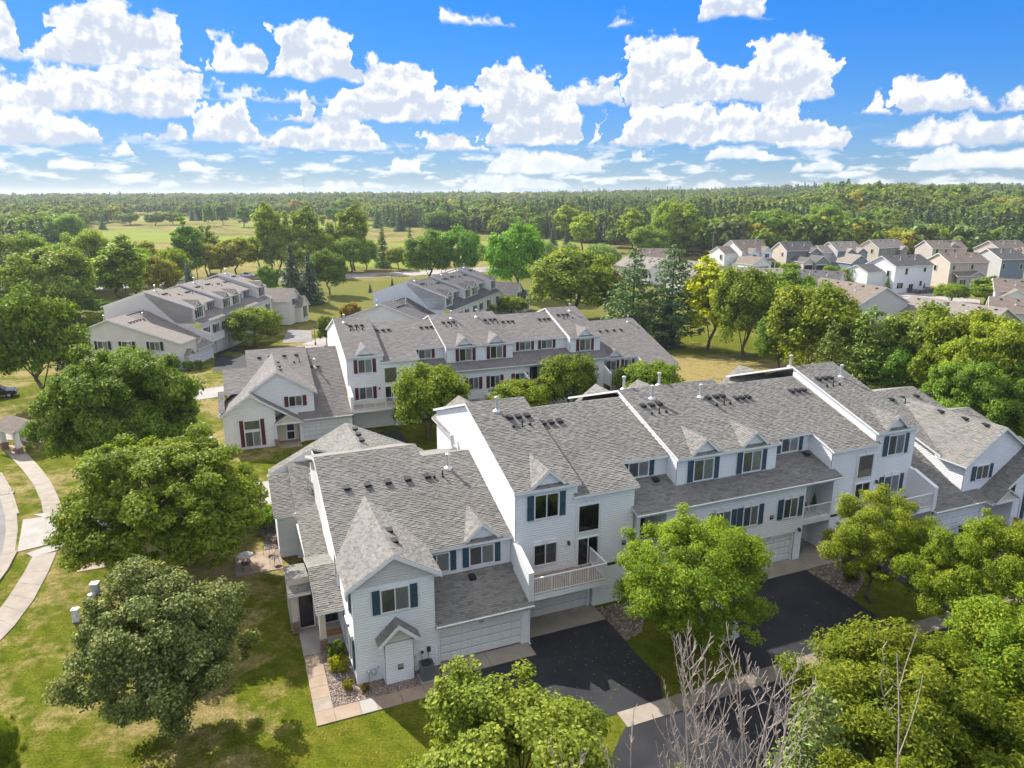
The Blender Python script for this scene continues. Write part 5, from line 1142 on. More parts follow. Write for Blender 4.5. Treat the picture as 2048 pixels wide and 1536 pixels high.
conifer('spruce_b', 32, 12.0, 2.5, 28, 12, 26, 0.27, 'leaf_pine', 0.25, 0.03, 0.90)
conifer('pine_a', 33, 13.0, 4.2, 22, 9, 44, 0.33, 'leaf_pine', -0.06, 0.10, 0.60, 0.12, 0.24, 0.16)
conifer('pine_b', 34, 13.0, 4.0, 20, 9, 44, 0.33, 'leaf_pine', -0.10, 0.12, 0.55, 0.15, 0.24, 0.16)
willow('willow_a', 35, 5.0, 9.0, 420, 0.33, 'leaf_willow')
broadleaf('shrub_a', 41, 0.55, 0.50, 0.48, 34, 2600, 0.045, 'leaf_ash', 0.12, (0.22, 0.34), 0.02, 6, 0.6, 0.55)
broadleaf('shrub_b', 42, 1.0, 0.9, 0.85, 46, 3000, 0.075, 'leaf_oak', 0.12, (0.2, 0.32), 0.03, 6, 0.6, 0.55)
# far wood
for i, (mt, q) in enumerate((('leaf_oak', 51), ('leaf_maple', 52), ('leaf_oak', 53), ('leaf_gold', 54), ('leaf_willow', 58))): broadleaf('far_%d' % i, q, 5.0, 4.6, 7.6, 44, 520, 0.95, mt, 0.22, (0.2, 0.34), 0.25, 3)
conifer('far_5', 55, 15.0, 3.6, 14, 7, 9, 0.95, 'leaf_pine', 0.10, 0.08, 0.75); conifer('far_6', 56, 14.0, 2.8, 14, 7, 9, 0.85, 'leaf_spruce', 0.25, 0.05, 0.95)
def plant(name, key, loc, h, rad, label, cat='tree', tint=(1, 1, 1), rz=None, group=None, crown='crown'):
    cm, tm, H0, R0 = PROTO[key]; rnd = random.Random(hash((round(loc[0], 1), round(loc[1], 1))) & 0xffff)
    o = empty(name, loc, rnd.random() * 6.28 if rz is None else rz, label, cat, group)
    sx = rad / R0; o.scale = (sx, sx * rnd.uniform(0.94, 1.06), h / H0)
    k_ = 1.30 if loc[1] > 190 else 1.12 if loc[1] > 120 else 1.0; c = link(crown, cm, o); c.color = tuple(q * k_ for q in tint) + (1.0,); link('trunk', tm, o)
    return o
def tree_px(name, key, px, base, top, width, label, tint=(1, 1, 1), rz=None, group=None, cat='tree', rmax=None):
    """stand a tree on the ground point seen at (px, base); its crown reaches up to the line of sight at (px, top)"""
    p = ground_at(px, base); d = pxdir(px, top); hd = math.hypot(p.x, p.y); z = CAM_H + d.z * hd / math.hypot(d.x, d.y)
    h = (z - p.z) * (1.0 if p.y < 60 else 1.12 if 'spruce' in key or 'pine' in key else 1.06); depth = p.y * math.cos(R(PITCH)) + (CAM_H - p.z - h * 0.6) * math.sin(R(PITCH)); rad = 0.88 * width / 2 / FPX * depth
    p.x = (px - 1024) * depth / FPX            # the crown, not the foot, stands over this column
    return plant(name, key, p, max(h, 0.3), rad, label, cat, tint, rz, group)
G = 1.0
# --- trees round the near lawn
tree_px('olive_tree', 'olive_a', 318, 1466, 1140, 400, 'grey-green round tree on the front lawn, nearest one at lower left', (1.05, 1.0, 1.0), 1.0)
tree_px('shade_tree', 'oak_a', 340, 1152, 882, 430, 'broad shade tree with bright yellow-green top beside the patio', (1.25, 1.3, 1.0), 2.2)
tree_px('shade_tree', 'oak_a', 250, 985, 700, 350, 'dark green spreading tree behind the mailbox shelter', (0.90, 0.98, 0.95), 4.0)
tree_px('shade_tree', 'round_b', 62, 806, 585, 205, 'tall dense tree at the left picture edge above the shelter', (0.95, 1.1, 0.9), 5.0)
tree_px('ash_tree', 'ash_a', -22, 1640, 1405, 130, 'yellow-green branch tips at the lower left picture corner', (1, 1, 1), 0.3)
# --- trees in front of the near row
plant('maple_tree', 'maple_a', (0.1, 20.6, 0), 8.0, 4.0, 'leafy maple at bottom centre in front of the garage drive', 'tree', (1.12, 1.12, 1.1), 0.7)
tree_px('ash_tree', 'ash_a', 1384, 1322, 1048, 352, 'yellow-green ash tree on the lawn strip between the two black driveways', (1.0, 1.0, 1.0), 1.9)
tree_px('ash_tree', 'ash_b', 1768, 1205, 985, 262, 'yellow-green ash tree in front of the far tall home balcony', (1.05, 1.0, 1.0), 3.1)
tree_px('ash_tree', 'ash_b', 1985, 1330, 1030, 330, 'large yellow-green ash at the right edge, upper one of two', (0.92, 0.98, 0.9), 5.0)
plant('ash_tree', 'ash_a', (15.8, 22.4, 0), 8.7, 4.8, 'large ash at the lower right corner, overlapping the gutter strip', 'tree', (0.86, 0.94, 0.85), 4.1)
plant('ash_tree', 'ash_b', (11.6, 17.0, 0), 8.0, 3.6, 'shaded ash at the bottom edge right of the juniper', 'tree', (0.85, 0.95, 0.85), 2.6)
plant('ash_tree', 'ash_b', (20.4, 23.4, 0), 9.6, 4.6, 'ash filling the right picture edge below the upper right ash', 'tree', (0.9, 0.95, 0.85), 0.4)
plant('juniper_tree', 'juniper_a', (10.7, 20.6, 0), 8.9, 2.2, 'olive-green juniper standing left of the lower right ash', 'tree', (1.0, 1.0, 1.0), 1.0)
plant('juniper_tree', 'juniper_a', (7.9, 16.4, 0), 9.2, 1.5, 'light olive juniper tip at the bottom edge right of the bare tree', 'tree', (1.1, 1.1, 1.0), 2.0)
plant('juniper_tree', 'juniper_a', (5.4, 18.6, 0), 7.6, 1.7, 'grey-green juniper behind the bare branches at the bottom edge', 'tree', (0.9, 0.95, 1.05), 3.0)
plant('maple_tree', 'maple_a', (3.0, 14.5, 0), 9.4, 1.9, 'small leafy tree at the bottom edge between maple and bare tree', 'tree', (1.0, 1.0, 0.8), 3.4)
def bare_tree(name, loc, seed, label, stems, dens=1.0):
    """leafless young tree: upright leaders, opposite branches that curve up, short twigs"""
    rnd = random.Random(seed); mb = MB(); tw = MB()
    def path(p, d, L, n, up, jit):
        pts = [Vector(p)]; d = Vector(d).normalized()
        for i in range(n):
            d = (d + Vector((rnd.gauss(0, jit), rnd.gauss(0, jit), up))).normalized(); pts.append(pts[-1] + d * (L / n))
        return pts
    def draw(t, pts, r0, r1, k):
        n = len(pts) - 1
        for i in range(n): t.tube(pts[i], pts[i + 1], r0 + (r1 - r0) * i / n, r0 + (r1 - r0) * (i + 1) / n, k, False)
    for (dx, dy, L, r, x0, y0) in stems:
        P = path((x0, y0, -0.3), (dx, dy, 1), L, 16, 0.03, 0.025); draw(mb, P, r, 0.012, 7)
        for i in range(5, 16):
            f = i / 16; ang = rnd.random() * 6.28
            for sd_ in (0, math.pi):
                if rnd.random() > 0.9 * dens: continue
                a = ang + sd_ + rnd.gauss(0, 0.3); bl = L * (0.36 * (1 - f) + 0.07) * rnd.uniform(0.7, 1.25)
                B = path(P[i], (math.cos(a) * 0.85, math.sin(a) * 0.85, 0.75), bl, 7, 0.16, 0.05); draw(tw, B, max(0.013, r * 0.45 * (1.1 - f)), 0.010, 5)
                for j in range(2, 8):
                    c = rnd.random() * 6.28
                    for s2 in (0, math.pi):
                        if rnd.random() > 0.72 * dens: continue
                        dd = (B[j] - B[j - 1]).normalized() * 0.8 + Vector((math.cos(c + s2), math.sin(c + s2), 0.35)) * 0.7
                        T = path(B[j], dd, rnd.uniform(0.14, 0.55) * (1.2 - j / 9), 2, 0.12, 0.05); draw(tw, T, 0.010, 0.007, 4)
    o = empty(name, loc, 0, label, 'tree'); mb.build('trunk', MAT['bark_pale'], o); tag(tw.build('branches', MAT['bark_pale'], o), kind='stuff')
    return o
bare_tree('bare_tree', (6.0, 15.6, 0), 5, 'leafless tree with pale upright branches at the bottom edge', [(0.0, 0.02, 14.6, 0.085, 0, 0), (0.085, 0.03, 13.9, 0.070, 0.25, 0.1), (-0.13, 0.03, 13.2, 0.06, -0.2, 0.0), (0.03, 0.06, 13.3, 0.05, 0.1, 0.4), (0.16, 0.05, 13.0, 0.05, 0.4, 0.2), (-0.06, 0.08, 13.4, 0.05, -0.1, 0.3)], 1.1)
bare_tree('bare_tree', (9.4, 13.4, 0), 8, 'single thin bare trunk in front of the lower right ash', [(0.01, 0.02, 14.2, 0.055, 0, 0)], 0.35)
bare_tree('bare_tree', (2.6, 13.6, 0), 9, 'low sprawl of dead twigs in front of the bottom centre maple', [(-0.12, 0.05, 12.4, 0.05, 0, 0), (0.02, 0.04, 12.8, 0.045, 0.3, 0), (-0.22, 0.04, 12.0, 0.045, -0.3, 0)], 0.85)
# --- between the rows
tree_px('ash_tree', 'round_c', 858, 882, 742, 176, 'round yellow-green tree in front of the burgundy-shuttered tall home', (0.95, 1.0, 0.9))
tree_px('ash_tree', 'round_c', 1040, 852, 768, 150, 'yellow-green crown just over the ridge, left of the two middle ones', (1.05, 1.05, 0.9))
tree_px('ash_tree', 'round_c', 1140, 836, 718, 138, 'darker round tree before the open balcony of the white row', (0.78, 0.90, 0.85))
tree_px('ash_tree', 'round_c', 1300, 815, 732, 160, 'round tree before the far end home of the white row', (0.85, 0.95, 0.85))
tree_px('ash_tree', 'round_c', 508, 694, 620, 122, 'round ash in the court beside the cream row', (0.90, 0.98, 0.85))
tree_px('ash_tree', 'round_c', 960, 640, 606, 72, 'low yellow-green tree by the garages of the charcoal-roofed row, left one', (1.0, 1.0, 0.9))
tree_px('ash_tree', 'round_c', 1022, 632, 596, 76, 'yellow-green tree by the garages of the charcoal-roofed row, right one', (0.95, 1.0, 0.9))
tree_px('small_tree', 'round_d', 702, 655, 608, 52, 'small orange-tinted tree at the back corner of the white row', (0.9, 0.75, 0.8))
tree_px('small_tree', 'round_c', 652, 690, 636, 44, 'slim green shrub tree beside the street lamp', (0.6, 0.8, 0.8))
# --- belt on the right, behind the near row
belt = [('maple_tree', 'round_a', 1150, 640, 517, 160, 'bright round maple right of the charcoal-roofed row', (0.95, 1.0, 0.75)),
 ('dark_tree', 'round_b', 1030, 596, 466, 100, 'tall dark tree directly right of the charcoal-roofed row', (0.85, 1.05, 0.8)),
 ('dark_tree', 'round_b', 918, 565, 468, 84, 'dark round tree behind the ridge of the charcoal-roofed row, right one', (0.75, 0.95, 0.9)),
 ('dark_tree', 'round_b', 858, 565, 476, 90, 'dark round tree behind the ridge of the charcoal-roofed row, left one', (0.78, 0.95, 0.95)),
 ('russet_tree', 'round_d', 1218, 640, 552, 66, 'tree with orange leaves left of the tall pines', (0.62, 0.50, 0.8)),
 ('white_pine', 'pine_a', 1268, 690, 520, 120, 'tall dark pine, left one of the pair behind the white row', (1.0, 1.0, 1.1)),
 ('white_pine', 'pine_b', 1346, 692, 512, 118, 'tall dark pine, right one of the pair behind the white row', (0.95, 1.0, 1.15)),
 ('blue_spruce', 'spruce_a', 1336, 694, 612, 62, 'small bluish spruce at the foot of the tall pines', (0.8, 0.95, 1.3)),
 ('yellow_tree', 'tall_a', 1422, 700, 536, 92, 'slender yellow tree beside the dry knoll', (2.0, 1.6, 0.6)),
 ('maple_tree', 'round_a', 1500, 718, 556, 122, 'full green maple with visible trunk on the dry knoll', (0.90, 0.95, 0.7)),
 ('maple_tree', 'round_b', 1590, 700, 560, 110, 'dark maple right of the knoll maple', (0.95, 1.1, 0.85)),
 ('maple_tree', 'round_a', 1640, 760, 592, 170, 'wide maple with orange tints behind the near row', (1.0, 0.92, 0.7)),
 ('scots_pine', 'pine_b', 1740, 790, 632, 110, 'olive pine rising before the plain grey gable end', (1.7, 1.55, 0.9)),
 ('scots_pine', 'pine_a', 1665, 800, 660, 90, 'olive pine half hidden behind the near row ridge', (1.6, 1.5, 0.9)),
 ('grey_tree', 'round_b', 1845, 790, 628, 140, 'grey-green tree before the low mauve roof', (1.25, 1.25, 1.4)),
 ('maple_tree', 'round_a', 1925, 850, 640, 150, 'green maple right of the grey-green tree', (0.95, 1.0, 0.7)),
 ('maple_tree', 'oak_a', 2010, 920, 660, 230, 'big maple at the right picture edge behind the far end home', (1.5, 1.35, 1.0)),
 ('dark_tree', 'oak_a', 1955, 935, 740, 190, 'dark tree close behind the far end home gables', (0.95, 1.0, 0.9)),
 ('dark_tree', 'round_b', 1560, 745, 640, 90, 'shadowed tree between maple and near row roof', (0.8, 0.95, 0.8)),
 ('dark_tree', 'round_b', 1800, 800, 700, 110, 'low dark tree over the near row ridge at right', (0.8, 0.95, 0.8))]
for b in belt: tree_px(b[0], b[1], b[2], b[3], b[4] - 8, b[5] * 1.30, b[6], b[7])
# --- left of the rows, up to the county road
left = [('maple_tree', 'round_a', 92, 640, 508, 150, 'large round tree with golden top left of the cream row', (1.0, 0.95, 0.6)),
 ('maple_tree', 'tall_a', 240, 622, 484, 92, 'tall light green tree above the cream row roof end', (1.15, 1.1, 0.8)),
 ('yellow_tree', 'round_d', 316, 600, 520, 72, 'golden bushy tree above the middle of the cream row roof', (0.75, 0.85, 0.6)),
 ('blue_spruce', 'spruce_a', 376, 592, 528, 40, 'small blue-grey spruce behind the cream row ridge', (1.0, 1.15, 1.6)),
 ('dark_spruce', 'spruce_a', 582, 612, 500, 74, 'dark spruce left of the round road tree', (0.75, 0.85, 0.85)),
 ('dark_spruce', 'spruce_a', 617, 608, 512, 66, 'dark spruce right beside the round road tree', (0.70, 0.75, 0.75)),
 ('dark_tree', 'round_b', 538, 592, 538, 40, 'low dark bush tree next to the white pickup', (0.8, 1.0, 0.8)),
 ('dark_tree', 'round_b', 656, 590, 508, 70, 'round dark tree with bare trunk by the county road', (0.7, 0.9, 0.75)),
 ('dark_tree', 'pine_a', 20, 640, 520, 110, 'dark pine at the left picture edge', (0.95, 1.0, 1.0)),
 ('dark_tree', 'pine_b', 150, 600, 500, 90, 'dark pine behind the large golden-topped tree', (0.8, 0.85, 0.9))]
left += [('leafy_tree', 'round_c', 35, 590, 478, 120, 'pale tree above the dark pine at the left edge', (0.75, 0.85, 0.8)), ('leafy_tree', 'round_a', 175, 585, 470, 90, 'light tree rising behind the golden-topped one', (1.1, 1.05, 0.8)),
 ('leafy_tree', 'round_b', 265, 590, 505, 80, 'dark tree between the tall light tree and the golden bush', (1.0, 1.1, 0.8)), ('leafy_tree', 'round_c', 345, 580, 505, 60, 'yellow-green tree right of the golden bush', (0.9, 0.95, 0.7)), ('leafy_tree', 'round_a', 140, 650, 560, 90, 'low tree at the foot of the large golden-topped one', (0.8, 0.9, 0.7)), ('leafy_tree', 'round_b', 30, 690, 600, 120, 'shadowed tree behind the tall dense left-edge tree', (0.8, 0.95, 0.8))]
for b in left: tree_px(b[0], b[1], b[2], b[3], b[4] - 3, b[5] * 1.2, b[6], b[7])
ordn = ['first', 'second', 'third', 'fourth', 'fifth', 'sixth', 'seventh', 'eighth', 'ninth', 'tenth', 'eleventh', 'twelfth', 'thirteenth', 'fourteenth', 'fifteenth', 'sixteenth', 'seventeenth', 'eighteenth', 'nineteenth', 'twentieth', 'twenty-first', 'twenty-second']
def series(items, what, where, group):
    items = sorted(items, key=lambda t: t[2]); seen = {}
    for b in items:
        k = seen.setdefault(b[0], 0); seen[b[0]] += 1
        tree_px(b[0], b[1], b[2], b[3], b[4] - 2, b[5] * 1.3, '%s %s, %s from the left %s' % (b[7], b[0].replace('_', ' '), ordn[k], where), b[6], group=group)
road = [('bushy_tree', 'round_d', 440, 552, 500, 50, (0.8, 0.85, 0.6), 'golden'), ('bushy_tree', 'round_c', 515, 544, 478, 50, (0.9, 0.95, 0.7), 'light'), ('bushy_tree', 'round_a', 560, 548, 470, 60, (0.9, 1.0, 0.7), 'leafy'), ('bushy_tree', 'round_c', 640, 546, 475, 60, (0.8, 0.9, 0.7), 'soft'), ('bushy_tree', 'round_a', 730, 540, 485, 46, (0.9, 0.95, 0.7), 'round'), ('bushy_tree', 'round_a', 130, 578, 490, 70, (0.9, 1.0, 0.75), 'full'), ('bushy_tree', 'round_c', 60, 578, 480, 80, (0.8, 0.9, 0.7), 'broad'), ('bushy_tree', 'round_b', 0, 580, 485, 90, (0.9, 1.0, 0.8), 'dark'), ('bushy_tree', 'round_a', 985, 540, 490, 60, (0.85, 1.0, 0.75), 'dense'), ('bushy_tree', 'round_b', 1075, 560, 505, 50, (0.9, 1.0, 0.8), 'shaded'),
 ('poplar_tree', 'tall_b', 372, 560, 446, 56, (0.95, 1.05, 0.7), 'dark green'), ('poplar_tree', 'airy_a', 415, 548, 458, 44, (1.0, 1.0, 0.7), 'thin'), ('golden_tree', 'round_d', 412, 556, 494, 70, (0.80, 0.85, 0.6), 'golden'), ('golden_tree', 'round_d', 470, 552, 482, 76, (0.72, 0.85, 0.6), 'golden'),
 ('poplar_tree', 'tall_a', 535, 548, 418, 52, (1.15, 1.1, 0.7), 'light green'), ('poplar_tree', 'airy_a', 575, 545, 432, 44, (1.0, 1.0, 0.6), 'open crowned'), ('poplar_tree', 'tall_a', 612, 548, 424, 52, (0.95, 1.0, 0.7), 'green'), ('poplar_tree', 'airy_a', 655, 540, 440, 40, (1.0, 1.0, 0.6), 'sparse'), ('poplar_tree', 'tall_a', 706, 542, 421, 58, (1.10, 1.1, 0.6), 'tallest bright'),
 ('bushy_tree', 'round_c', 700, 545, 480, 70, (0.8, 0.9, 0.7), 'yellow-green'), ('bushy_tree', 'round_a', 600, 552, 490, 70, (0.9, 0.9, 0.6), 'mid green'), ('fir_tree', 'spruce_b', 764, 536, 455, 34, (0.95, 1.0, 0.8), 'narrow'), ('fir_tree', 'spruce_b', 820, 530, 462, 32, (0.75, 0.85, 0.8), 'dark'), ('bushy_tree', 'round_c', 795, 540, 500, 40, (0.85, 0.9, 0.7), 'low'),
 ('bushy_tree', 'round_c', 205, 575, 486, 60, (0.8, 0.85, 0.7), 'pale'), ('bushy_tree', 'round_d', 290, 570, 490, 60, (0.7, 0.8, 0.6), 'yellowish'), ('bushy_tree', 'round_a', 350, 560, 500, 50, (0.9, 0.9, 0.7), 'green')]
series(road, 'tree', 'along the county road', 'trees along the far side of the county road')
golf = [('golf_tree', 'tall_b', 415, 452, 412, 20, (0.9, 1.0, 0.9), 'dark'), ('golf_tree', 'tall_b', 443, 450, 411, 22, (0.9, 1.0, 0.9), 'dark'), ('golf_tree', 'tall_b', 486, 454, 413, 26, (0.85, 1.0, 0.9), 'dark'), ('golf_tree', 'round_b', 258, 450, 430, 32, (1.0, 1.05, 1.1), 'broad'), ('golf_tree', 'round_b', 310, 452, 428, 36, (1.1, 1.1, 1.1), 'broad'), ('golf_tree', 'round_b', 345, 450, 427, 30, (1.1, 1.1, 1.1), 'broad'),
 ('golf_fir', 'spruce_b', 203, 458, 435, 16, (0.9, 1.0, 1.0), 'small'), ('golf_fir', 'spruce_a', 383, 442, 417, 13, (0.8, 0.9, 1.0), 'dark'), ('golf_fir', 'spruce_a', 397, 442, 419, 13, (0.8, 0.9, 1.0), 'dark'), ('golf_fir', 'spruce_b', 753, 456, 420, 20, (0.8, 0.9, 0.9), 'tall'), ('golf_tree', 'round_b', 690, 448, 402, 50, (0.9, 1.0, 0.9), 'grouped'), ('golf_tree', 'round_b', 670, 452, 418, 34, (0.8, 0.95, 0.9), 'grouped'),
 ('golf_fir', 'spruce_b', 953, 500, 461, 22, (0.8, 0.95, 0.8), 'cone shaped'), ('golf_fir', 'spruce_b', 990, 500, 460, 24, (0.8, 0.95, 0.8), 'cone shaped'), ('golf_tree', 'round_d', 594, 432, 404, 30, (0.8, 0.75, 0.7), 'tan'), ('golf_tree', 'round_b', 520, 440, 412, 44, (0.95, 1.05, 0.9), 'wide'), ('golf_fir', 'spruce_a', 800, 462, 425, 26, (0.8, 0.9, 0.9), 'dark'), ('golf_tree', 'round_b', 880, 460, 425, 60, (0.85, 0.95, 0.9), 'grouped'),
 ('golf_tree', 'round_a', 130, 500, 435, 62, (0.8, 0.95, 0.8), 'large'), ('golf_tree', 'round_a', 100, 470, 428, 40, (1.1, 1.05, 0.8), 'pale')]
series(golf, 'tree', 'on the golf course', 'trees standing on the golf course')
meadow = [('willow_tree', 'willow_a', 1090, 540, 486, 52, (0.95, 1.0, 0.9), 'drooping'), ('willow_tree', 'willow_a', 1140, 542, 490, 50, (0.9, 0.95, 0.9), 'drooping'), ('willow_tree', 'willow_a', 1200, 545, 490, 70, (0.95, 1.0, 0.9), 'drooping'), ('lime_tree', 'tall_a', 1136, 480, 418, 46, (1.25, 1.2, 0.8), 'bright'), ('lime_tree', 'tall_a', 1167, 500, 432, 46, (1.3, 1.25, 0.9), 'bright'), ('lime_tree', 'tall_a', 1265, 500, 426, 42, (1.2, 1.15, 0.8), 'bright'),
 ('lime_tree', 'round_a', 1335, 512, 412, 54, (1.0, 1.0, 0.7), 'tall'), ('lime_tree', 'tall_a', 1370, 512, 418, 60, (1.15, 1.1, 0.8), 'wide'), ('meadow_fir', 'spruce_a', 1106, 500, 455, 24, (0.8, 0.9, 0.8), 'dark'), ('meadow_fir', 'spruce_a', 1133, 505, 458, 20, (0.8, 0.9, 0.8), 'dark'), ('meadow_fir', 'spruce_b', 1220, 480, 455, 18, (1.1, 1.1, 0.8), 'small'), ('lime_tree', 'round_b', 1300, 520, 458, 70, (1.0, 1.0, 0.8), 'low dark'), ('shade_tree_far', 'round_b', 1560, 500, 428, 70, (1.0, 1.0, 0.8), 'big'), ('shade_tree_far', 'round_a', 1650, 505, 418, 60, (0.8, 0.95, 0.8), 'dark'), ('shade_tree_far', 'spruce_a', 1855, 490, 420, 40, (0.9, 1.0, 1.0), 'pointed')]
series(meadow, 'tree', 'in front of the pine wood', 'trees between meadow and pine wood')
yard = [('yard_tree', 'round_a', 1545, 542, 522, 36, (1.1, 1.05, 0.7), 'green'), ('yard_tree', 'round_c', 1660, 572, 535, 30, (0.8, 0.9, 0.7), 'slim'), ('yard_tree', 'round_c', 1705, 580, 540, 54, (0.8, 0.85, 0.8), 'leafy'), ('yard_tree', 'spruce_b', 1775, 590, 556, 22, (1.0, 1.1, 0.9), 'pointed'), ('yard_tree', 'round_c', 1905, 606, 572, 60, (0.85, 0.9, 0.7), 'wide'), ('yard_tree', 'tall_a', 1978, 612, 558, 54, (0.95, 1.0, 0.7), 'full'), ('yard_tree', 'round_a', 1870, 520, 488, 36, (1.2, 1.15, 0.8), 'light'), ('yard_tree', 'round_c', 1580, 560, 530, 40, (0.8, 0.9, 0.8), 'rounded')]
series(yard, 'tree', 'among the houses at right', 'young trees in the house yards')
# shrubs
def shrub(px, py, r, label, tint=(1, 1, 1), key='shrub_a', name='shrub', group=None, loc=None):
    p = ground_at(px, py) if loc is None else loc; return plant(name, key, p, r * 1.75, r, label, 'shrub', tint, None, group, 'foliage')
def AV(u, v, z=0.02): p = AU(u, v); return Vector((p.x, p.y, z))
shrub(0, 0, 0.52, 'dark green shrub at the porch in the rock bed', (0.62, 0.85, 0.6), loc=AV(-0.75, 2.75)); shrub(0, 0, 0.50, 'round golden shrub in the rock bed beside the entry walk', (1.5, 1.25, 0.6), loc=AV(-0.75, 1.55))
shrub(0, 0, 0.30, 'small golden shrub at the corner of the rock bed', (1.2, 0.95, 0.6), loc=AV(-0.55, -0.15)); shrub(0, 0, 0.24, 'tiny russet shrub before the gas meter', (1.0, 0.7, 0.6), loc=AV(0.25, -0.70))
shrub(0, 0, 0.5, 'dark shrub on the rock bed beside the driveway at right', (0.45, 0.6, 0.6), loc=AV(32.4, -2.0)); shrub(0, 0, 1.0, 'round dark shrub against the sun room wall', (0.9, 1.0, 0.8), 'shrub_b', loc=AV(-3.35, 20.3)); shrub(0, 0, 0.8, 'pale shrub behind the dark one by the sun room', (1.5, 1.4, 0.9), 'shrub_b', loc=AV(-3.4, 22.2))
for i, (x, y, r) in enumerate(((348, 742, 1.1), (378, 742, 0.9), (398, 738, 0.8))): shrub(x, y, r, 'clipped dark shrub at the cream gable end, %s from the left' % ordn[i], (0.8, 0.95, 0.8), 'shrub_b', group='shrubs at the cream gable end')
for i, (x, y) in enumerate(((152, 627), (172, 624), (180, 618), (195, 626), (200, 616), (212, 622))): shrub(x, y, 1.3, 'round bush left of the cream row ridge, %s from the left' % ordn[i], (0.8, 0.95, 0.7), 'shrub_b', group='round bushes left of the cream row')
for i, (x, y) in enumerate(((150, 650), (185, 652), (205, 650))): shrub(x, y, 1.6, 'light green bush beside the cream row roof, %s from the left' % ordn[i], (1.6, 1.5, 0.8), 'shrub_b', group='light bushes beside the cream row')
tree_px('fir_sapling', 'spruce_a', 740, 585, 567, 11, 'tiny fir left of the charcoal-roofed row', (0.8, 0.9, 0.8)); tree_px('fir_sapling', 'spruce_a', 784, 574, 556, 11, 'tiny fir above the charcoal-roofed row roof', (0.8, 0.9, 0.8))
# --- the far woods: one mass
def woods():
    rnd = random.Random(77); D0 = [(-300, 330), (0, 360), (110, 430), (190, 720), (560, 800), (700, 720), (800, 560), (900, 520), (1070, 440), (1200, 385), (1420, 345), (1700, 345), (2050, 350), (2350, 360)]
    V = []; S = []; Rt = []; I = []
    step0 = 7.5
    d = 330.0
    while d < 2300:
        st = step0 * (1 if d < 620 else 1.35 if d < 1000 else 2.2)
        x = -300.0
        while x < 2350:
            az = math.atan((x - 1024) / (FPX / math.cos(R(PITCH)) )); dd = d + rnd.uniform(-0.5, 0.5) * st; jx = x + rnd.uniform(-0.5, 0.5) * st / d * FPX
            az = math.atan((jx - 1024) / 1460.0); lim = lerp_pts(x, D0)
            hx, hy = dd * math.sin(az), dd * math.cos(az)
            if dd > lim + 14 * mnoise.noise(Vector((jx * 0.01, dd * 0.02, 0))):
                clear = mnoise.noise(Vector((hx * 0.0045, hy * 0.0045, 9.0)))
                keep = rnd.random() < 0.93 and not (250 < x < 1000 and clear > 0.30 and dd < 1100)
                if keep:
                    V.append((hx, hy, gz(hx, hy) - 0.3)); S.append(rnd.uniform(0.70, 1.35) * (0.92 if x < 600 else 1.05) * (1.0 + 0.35 * mnoise.noise(Vector((hx * 0.012, hy * 0.012, 1.0)))) * (1.30 if 1660 < x < 1960 and 560 < dd < 900 else 1.0)); Rt.append(rnd.random() * 6.28)
                    pine = 1.5 * mnoise.noise(Vector((hx * 0.006, hy * 0.006, 4.0))) + (0.45 if 1060 < x < 1480 and dd < 470 else 0.0) + (0.12 if x > 1400 else -0.05)
                    if pine > 0.22: I.append(rnd.choice((5, 5, 5, 6, 0)))
                    else:
                        q_ = mnoise.noise(Vector((hx * 0.009, hy * 0.009, 7.0)))
                        I.append(rnd.choice((0, 0, 0, 2, 4)) if q_ < -0.05 else rnd.choice((1, 1, 2, 3 if rnd.random() < 0.4 else 1, 4)))
            x += st / d * FPX
        d += st * (0.9 if d < 620 else 1.2)
    me = bpy.data.meshes.new('woods'); me.from_pydata(V, [], [])
    for nm, tp, dat in (('scl', 'FLOAT', S), ('rot', 'FLOAT', Rt), ('idx', 'INT', I)):
        a = me.attributes.new(nm, tp, 'POINT'); a.data.foreach_set('value', dat)
    col = bpy.data.collections.new('wood_kinds')
    for i in range(7):
        c = bpy.data.objects.new('kind_%d' % i, PROTO['far_%d' % i][0]); c.color = ((0.72, 0.76, 0.74, 1), (0.74, 0.80, 0.66, 1), (0.92, 0.92, 0.78, 1), (0.42, 0.50, 0.42, 1), (0.66, 0.72, 0.70, 1), (0.78, 0.80, 0.80, 1), (0.80, 0.86, 0.95, 1))[i]; col.objects.link(c)
    ng = bpy.data.node_groups.new('woods', 'GeometryNodeTree'); ng.interface.new_socket('Geometry', in_out='INPUT', socket_type='NodeSocketGeometry'); ng.interface.new_socket('Geometry', in_out='OUTPUT', socket_type='NodeSocketGeometry')
    n = ng.nodes; l = ng.links; gi = n.new('NodeGroupInput'); go = n.new('NodeGroupOutput'); ip = n.new('GeometryNodeInstanceOnPoints'); ci = n.new('GeometryNodeCollectionInfo')
    ci.inputs['Collection'].default_value = col; ci.inputs['Separate Children'].default_value = True; ci.inputs['Reset Children'].default_value = True
    def attr(nm, tp):
        a = n.new('GeometryNodeInputNamedAttribute'); a.data_type = tp; a.inputs['Name'].default_value = nm; return a.outputs['Attribute']
    cx = n.new('ShaderNodeCombineXYZ'); l.new(attr('rot', 'FLOAT'), cx.inputs[2]); l.new(gi.outputs[0], ip.inputs['Points']); l.new(ci.outputs[0], ip.inputs['Instance']); ip.inputs['Pick Instance'].default_value = True
    l.new(attr('idx', 'INT'), ip.inputs['Instance Index']); l.new(cx.outputs[0], ip.inputs['Rotation']); l.new(attr('scl', 'FLOAT'), ip.inputs['Scale']); l.new(ip.outputs[0], go.inputs[0])
    o = link('woods', me); md = o.modifiers.new('scatter', 'NODES'); md.node_group = ng
    tag(o, 'mixed woods closing the view along the horizon', 'woods', kind='stuff'); print('woods', len(V))
woods()
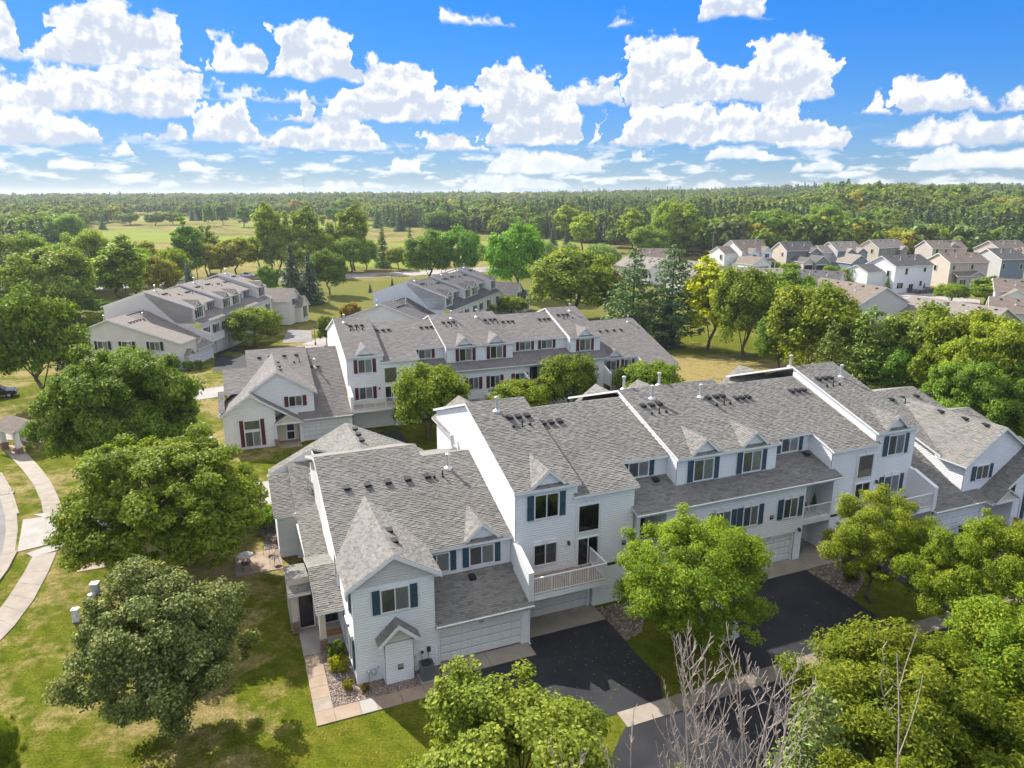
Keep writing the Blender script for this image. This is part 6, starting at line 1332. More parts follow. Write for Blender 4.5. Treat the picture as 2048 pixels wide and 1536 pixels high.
# ------------------------------------------------------------------ houses of the estate on the right
def house(label, x, y, yaw, W, L, eave, pitch, sid, roofm, z=-2.0, front=(), left=(), right=(), name='house', found=4.0):
    """ridge along u (0..L), v=0 is the side towards the camera; front/left/right list windows (s, w, width, height)"""
    r = Row(name, (x, y, z), yaw, label, sid, roofm, 'shutter_black', 2); r.bd['category'] = 'house'
    e = 0.35; rw = eave + pitch * W / 2
    r.roof([[(-e, -e, eave - e * pitch), (L + e, -e, eave - e * pitch), (L + e, W / 2, rw), (-e, W / 2, rw)]]); r.roof([[(-e, W / 2, rw), (L + e, W / 2, rw), (L + e, W + e, eave - e * pitch), (-e, W + e, eave - e * pitch)]], front=False)
    r.fwall(0, 0, L, -found, eave - 0.1); r.wall((0, W, 0), (1, 0, 0), (0, 1, 0), [(0, -found), (L, -found), (L, eave - 0.1), (0, eave - 0.1)])
    for u, sd_ in ((0, -1), (L, 1)): r.swall(u, sd_, [(0, -found), (W, -found), (W, eave - 0.1), (W / 2, rw - 0.14), (0, eave - 0.1)])
    for u, sd_ in ((-e, -1), (L + e, 1)): r.rake([(u, -e, eave - e * pitch - 0.01), (u, W / 2, rw - 0.01), (u, W + e, eave - e * pitch - 0.01)], (sd_ * 0.04, 0, 0), 0.22)
    r.gutter(-e, L + e, -e, eave - e * pitch - 0.02)
    for u_ in (0.0, L): r.box('corner_board', 'trim_white', u_ - 0.09, u_ + 0.09, -0.06, 0.06, -1.0, eave - 0.2)
    F = ('room_dark', 'blind_grey')
    for s_, w, wd, h in front: r.window(s_, 0, w, w + h, wd, 1 if wd < 1.1 else 2 if wd < 2 else 3, False, fill=F)
    for s_, w, wd, h in left: r.window(-0.02, s_, w, w + h, wd, 1 if wd < 1.1 else 2, False, rz=R(-90), fill=F)
    for s_, w, wd, h in right: r.window(L + 0.02, s_, w, w + h, wd, 1 if wd < 1.1 else 2, False, rz=R(90), fill=F)
    n = max(2, int(L / 3))
    for i in range(n): r.vent(L * (i + 0.6) / n, W / 2 - 0.9, rw - 0.9 * pitch)
    for i in range(2): r.pipe(L * (0.3 + 0.4 * i), W / 2 - 2.4, rw - 2.4 * pitch, big=True)
    return r
def cross_gable(r, uc, half, v_front, v_back, eave, pitch, sid=None, w0=-1.0, win=None, door=None):
    """wing whose gable looks at the street side of the house"""
    top = eave + half * pitch; e = 0.3
    r.roof([[(uc - half - e, v_front - e, eave - e * pitch), (uc, v_front - e, top), (uc, v_back, top), (uc - half - e, v_back, eave - e * pitch)], [(uc + half + e, v_front - e, eave - e * pitch), (uc, v_front - e, top), (uc, v_back, top), (uc + half + e, v_back, eave - e * pitch)]], 'gable_roof', 0.14)
    r.wall((0, v_front, 0), (1, 0, 0), (0, -1, 0), [(uc - half, w0), (uc + half, w0), (uc + half, eave - 0.1), (uc, top - 0.14), (uc - half, eave - 0.1)], mat=sid, name='gable')
    for u, sd_ in ((uc - half, -1), (uc + half, 1)): r.swall(u, sd_, [(v_front, w0), (v_back, w0), (v_back, eave - 0.1), (v_front, eave - 0.1)], mat=sid)
    r.rake([(uc - half - e, v_front - e, eave - e * pitch - 0.01), (uc, v_front - e, top - 0.01), (uc + half + e, v_front - e, eave - e * pitch - 0.01)], (0, -0.04, 0), 0.22)
    if win: r.window(uc, v_front, win[0], win[0] + win[2], win[1], 1 if win[1] < 1.1 else 2 if win[1] < 2 else 3, False, fill=('room_dark', 'blind_grey'))
    if door:
        r.box('garage_door', door, uc - half * 0.75, uc + half * 0.75, v_front - 0.06, v_front - 0.01, w0 + 0.9, w0 + 3.2); r.box('door_frame', 'trim_white', uc - half * 0.75 - 0.12, uc + half * 0.75 + 0.12, v_front - 0.05, v_front - 0.005, w0 + 3.2, w0 + 3.42)  # near-black ones are sheets painted with the shade inside an open garage
house('low house with plain pale grey gable end behind the olive pines', 64.05, 158.06, -71.96, 12.83, 17.97, 5.8, 0.5, 'siding_lightgrey', 'roof_brown')
r = house('tall white house with dark roof and black rear deck', 109.5, 202.8, 21.7, 10.05, 14.7, 7.5, 0.5, 'siding_pure', 'roof_dark', front=((4.3, 4.9, 0.95, 1.7), (11.6, 5.4, 0.95, 1.2), (2.4, 1.0, 2.3, 1.6), (10.6, 1.3, 0.95, 1.5)), left=((2.2, 4.2, 0.95, 1.8),))
r.window(6.8, 0, 0.1, 2.1, 1.7, 2, False, fill=('room_dark', 'room_dark')); r.roof([[(-6.5, 3.5, 5.6), (0, 3.5, 5.6), (0, 8, 7.4), (-6.5, 8, 7.4)], [(-6.5, 8, 7.4), (0, 8, 7.4), (0, 13, 5.2), (-6.5, 13, 5.2)]], 'garage_roof'); r.fwall(3.8, -6.2, 0, -3, 5.5); r.swall(-6.2, -1, [(3.8, -3), (12.7, -3), (12.7, 5.2), (8, 7.2), (3.8, 5.5)])
r.box('deck_floor', 'metal_dark', 5.5, 13.0, -4.4, -0.02, -0.35, -0.1)
for i in range(4): r.box('deck_post', 'metal_dark', 5.6 + i * 2.4, 5.8 + i * 2.4, -4.3, -4.1, -4.0, 0.9)
for (a, b_) in (((5.5, -4.4), (13, -4.4)), ((5.5, -4.4), (5.5, -0.1)), ((13, -4.4), (13, -0.1))):
    for k in range(3): r.box('deck_rail', 'metal_dark', min(a[0], b_[0]) - 0.05, max(a[0], b_[0]) + 0.05, min(a[1], b_[1]) - 0.05, max(a[1], b_[1]) + 0.05, 0.1 + k * 0.32, 0.32 + k * 0.32)
um = empty('parasol', tuple(r.bd.matrix_basis @ Vector((9.6, -2.2, -0.1))), 0, 'closed dark parasol on the black deck of the white house', 'parasol'); MB().tube((0, 0, 0), (0, 0, 2.7), 0.04, 0.04, 8).build('pole', MAT['metal_dark'], um); MB().lathe([(0.04, 0.9), (0.28, 1.1), (0.22, 1.9), (0.05, 2.65)], 10).build('canopy', MAT['metal_dark'], um)
r = house('tan two-storey house with box bay, right of the white house', 131.8, 214.1, 11.5, 9.75, 13.5, 7.5, 0.5, 'siding_tan', 'roof_brown', front=((1.4, 5.3, 0.9, 1.1), (7.8, 5.3, 0.9, 1.4)), left=((5.5, 4.6, 1.0, 1.6),))
cross_gable(r, 8.4, 2.6, -2.0, 1.0, 3.6, 0.5, 'siding_greige', -3.0, (0.9, 2.2, 1.6)); r.roof([[(1.0, -2.3, 3.5), (8.4, -2.3, 3.5), (8.4, 0, 4.7), (1.0, 0, 4.7)]]); r.fwall(-2.0, 1.3, 6.0, -3, 3.4, mat='siding_greige'); r.window(3.3, -2.0, 0.9, 2.5, 2.2, 3, False, fill=('room_dark', 'blind_grey'))
r = house('slate and grey house with steep plain gable at the right edge', 152.5, 222.0, 12.0, 11.5, 9.0, 7.8, 0.5, 'siding_grey', 'roof_dark', front=((1.0, 4.6, 0.95, 1.7), (1.0, 0.6, 0.95, 1.4), (7.6, 4.4, 0.95, 1.7)))
r.fwall(-0.04, 0.1, 8.9, -2, 7.3, mat='siding_slate')
r = house('long low house with mauve-grey roof behind the right-hand trees', 79.5, 145.5, -64.0, 10.7, 18.6, 3.9, 0.5, 'siding_greige', 'roof_tan')
r = house('white house with brown roof cut by the right picture edge', 118.0, 172.0, -25.0, 9.0, 14.0, 4.6, 0.55, 'siding_pure', 'roof_brown'); cross_gable(r, 4.0, 3.4, -2.5, 4.5, 3.2, 0.6, None, -2.0, None, 'door_white')
r = house('pale garage house with tan roof below the right-edge white house', 102.5, 150.0, -30.0, 9.0, 15.0, 3.6, 0.55, 'siding_lightgrey', 'roof_brown', z=-2.4)
r = house('greige house with hip roof and white dormer in the back row', 168.0, 286.0, 8.0, 10.0, 15.0, 6.6, 0.55, 'siding_greige', 'roof_brown', front=((2.0, 4.4, 1.0, 1.6), (6.0, 4.4, 1.0, 1.6), (10.0, 4.4, 1.0, 1.6))); cross_gable(r, 10.5, 1.3, 1.2, 4.5, 7.6, 0.8, 'trim_white', 6.5, (7.3, 0.7, 0.9))
r = house('tan house with several front gables, back row at right', 186.0, 272.0, 20.0, 11.0, 16.0, 7.0, 0.55, 'siding_tan', 'roof_brown', front=((1.5, 4.6, 1.0, 1.6),)); cross_gable(r, 6.0, 2.4, -1.6, 5.0, 5.8, 0.7, None, -1.0, (4.2, 1.0, 1.4)); cross_gable(r, 12.0, 2.8, -2.2, 5.0, 5.8, 0.7, None, -1.0, (4.2, 1.5, 1.4))
r = house('navy house with pale gable trim at the far right', 204.0, 268.0, 14.0, 10.0, 14.0, 7.0, 0.6, 'siding_slate', 'roof_dark', front=((3, 4.6, 1.0, 1.6), (8, 4.6, 1.0, 1.6)))
r = house('slate-blue house with tan roof and blue garage gable', 122.0, 268.0, 17.0, 9.8, 11.5, 7.0, 0.6, 'siding_slate', 'roof_tan', left=((2.5, 4.6, 1.0, 1.6), (2.5, 1.2, 1.0, 1.6)))
r.swall(-0.05, -1, [(0, -2), (9.8, -2), (9.8, 6.9), (4.9, 9.75), (0, 6.9)], mat='siding_grey'); cross_gable(r, 5.0, 2.2, -1.5, 4.0, 6.2, 0.7, 'siding_slate', -1, (4.4, 1.3, 1.4)); cross_gable(r, 9.6, 2.4, -2.0, 4.0, 6.2, 0.7, 'siding_slate', -1, (4.4, 1.6, 1.4)); cross_gable(r, 2.6, 4.0, -9.0, 0.5, 3.2, 0.7, 'siding_slate', -1.0, (3.6, 0.7, 0.8), 'siding_greige')
r.roof([[(-5, 2.0, 6.2), (0, 2.0, 6.2), (0, 6, 8.6), (-5, 6, 8.6)], [(-5, 6, 8.6), (0, 6, 8.6), (0, 10, 6.2), (-5, 10, 6.2)]]); r.swall(-4.7, -1, [(2.3, -2), (9.7, -2), (9.7, 6.2), (6, 8.4), (2.3, 6.2)], mat='siding_grey'); r.window(-4.72, 4.5, 4.4, 6.0, 1.0, 1, False, rz=R(-90), fill=('room_dark',)); r.fwall(2.3, -4.7, 0, -2, 6.1, mat='siding_grey')
r = house('dark-sided house with tan roof and bracketed gable, middle back row', 146.0, 284.9, 24.0, 9.6, 15.5, 6.8, 0.6, 'siding_moss', 'roof_tan', front=((3.5, 4.6, 1.4, 1.1), (8.0, 4.6, 1.4, 1.1)), left=((3.0, 4.4, 1.0, 1.6),)); r.swall(-0.05, -1, [(0, -2), (9.6, -2), (9.6, 6.7), (4.8, 9.6), (0, 6.7)], mat='siding_tan'); cross_gable(r, 12.5, 2.0, -1.6, 4.0, 6.0, 0.6, None, -1, (4.0, 1.9, 1.6))
r = house('white farmhouse style house with brown roof and open garage', 85.0, 264.2, 24.0, 12.4, 13.4, 7.0, 0.6, 'siding_pure', 'roof_brown'); cross_gable(r, 4.2, 1.9, -2.0, 5.0, 6.6, 0.75, None, -1, (4.2, 1.8, 1.6)); cross_gable(r, 11.0, 2.4, -1.2, 5.0, 6.6, 0.75, None, -1, (4.4, 1.9, 1.4)); cross_gable(r, 0.6, 4.2, -10.0, 0.5, 3.2, 0.55, None, -1, None, 'room_dark')
r.roof([[(6.0, -3.0, 3.2), (14.0, -3.0, 3.2), (14.0, 0, 4.5), (6.0, 0, 4.5)]], 'porch_roof')
for u in (6.3, 9.0, 11.5, 13.7): r.box('porch_post', 'trim_white', u - 0.12, u + 0.12, -2.9, -2.66, -0.8, 3.1)
r.roof([[(-6, 2.5, 6.0), (0, 2.5, 6.0), (0, 7, 8.5), (-6, 7, 8.5)], [(-6, 7, 8.5), (0, 7, 8.5), (0, 11.5, 6.0), (-6, 11.5, 6.0)]]); r.swall(-5.7, -1, [(2.8, -2), (11.2, -2), (11.2, 6), (7, 8.3), (2.8, 6.0)]); r.window(-5.72, 4.6, 3.8, 5.6, 1.0, 1, False, rz=R(-90), fill=('room_dark',)); r.fwall(2.8, -5.7, 0, -2, 5.9)
r = house('moss green house with tan gable and open double garage', 103.0, 268.0, 14.0, 9.6, 12.6, 7.0, 0.6, 'siding_moss', 'roof_dark', left=((2.5, 4.6, 1.0, 1.5),)); r.swall(-0.05, -1, [(0, -2), (9.6, -2), (9.6, 6.9), (4.8, 9.8), (0, 6.9)], mat='siding_tan'); cross_gable(r, 11.2, 2.2, -1.8, 4.0, 6.4, 0.7, None, -1, (4.2, 1.7, 1.6)); cross_gable(r, 4.0, 2.2, -8.0, 0.3, 3.4, 0.7, 'siding_tan', -1, None, 'room_dark'); cross_gable(r, 9.0, 3.0, -9.0, 0.3, 3.4, 0.7, None, -1, (4.2, 0.7, 0.8), 'room_dark')
house('low house with mauve roof and white gable end, left of the yellow tree', 45.9, 209.5, -62.5, 13.2, 14.4, 5.0, 0.5, 'siding_pure', 'roof_tan', front=((11.5, 2.2, 1.0, 1.6),), right=((3.5, 1.6, 1.0, 1.6),))
house('long greige house with pale ridge at the left end of the estate', 34.5, 240.0, -55.0, 13.6, 16.0, 4.4, 0.42, 'siding_lightgrey', 'roof_tan', front=((4.0, 1.4, 1.0, 1.6), (11.0, 1.6, 1.2, 1.8)))
r = house('hip-roofed brown house behind the tall pines', 46.5, 262.0, -8.0, 13.0, 14.0, 3.8, 0.62, 'siding_tan', 'roof_brown'); cross_gable(r, 11.0, 3.0, -3.0, 6.0, 3.6, 0.75, 'siding_greige', -1)
house('low house with grey-mauve roof among the maples', 64.0, 205.0, -20.0, 11.0, 13.0, 3.8, 0.5, 'siding_lightgrey', 'roof_tan'); house('dark grey low roof right of the grey-mauve roof', 82.0, 206.0, -35.0, 10.0, 12.0, 3.4, 0.5, 'siding_lightgrey', 'roof_dark')
# ------------------------------------------------------------------ vehicles
def vehicle(name, label, cat, loc, yaw, paint, kind='car'):
    """nose towards +x"""
    o = empty(name, loc, yaw, label, cat); L, W = (5.7, 1.98) if kind == 'pickup' else (4.7, 1.84)
    if kind == 'pickup': prof = [(-2.85, 0.5), (2.75, 0.45), (2.85, 0.75), (2.75, 1.08), (1.45, 1.18), (0.75, 1.82), (-0.85, 1.86), (-1.0, 1.2), (-2.85, 1.18)]
    else: prof = [(-2.3, 0.40), (2.25, 0.36), (2.35, 0.62), (2.2, 0.88), (1.15, 1.0), (0.45, 1.58), (-1.3, 1.66), (-2.15, 1.15), (-2.35, 0.85)]
    mb = MB(); n = len(prof)
    def ring(y, inset): return [(x, y * (1.0 if z < 1.2 else 0.84), z) for x, z in prof]
    a, b_ = ring(-W / 2, 0), ring(W / 2, 0)
    mb.face(a[::-1]); mb.face(b_)
    for i in range(n): j = (i + 1) % n; mb.face([a[i], a[j], b_[j], b_[i]])
    body = mb.build('body', MAT[paint], o); bv = body.modifiers.new('soft', 'BEVEL'); bv.width = 0.09; bv.segments = 2; bv.limit_method = 'ANGLE'
    top, x0, x1, zb = (1.78, 0.62, -0.80, 1.22) if kind == 'pickup' else (1.52, 0.40, -1.35, 1.02)
    for sd_ in (-1, 1):
        y0, y1 = sd_ * (W / 2 * 0.945), sd_ * (W / 2 * 0.865)
        MB().face([(x0 + 0.52, y0 + sd_ * 0.02, zb), (x1, y0 + sd_ * 0.02, zb), (x1 + 0.08, y1 + sd_ * 0.025, top), (x0, y1 + sd_ * 0.025, top)]).build('side_window', MAT['room_dark'], o)
    fx = (1.36, 1.20, 0.80, 1.76) if kind == 'pickup' else (1.05, 1.04, 0.52, 1.52)
    MB().face([(fx[0] + 0.03, -W * 0.42, fx[1]), (fx[0] + 0.03, W * 0.42, fx[1]), (fx[2] + 0.05, W * 0.38, fx[3]), (fx[2] + 0.05, -W * 0.38, fx[3])]).build('windscreen', MAT['room_dark'], o)
    if kind == 'pickup': MB().box(-2.7, -1.1, -W * 0.4, W * 0.4, 1.185, 1.20).build('bed', MAT['rubber'], o)
    else: MB().face([(-2.14, -W * 0.40, 1.2), (-2.14, W * 0.40, 1.2), (-1.40, W * 0.37, 1.66), (-1.40, -W * 0.37, 1.66)]).build('rear_window', MAT['room_dark'], o)
    wx = (1.75, -1.75) if kind == 'pickup' else (1.42, -1.42); rr = 0.40 if kind == 'pickup' else 0.33
    for x in wx:
        for sd_ in (-1, 1):
            w = empty('wheel', (x, sd_ * (W / 2 - 0.08), rr)); w.parent = o; w.rotation_euler = (R(90), 0, 0)
            MB().lathe([(rr * 0.7, -0.12), (rr, -0.09), (rr, 0.09), (rr * 0.7, 0.12)], 16).build('tyre', MAT['rubber'], w); MB().lathe([(rr * 0.58, -0.126), (rr * 0.58, 0.126)], 12).build('rim', MAT['metal_galv'], w)
    for sd_ in (-1, 1):
        MB().box(prof[3][0] - 0.02, prof[3][0] + 0.05, sd_ * W * 0.36 - 0.18, sd_ * W * 0.36 + 0.18, 0.68, 0.84).build('headlight', MAT['utility_white'], o)
        MB().box(prof[0][0] - 0.04, prof[0][0] + 0.03, sd_ * W * 0.40 - 0.1, sd_ * W * 0.40 + 0.1, 0.78, 1.0).build('tail_light', MAT['red_lamp'], o)
    return o
p = ground_at(494, 555); vehicle('pickup_truck', 'white crew cab pickup driving on the county road', 'pickup', (p.x, p.y, p.z + 0.06), R(6), 'car_white', 'pickup')
p = ground_at(432, 556); vehicle('parked_car', 'pale car half hidden by the blue spruce on the county road', 'car', (p.x, p.y, p.z + 0.06), R(8), 'car_grey')
p = BU(-3.0, -4.6); vehicle('parked_car', 'black car parked before the white double garage door', 'car', (p.x, p.y, gz(p.x, p.y) + 0.03), R(B_YAW + 90), 'car_black')
p = AU(19.9, -2.4); vehicle('parked_car', 'white car half hidden under the ash between the black driveways', 'car', (p.x, p.y, 0.025), R(A_YAW + 94), 'car_white')
p = ground_at(-6, 795); vehicle('parked_car', 'dark car at the left picture edge above the shelter', 'car', (p.x, p.y, p.z), R(30), 'car_black')
# ------------------------------------------------------------------ things round the near row
AYR = R(A_YAW)
def ax(u, v, z=0.0): q = AU(u, v); return (q.x, q.y, gz(q.x, q.y) + z)
def ac_unit():
    o = empty('air_conditioner', ax(3.52, -0.86, 0.02), AYR, 'grey outdoor air conditioner unit beside the near garage door', 'air conditioner')
    MB().box(-0.44, 0.44, -0.44, 0.44, 0, 0.07).build('pad', MAT['concrete_pale'], o)
    mb = MB()
    def sq(h, r, c=0.10):
        pts = []
        for k in range(4):
            cx, cy_ = ((r - c), (r - c)) if k == 0 else (-(r - c), (r - c)) if k == 1 else (-(r - c), -(r - c)) if k == 2 else ((r - c), -(r - c))
            for j in range(4): t = math.pi / 2 * k + math.pi / 6 * j; pts.append((cx + c * math.cos(t), cy_ + c * math.sin(t), h))
        return pts
    def loft(mb, rings):
        for A_, B_ in zip(rings, rings[1:]):
            for i in range(16): j = (i + 1) % 16; mb.face([A_[i], A_[j], B_[j], B_[i]])
    loft(mb, [sq(0.08, 0.33), sq(0.90, 0.33)]); mb.face(sq(0.90, 0.33)); mb.build('case', MAT['plastic_grey'], o)
    lv = MB()
    for k in range(17): z = 0.12 + k * 0.045; loft(lv, [sq(z, 0.335), sq(z + 0.005, 0.352), sq(z + 0.026, 0.335)])
    lv.build('louvres', MAT['plastic_grey'], o); tp = MB(); loft(tp, [sq(0.88, 0.365, 0.14), sq(0.94, 0.365, 0.14), sq(0.955, 0.31, 0.14)]); tp.build('top_cover', MAT['plastic_grey'], o)
    MB().lathe([(0.27, 0.957), (0.27, 0.962)], 24).build('fan_well', MAT['room_dark'], o); g_ = MB()
    for rr in (0.06, 0.11, 0.16, 0.21, 0.26):
        for i in range(20):
            a0, a1 = 2 * math.pi * i / 20, 2 * math.pi * (i + 1) / 20; g_.tube((rr * math.cos(a0), rr * math.sin(a0), 0.972), (rr * math.cos(a1), rr * math.sin(a1), 0.972), 0.005, None, 4, False)
    for i in range(6): a0 = i * math.pi / 6; g_.tube((-0.27 * math.cos(a0), -0.27 * math.sin(a0), 0.972), (0.27 * math.cos(a0), 0.27 * math.sin(a0), 0.972), 0.006, None, 4, False)
    g_.build('grille', MAT['metal_dark'], o)
    for i in range(4):
        a0 = i * math.pi / 2; MB().prism([(0.03 * math.cos(a0), 0.03 * math.sin(a0), 0.964), (0.24 * math.cos(a0), 0.24 * math.sin(a0), 0.964), (0.22 * math.cos(a0 + 0.6), 0.22 * math.sin(a0 + 0.6), 0.968)], (0, 0, 0.004)).build('fan_blade', MAT['fan_dark'], o)
ac_unit()
def on_wall(name, label, cat, u, v, w, build):
    q = AU(u, v); o = empty(name, (q.x, q.y, w), AYR, label, cat); build(o)
on_wall('disconnect_box', 'small dark electrical box on the wall above the air conditioner', 'electrical box', 3.86, -0.03, 1.05, lambda o: (MB().box(-0.09, 0.09, -0.09, 0, 0, 0.30).build('case', MAT['metal_dark'], o), MB().tube((0, -0.05, 0), (-0.1, -0.2, -0.5), 0.015, 0.015, 6).build('conduit', MAT['metal_dark'], o)))
on_wall('meter_box', 'grey electric meter left of the dark electrical box', 'electric meter', 3.48, -0.03, 1.05, lambda o: (MB().box(-0.11, 0.11, -0.08, 0, 0, 0.22).build('case', MAT['utility_white'], o), MB().tube((0, -0.08, 0.11), (0, -0.15, 0.11), 0.075, 0.075, 12).build('dial', MAT['metal_dark'], o), MB().tube((0, -0.03, 0), (0, -0.03, -0.7), 0.02, 0.02, 6).build('conduit', MAT['metal_galv'], o)))
on_wall('hose_reel', 'small pale hose bib on the wall left of the meter', 'hose bib', 3.08, -0.03, 0.85, lambda o: (MB().box(-0.07, 0.07, -0.06, 0, 0, 0.16).build('plate', MAT['trim_cream'], o), MB().tube((0, -0.02, 0.05), (0, -0.14, 0.03), 0.025, 0.02, 6).build('spout', MAT['metal_galv'], o)))
def gas(o):
    m = MB(); m.tube((-0.25, -0.12, 0), (-0.25, -0.12, 0.75), 0.025, None, 8).tube((-0.25, -0.12, 0.75), (-0.10, -0.12, 0.80), 0.025, None, 8).tube((0.1, -0.12, 0.80), (0.3, -0.12, 0.86), 0.025, None, 8).tube((0.3, -0.12, 0.86), (0.3, 0.02, 0.86), 0.025, None, 8); m.build('pipework', MAT['metal_galv'], o)
    MB().lathe([(0.06, 0.52), (0.15, 0.56), (0.15, 0.74), (0.09, 0.80), (0.05, 0.86)], 12, (0.02, -0.13, 0)).build('meter_body', MAT['utility_green'], o); MB().lathe([(0.03, 0.70), (0.10, 0.74), (0.10, 0.79), (0.02, 0.86)], 10, (-0.25, -0.12, 0)).build('regulator', MAT['metal_galv'], o)
on_wall('gas_meter', 'gas meter with grey pipes on the wall near the house corner', 'gas meter', 0.82, -0.03, 0.0, gas)
def dish(o):
    MB().tube((0, 0, 0), (0, 0, 0.75), 0.03, 0.03, 8).build('mast', MAT['metal_galv'], o)
    for k, (dx, dz, rz) in enumerate(((0.0, 0.75, 2.5), (0.12, 0.45, 2.2))):
        d_ = empty('dish_head', (dx, 0, dz), rz); d_.parent = o; d_.rotation_euler = (R(62), 0, rz)
        MB().lathe([(0.02, 0.0), (0.12, 0.012), (0.22, 0.045), (0.29, 0.09), (0.295, 0.09), (0.22, 0.03), (0.10, -0.012)], 16).build('reflector', MAT['utility_white'], d_); MB().tube((0, -0.27, 0.05), (0, -0.06, 0.55), 0.014, None, 6).build('feed_arm', MAT['utility_white'], d_); MB().box(-0.05, 0.05, -0.1, 0.02, 0.52, 0.62).build('feed', MAT['utility_white'], d_)
    MB().tube((-0.5, 0, -0.15), (0, 0, 0.4), 0.015, None, 6).tube((0.3, 0.4, 0.05), (0, 0, 0.4), 0.015, None, 6).build('struts', MAT['metal_galv'], o)
q = AU(-0.35, 17.2); o = empty('satellite_dish', (q.x, q.y, 4.27), AYR, 'pair of satellite dishes on one mast on the sun room roof', 'satellite dish'); dish(o)
def bin_(label, loc, yaw, mat):
    o = empty('wheeled_bin', loc, yaw, label, 'bin'); mb = MB(); a, b_ = 0.24, 0.31
    for (w0, h0), (w1, h1) in (((a, 0.12), (b_, 1.0)),):
        lo = [(-w0, -w0, h0), (w0, -w0, h0), (w0, w0, h0), (-w0, w0, h0)]; hi = [(-w1, -w1, h1), (w1, -w1, h1), (w1, w1, h1), (-w1, w1, h1)]; mb.face(lo[::-1])
        for i in range(4): j = (i + 1) % 4; mb.face([lo[i], lo[j], hi[j], hi[i]])
    mb.build('tub', MAT[mat], o); MB().prism([(-0.34, -0.35, 1.0), (-0.34, 0.34, 1.0), (-0.34, 0.34, 1.05), (-0.34, 0.0, 1.11), (-0.34, -0.35, 1.04)], (0.68, 0, 0)).build('lid', MAT[mat], o); MB().tube((-0.26, 0.38, 0.98), (0.26, 0.38, 0.98), 0.02, None, 8).build('handle', MAT[mat], o)
    for s_ in (-1, 1): MB().tube((s_ * 0.2, 0.27, 0.12), (s_ * 0.27, 0.27, 0.12), 0.12, None, 12).build('wheel', MAT['rubber'], o)
bin_('dark green wheeled bin before the garage of the far end home', ax(44.9, -0.75, 0.06), AYR, 'plastic_green')
bin_('dark grey wheeled bin in the entry recess beside the right garage', ax(31.9, 2.35, 0.06), AYR, 'plastic_grey')
def chair(label, loc, yaw, mat='metal_dark', seatmat='metal_dark'):
    o = empty('patio_chair', loc, yaw, label, 'chair', 'patio chairs')
    MB().lathe([(0.23, 0.42), (0.25, 0.43), (0.25, 0.45), (0.2, 0.46)], 16).build('seat', MAT[seatmat], o)
    for a, b_ in ((0.19, 0.19), (-0.19, 0.19), (-0.19, -0.19), (0.19, -0.19)): MB().tube((a, b_, 0.42), (a * 1.25, b_ * 1.25, 0), 0.014, 0.012, 6).build('leg', MAT[mat], o)
    bk = MB(); pts = [(-0.24, 0.2, 0.44), (-0.25, 0.29, 0.75), (-0.16, 0.33, 0.93), (0, 0.34, 0.98), (0.16, 0.33, 0.93), (0.25, 0.29, 0.75), (0.24, 0.2, 0.44)]
    for a, b_ in zip(pts, pts[1:]): bk.tube(a, b_, 0.014, None, 6)
    bk.build('back_frame', MAT[mat], o); sp = MB()
    for i in range(1, 6): x = -0.24 + 0.08 * i; sp.tube((x, 0.2, 0.45), (x * 0.9, 0.33, 0.92), 0.009, None, 5)
    sp.build('back_spindles', MAT[mat], o)
    for s_ in (-1, 1): MB().tube((s_ * 0.25, 0.26, 0.65), (s_ * 0.25, -0.18, 0.64), 0.014, None, 6).tube((s_ * 0.25, -0.18, 0.64), (s_ * 0.22, -0.19, 0.42), 0.014, None, 6).build('armrest', MAT[mat], o)
chair('black metal patio chair in front of the round table', ax(-5.05, 14.75, 0.055), AYR + 3.4); chair('black patio chair behind the round table', ax(-5.1, 16.2, 0.055), AYR + 0.2, 'metal_dark', 'blue_cloth')
chair('black patio chair at the patio edge near the brick base', ax(-3.15, 14.9, 0.055), AYR - 0.9); chair('patio chair with rounded lattice back near the dark shrub', ax(-3.5, 16.6, 0.055), AYR - 0.4)
t = empty('patio_table', ax(-5.0, 15.5, 0.055), AYR, 'round stone-topped table on the patio', 'table'); MB().lathe([(0.50, 0.70), (0.53, 0.71), (0.53, 0.73), (0.50, 0.74)], 24).build('table_top', MAT['table_top'], t)
for i in range(4): a_ = i * math.pi / 2 + 0.5; MB().tube((0.15 * math.cos(a_), 0.15 * math.sin(a_), 0.70), (0.38 * math.cos(a_), 0.38 * math.sin(a_), 0), 0.018, None, 6).build('leg', MAT['metal_dark'], t)
# utility cabinets on the lawn
def cabinet(label, px, py, w, d, h, mat, yaw=0.2):
    p = ground_at(px, py); o = empty('utility_cabinet', p, yaw, label, 'utility box'); MB().box(-w / 2 - 0.05, w / 2 + 0.05, -d / 2 - 0.05, d / 2 + 0.05, -0.05, 0.06).build('plinth', MAT['concrete'], o); b = MB().box(-w / 2, w / 2, -d / 2, d / 2, 0.06, h - 0.1).build('case', MAT[mat], o)
    MB().prism([(-w / 2 - 0.03, -d / 2 - 0.03, h - 0.1), (w / 2 + 0.03, -d / 2 - 0.03, h - 0.1), (w / 2 + 0.03, d / 2 + 0.03, h - 0.1), (-w / 2 - 0.03, d / 2 + 0.03, h - 0.1)], (0, 0, 0.1)).build('lid', MAT['utility_white'], o); MB().box(-w / 2 + 0.04, w / 2 - 0.04, -d / 2 - 0.012, -d / 2, 0.15, h - 0.18).build('door', MAT[mat], o); MB().box(w / 2 - 0.1, w / 2 - 0.07, -d / 2 - 0.03, -d / 2 - 0.012, h * 0.45, h * 0.6).build('handle', MAT['metal_galv'], o)
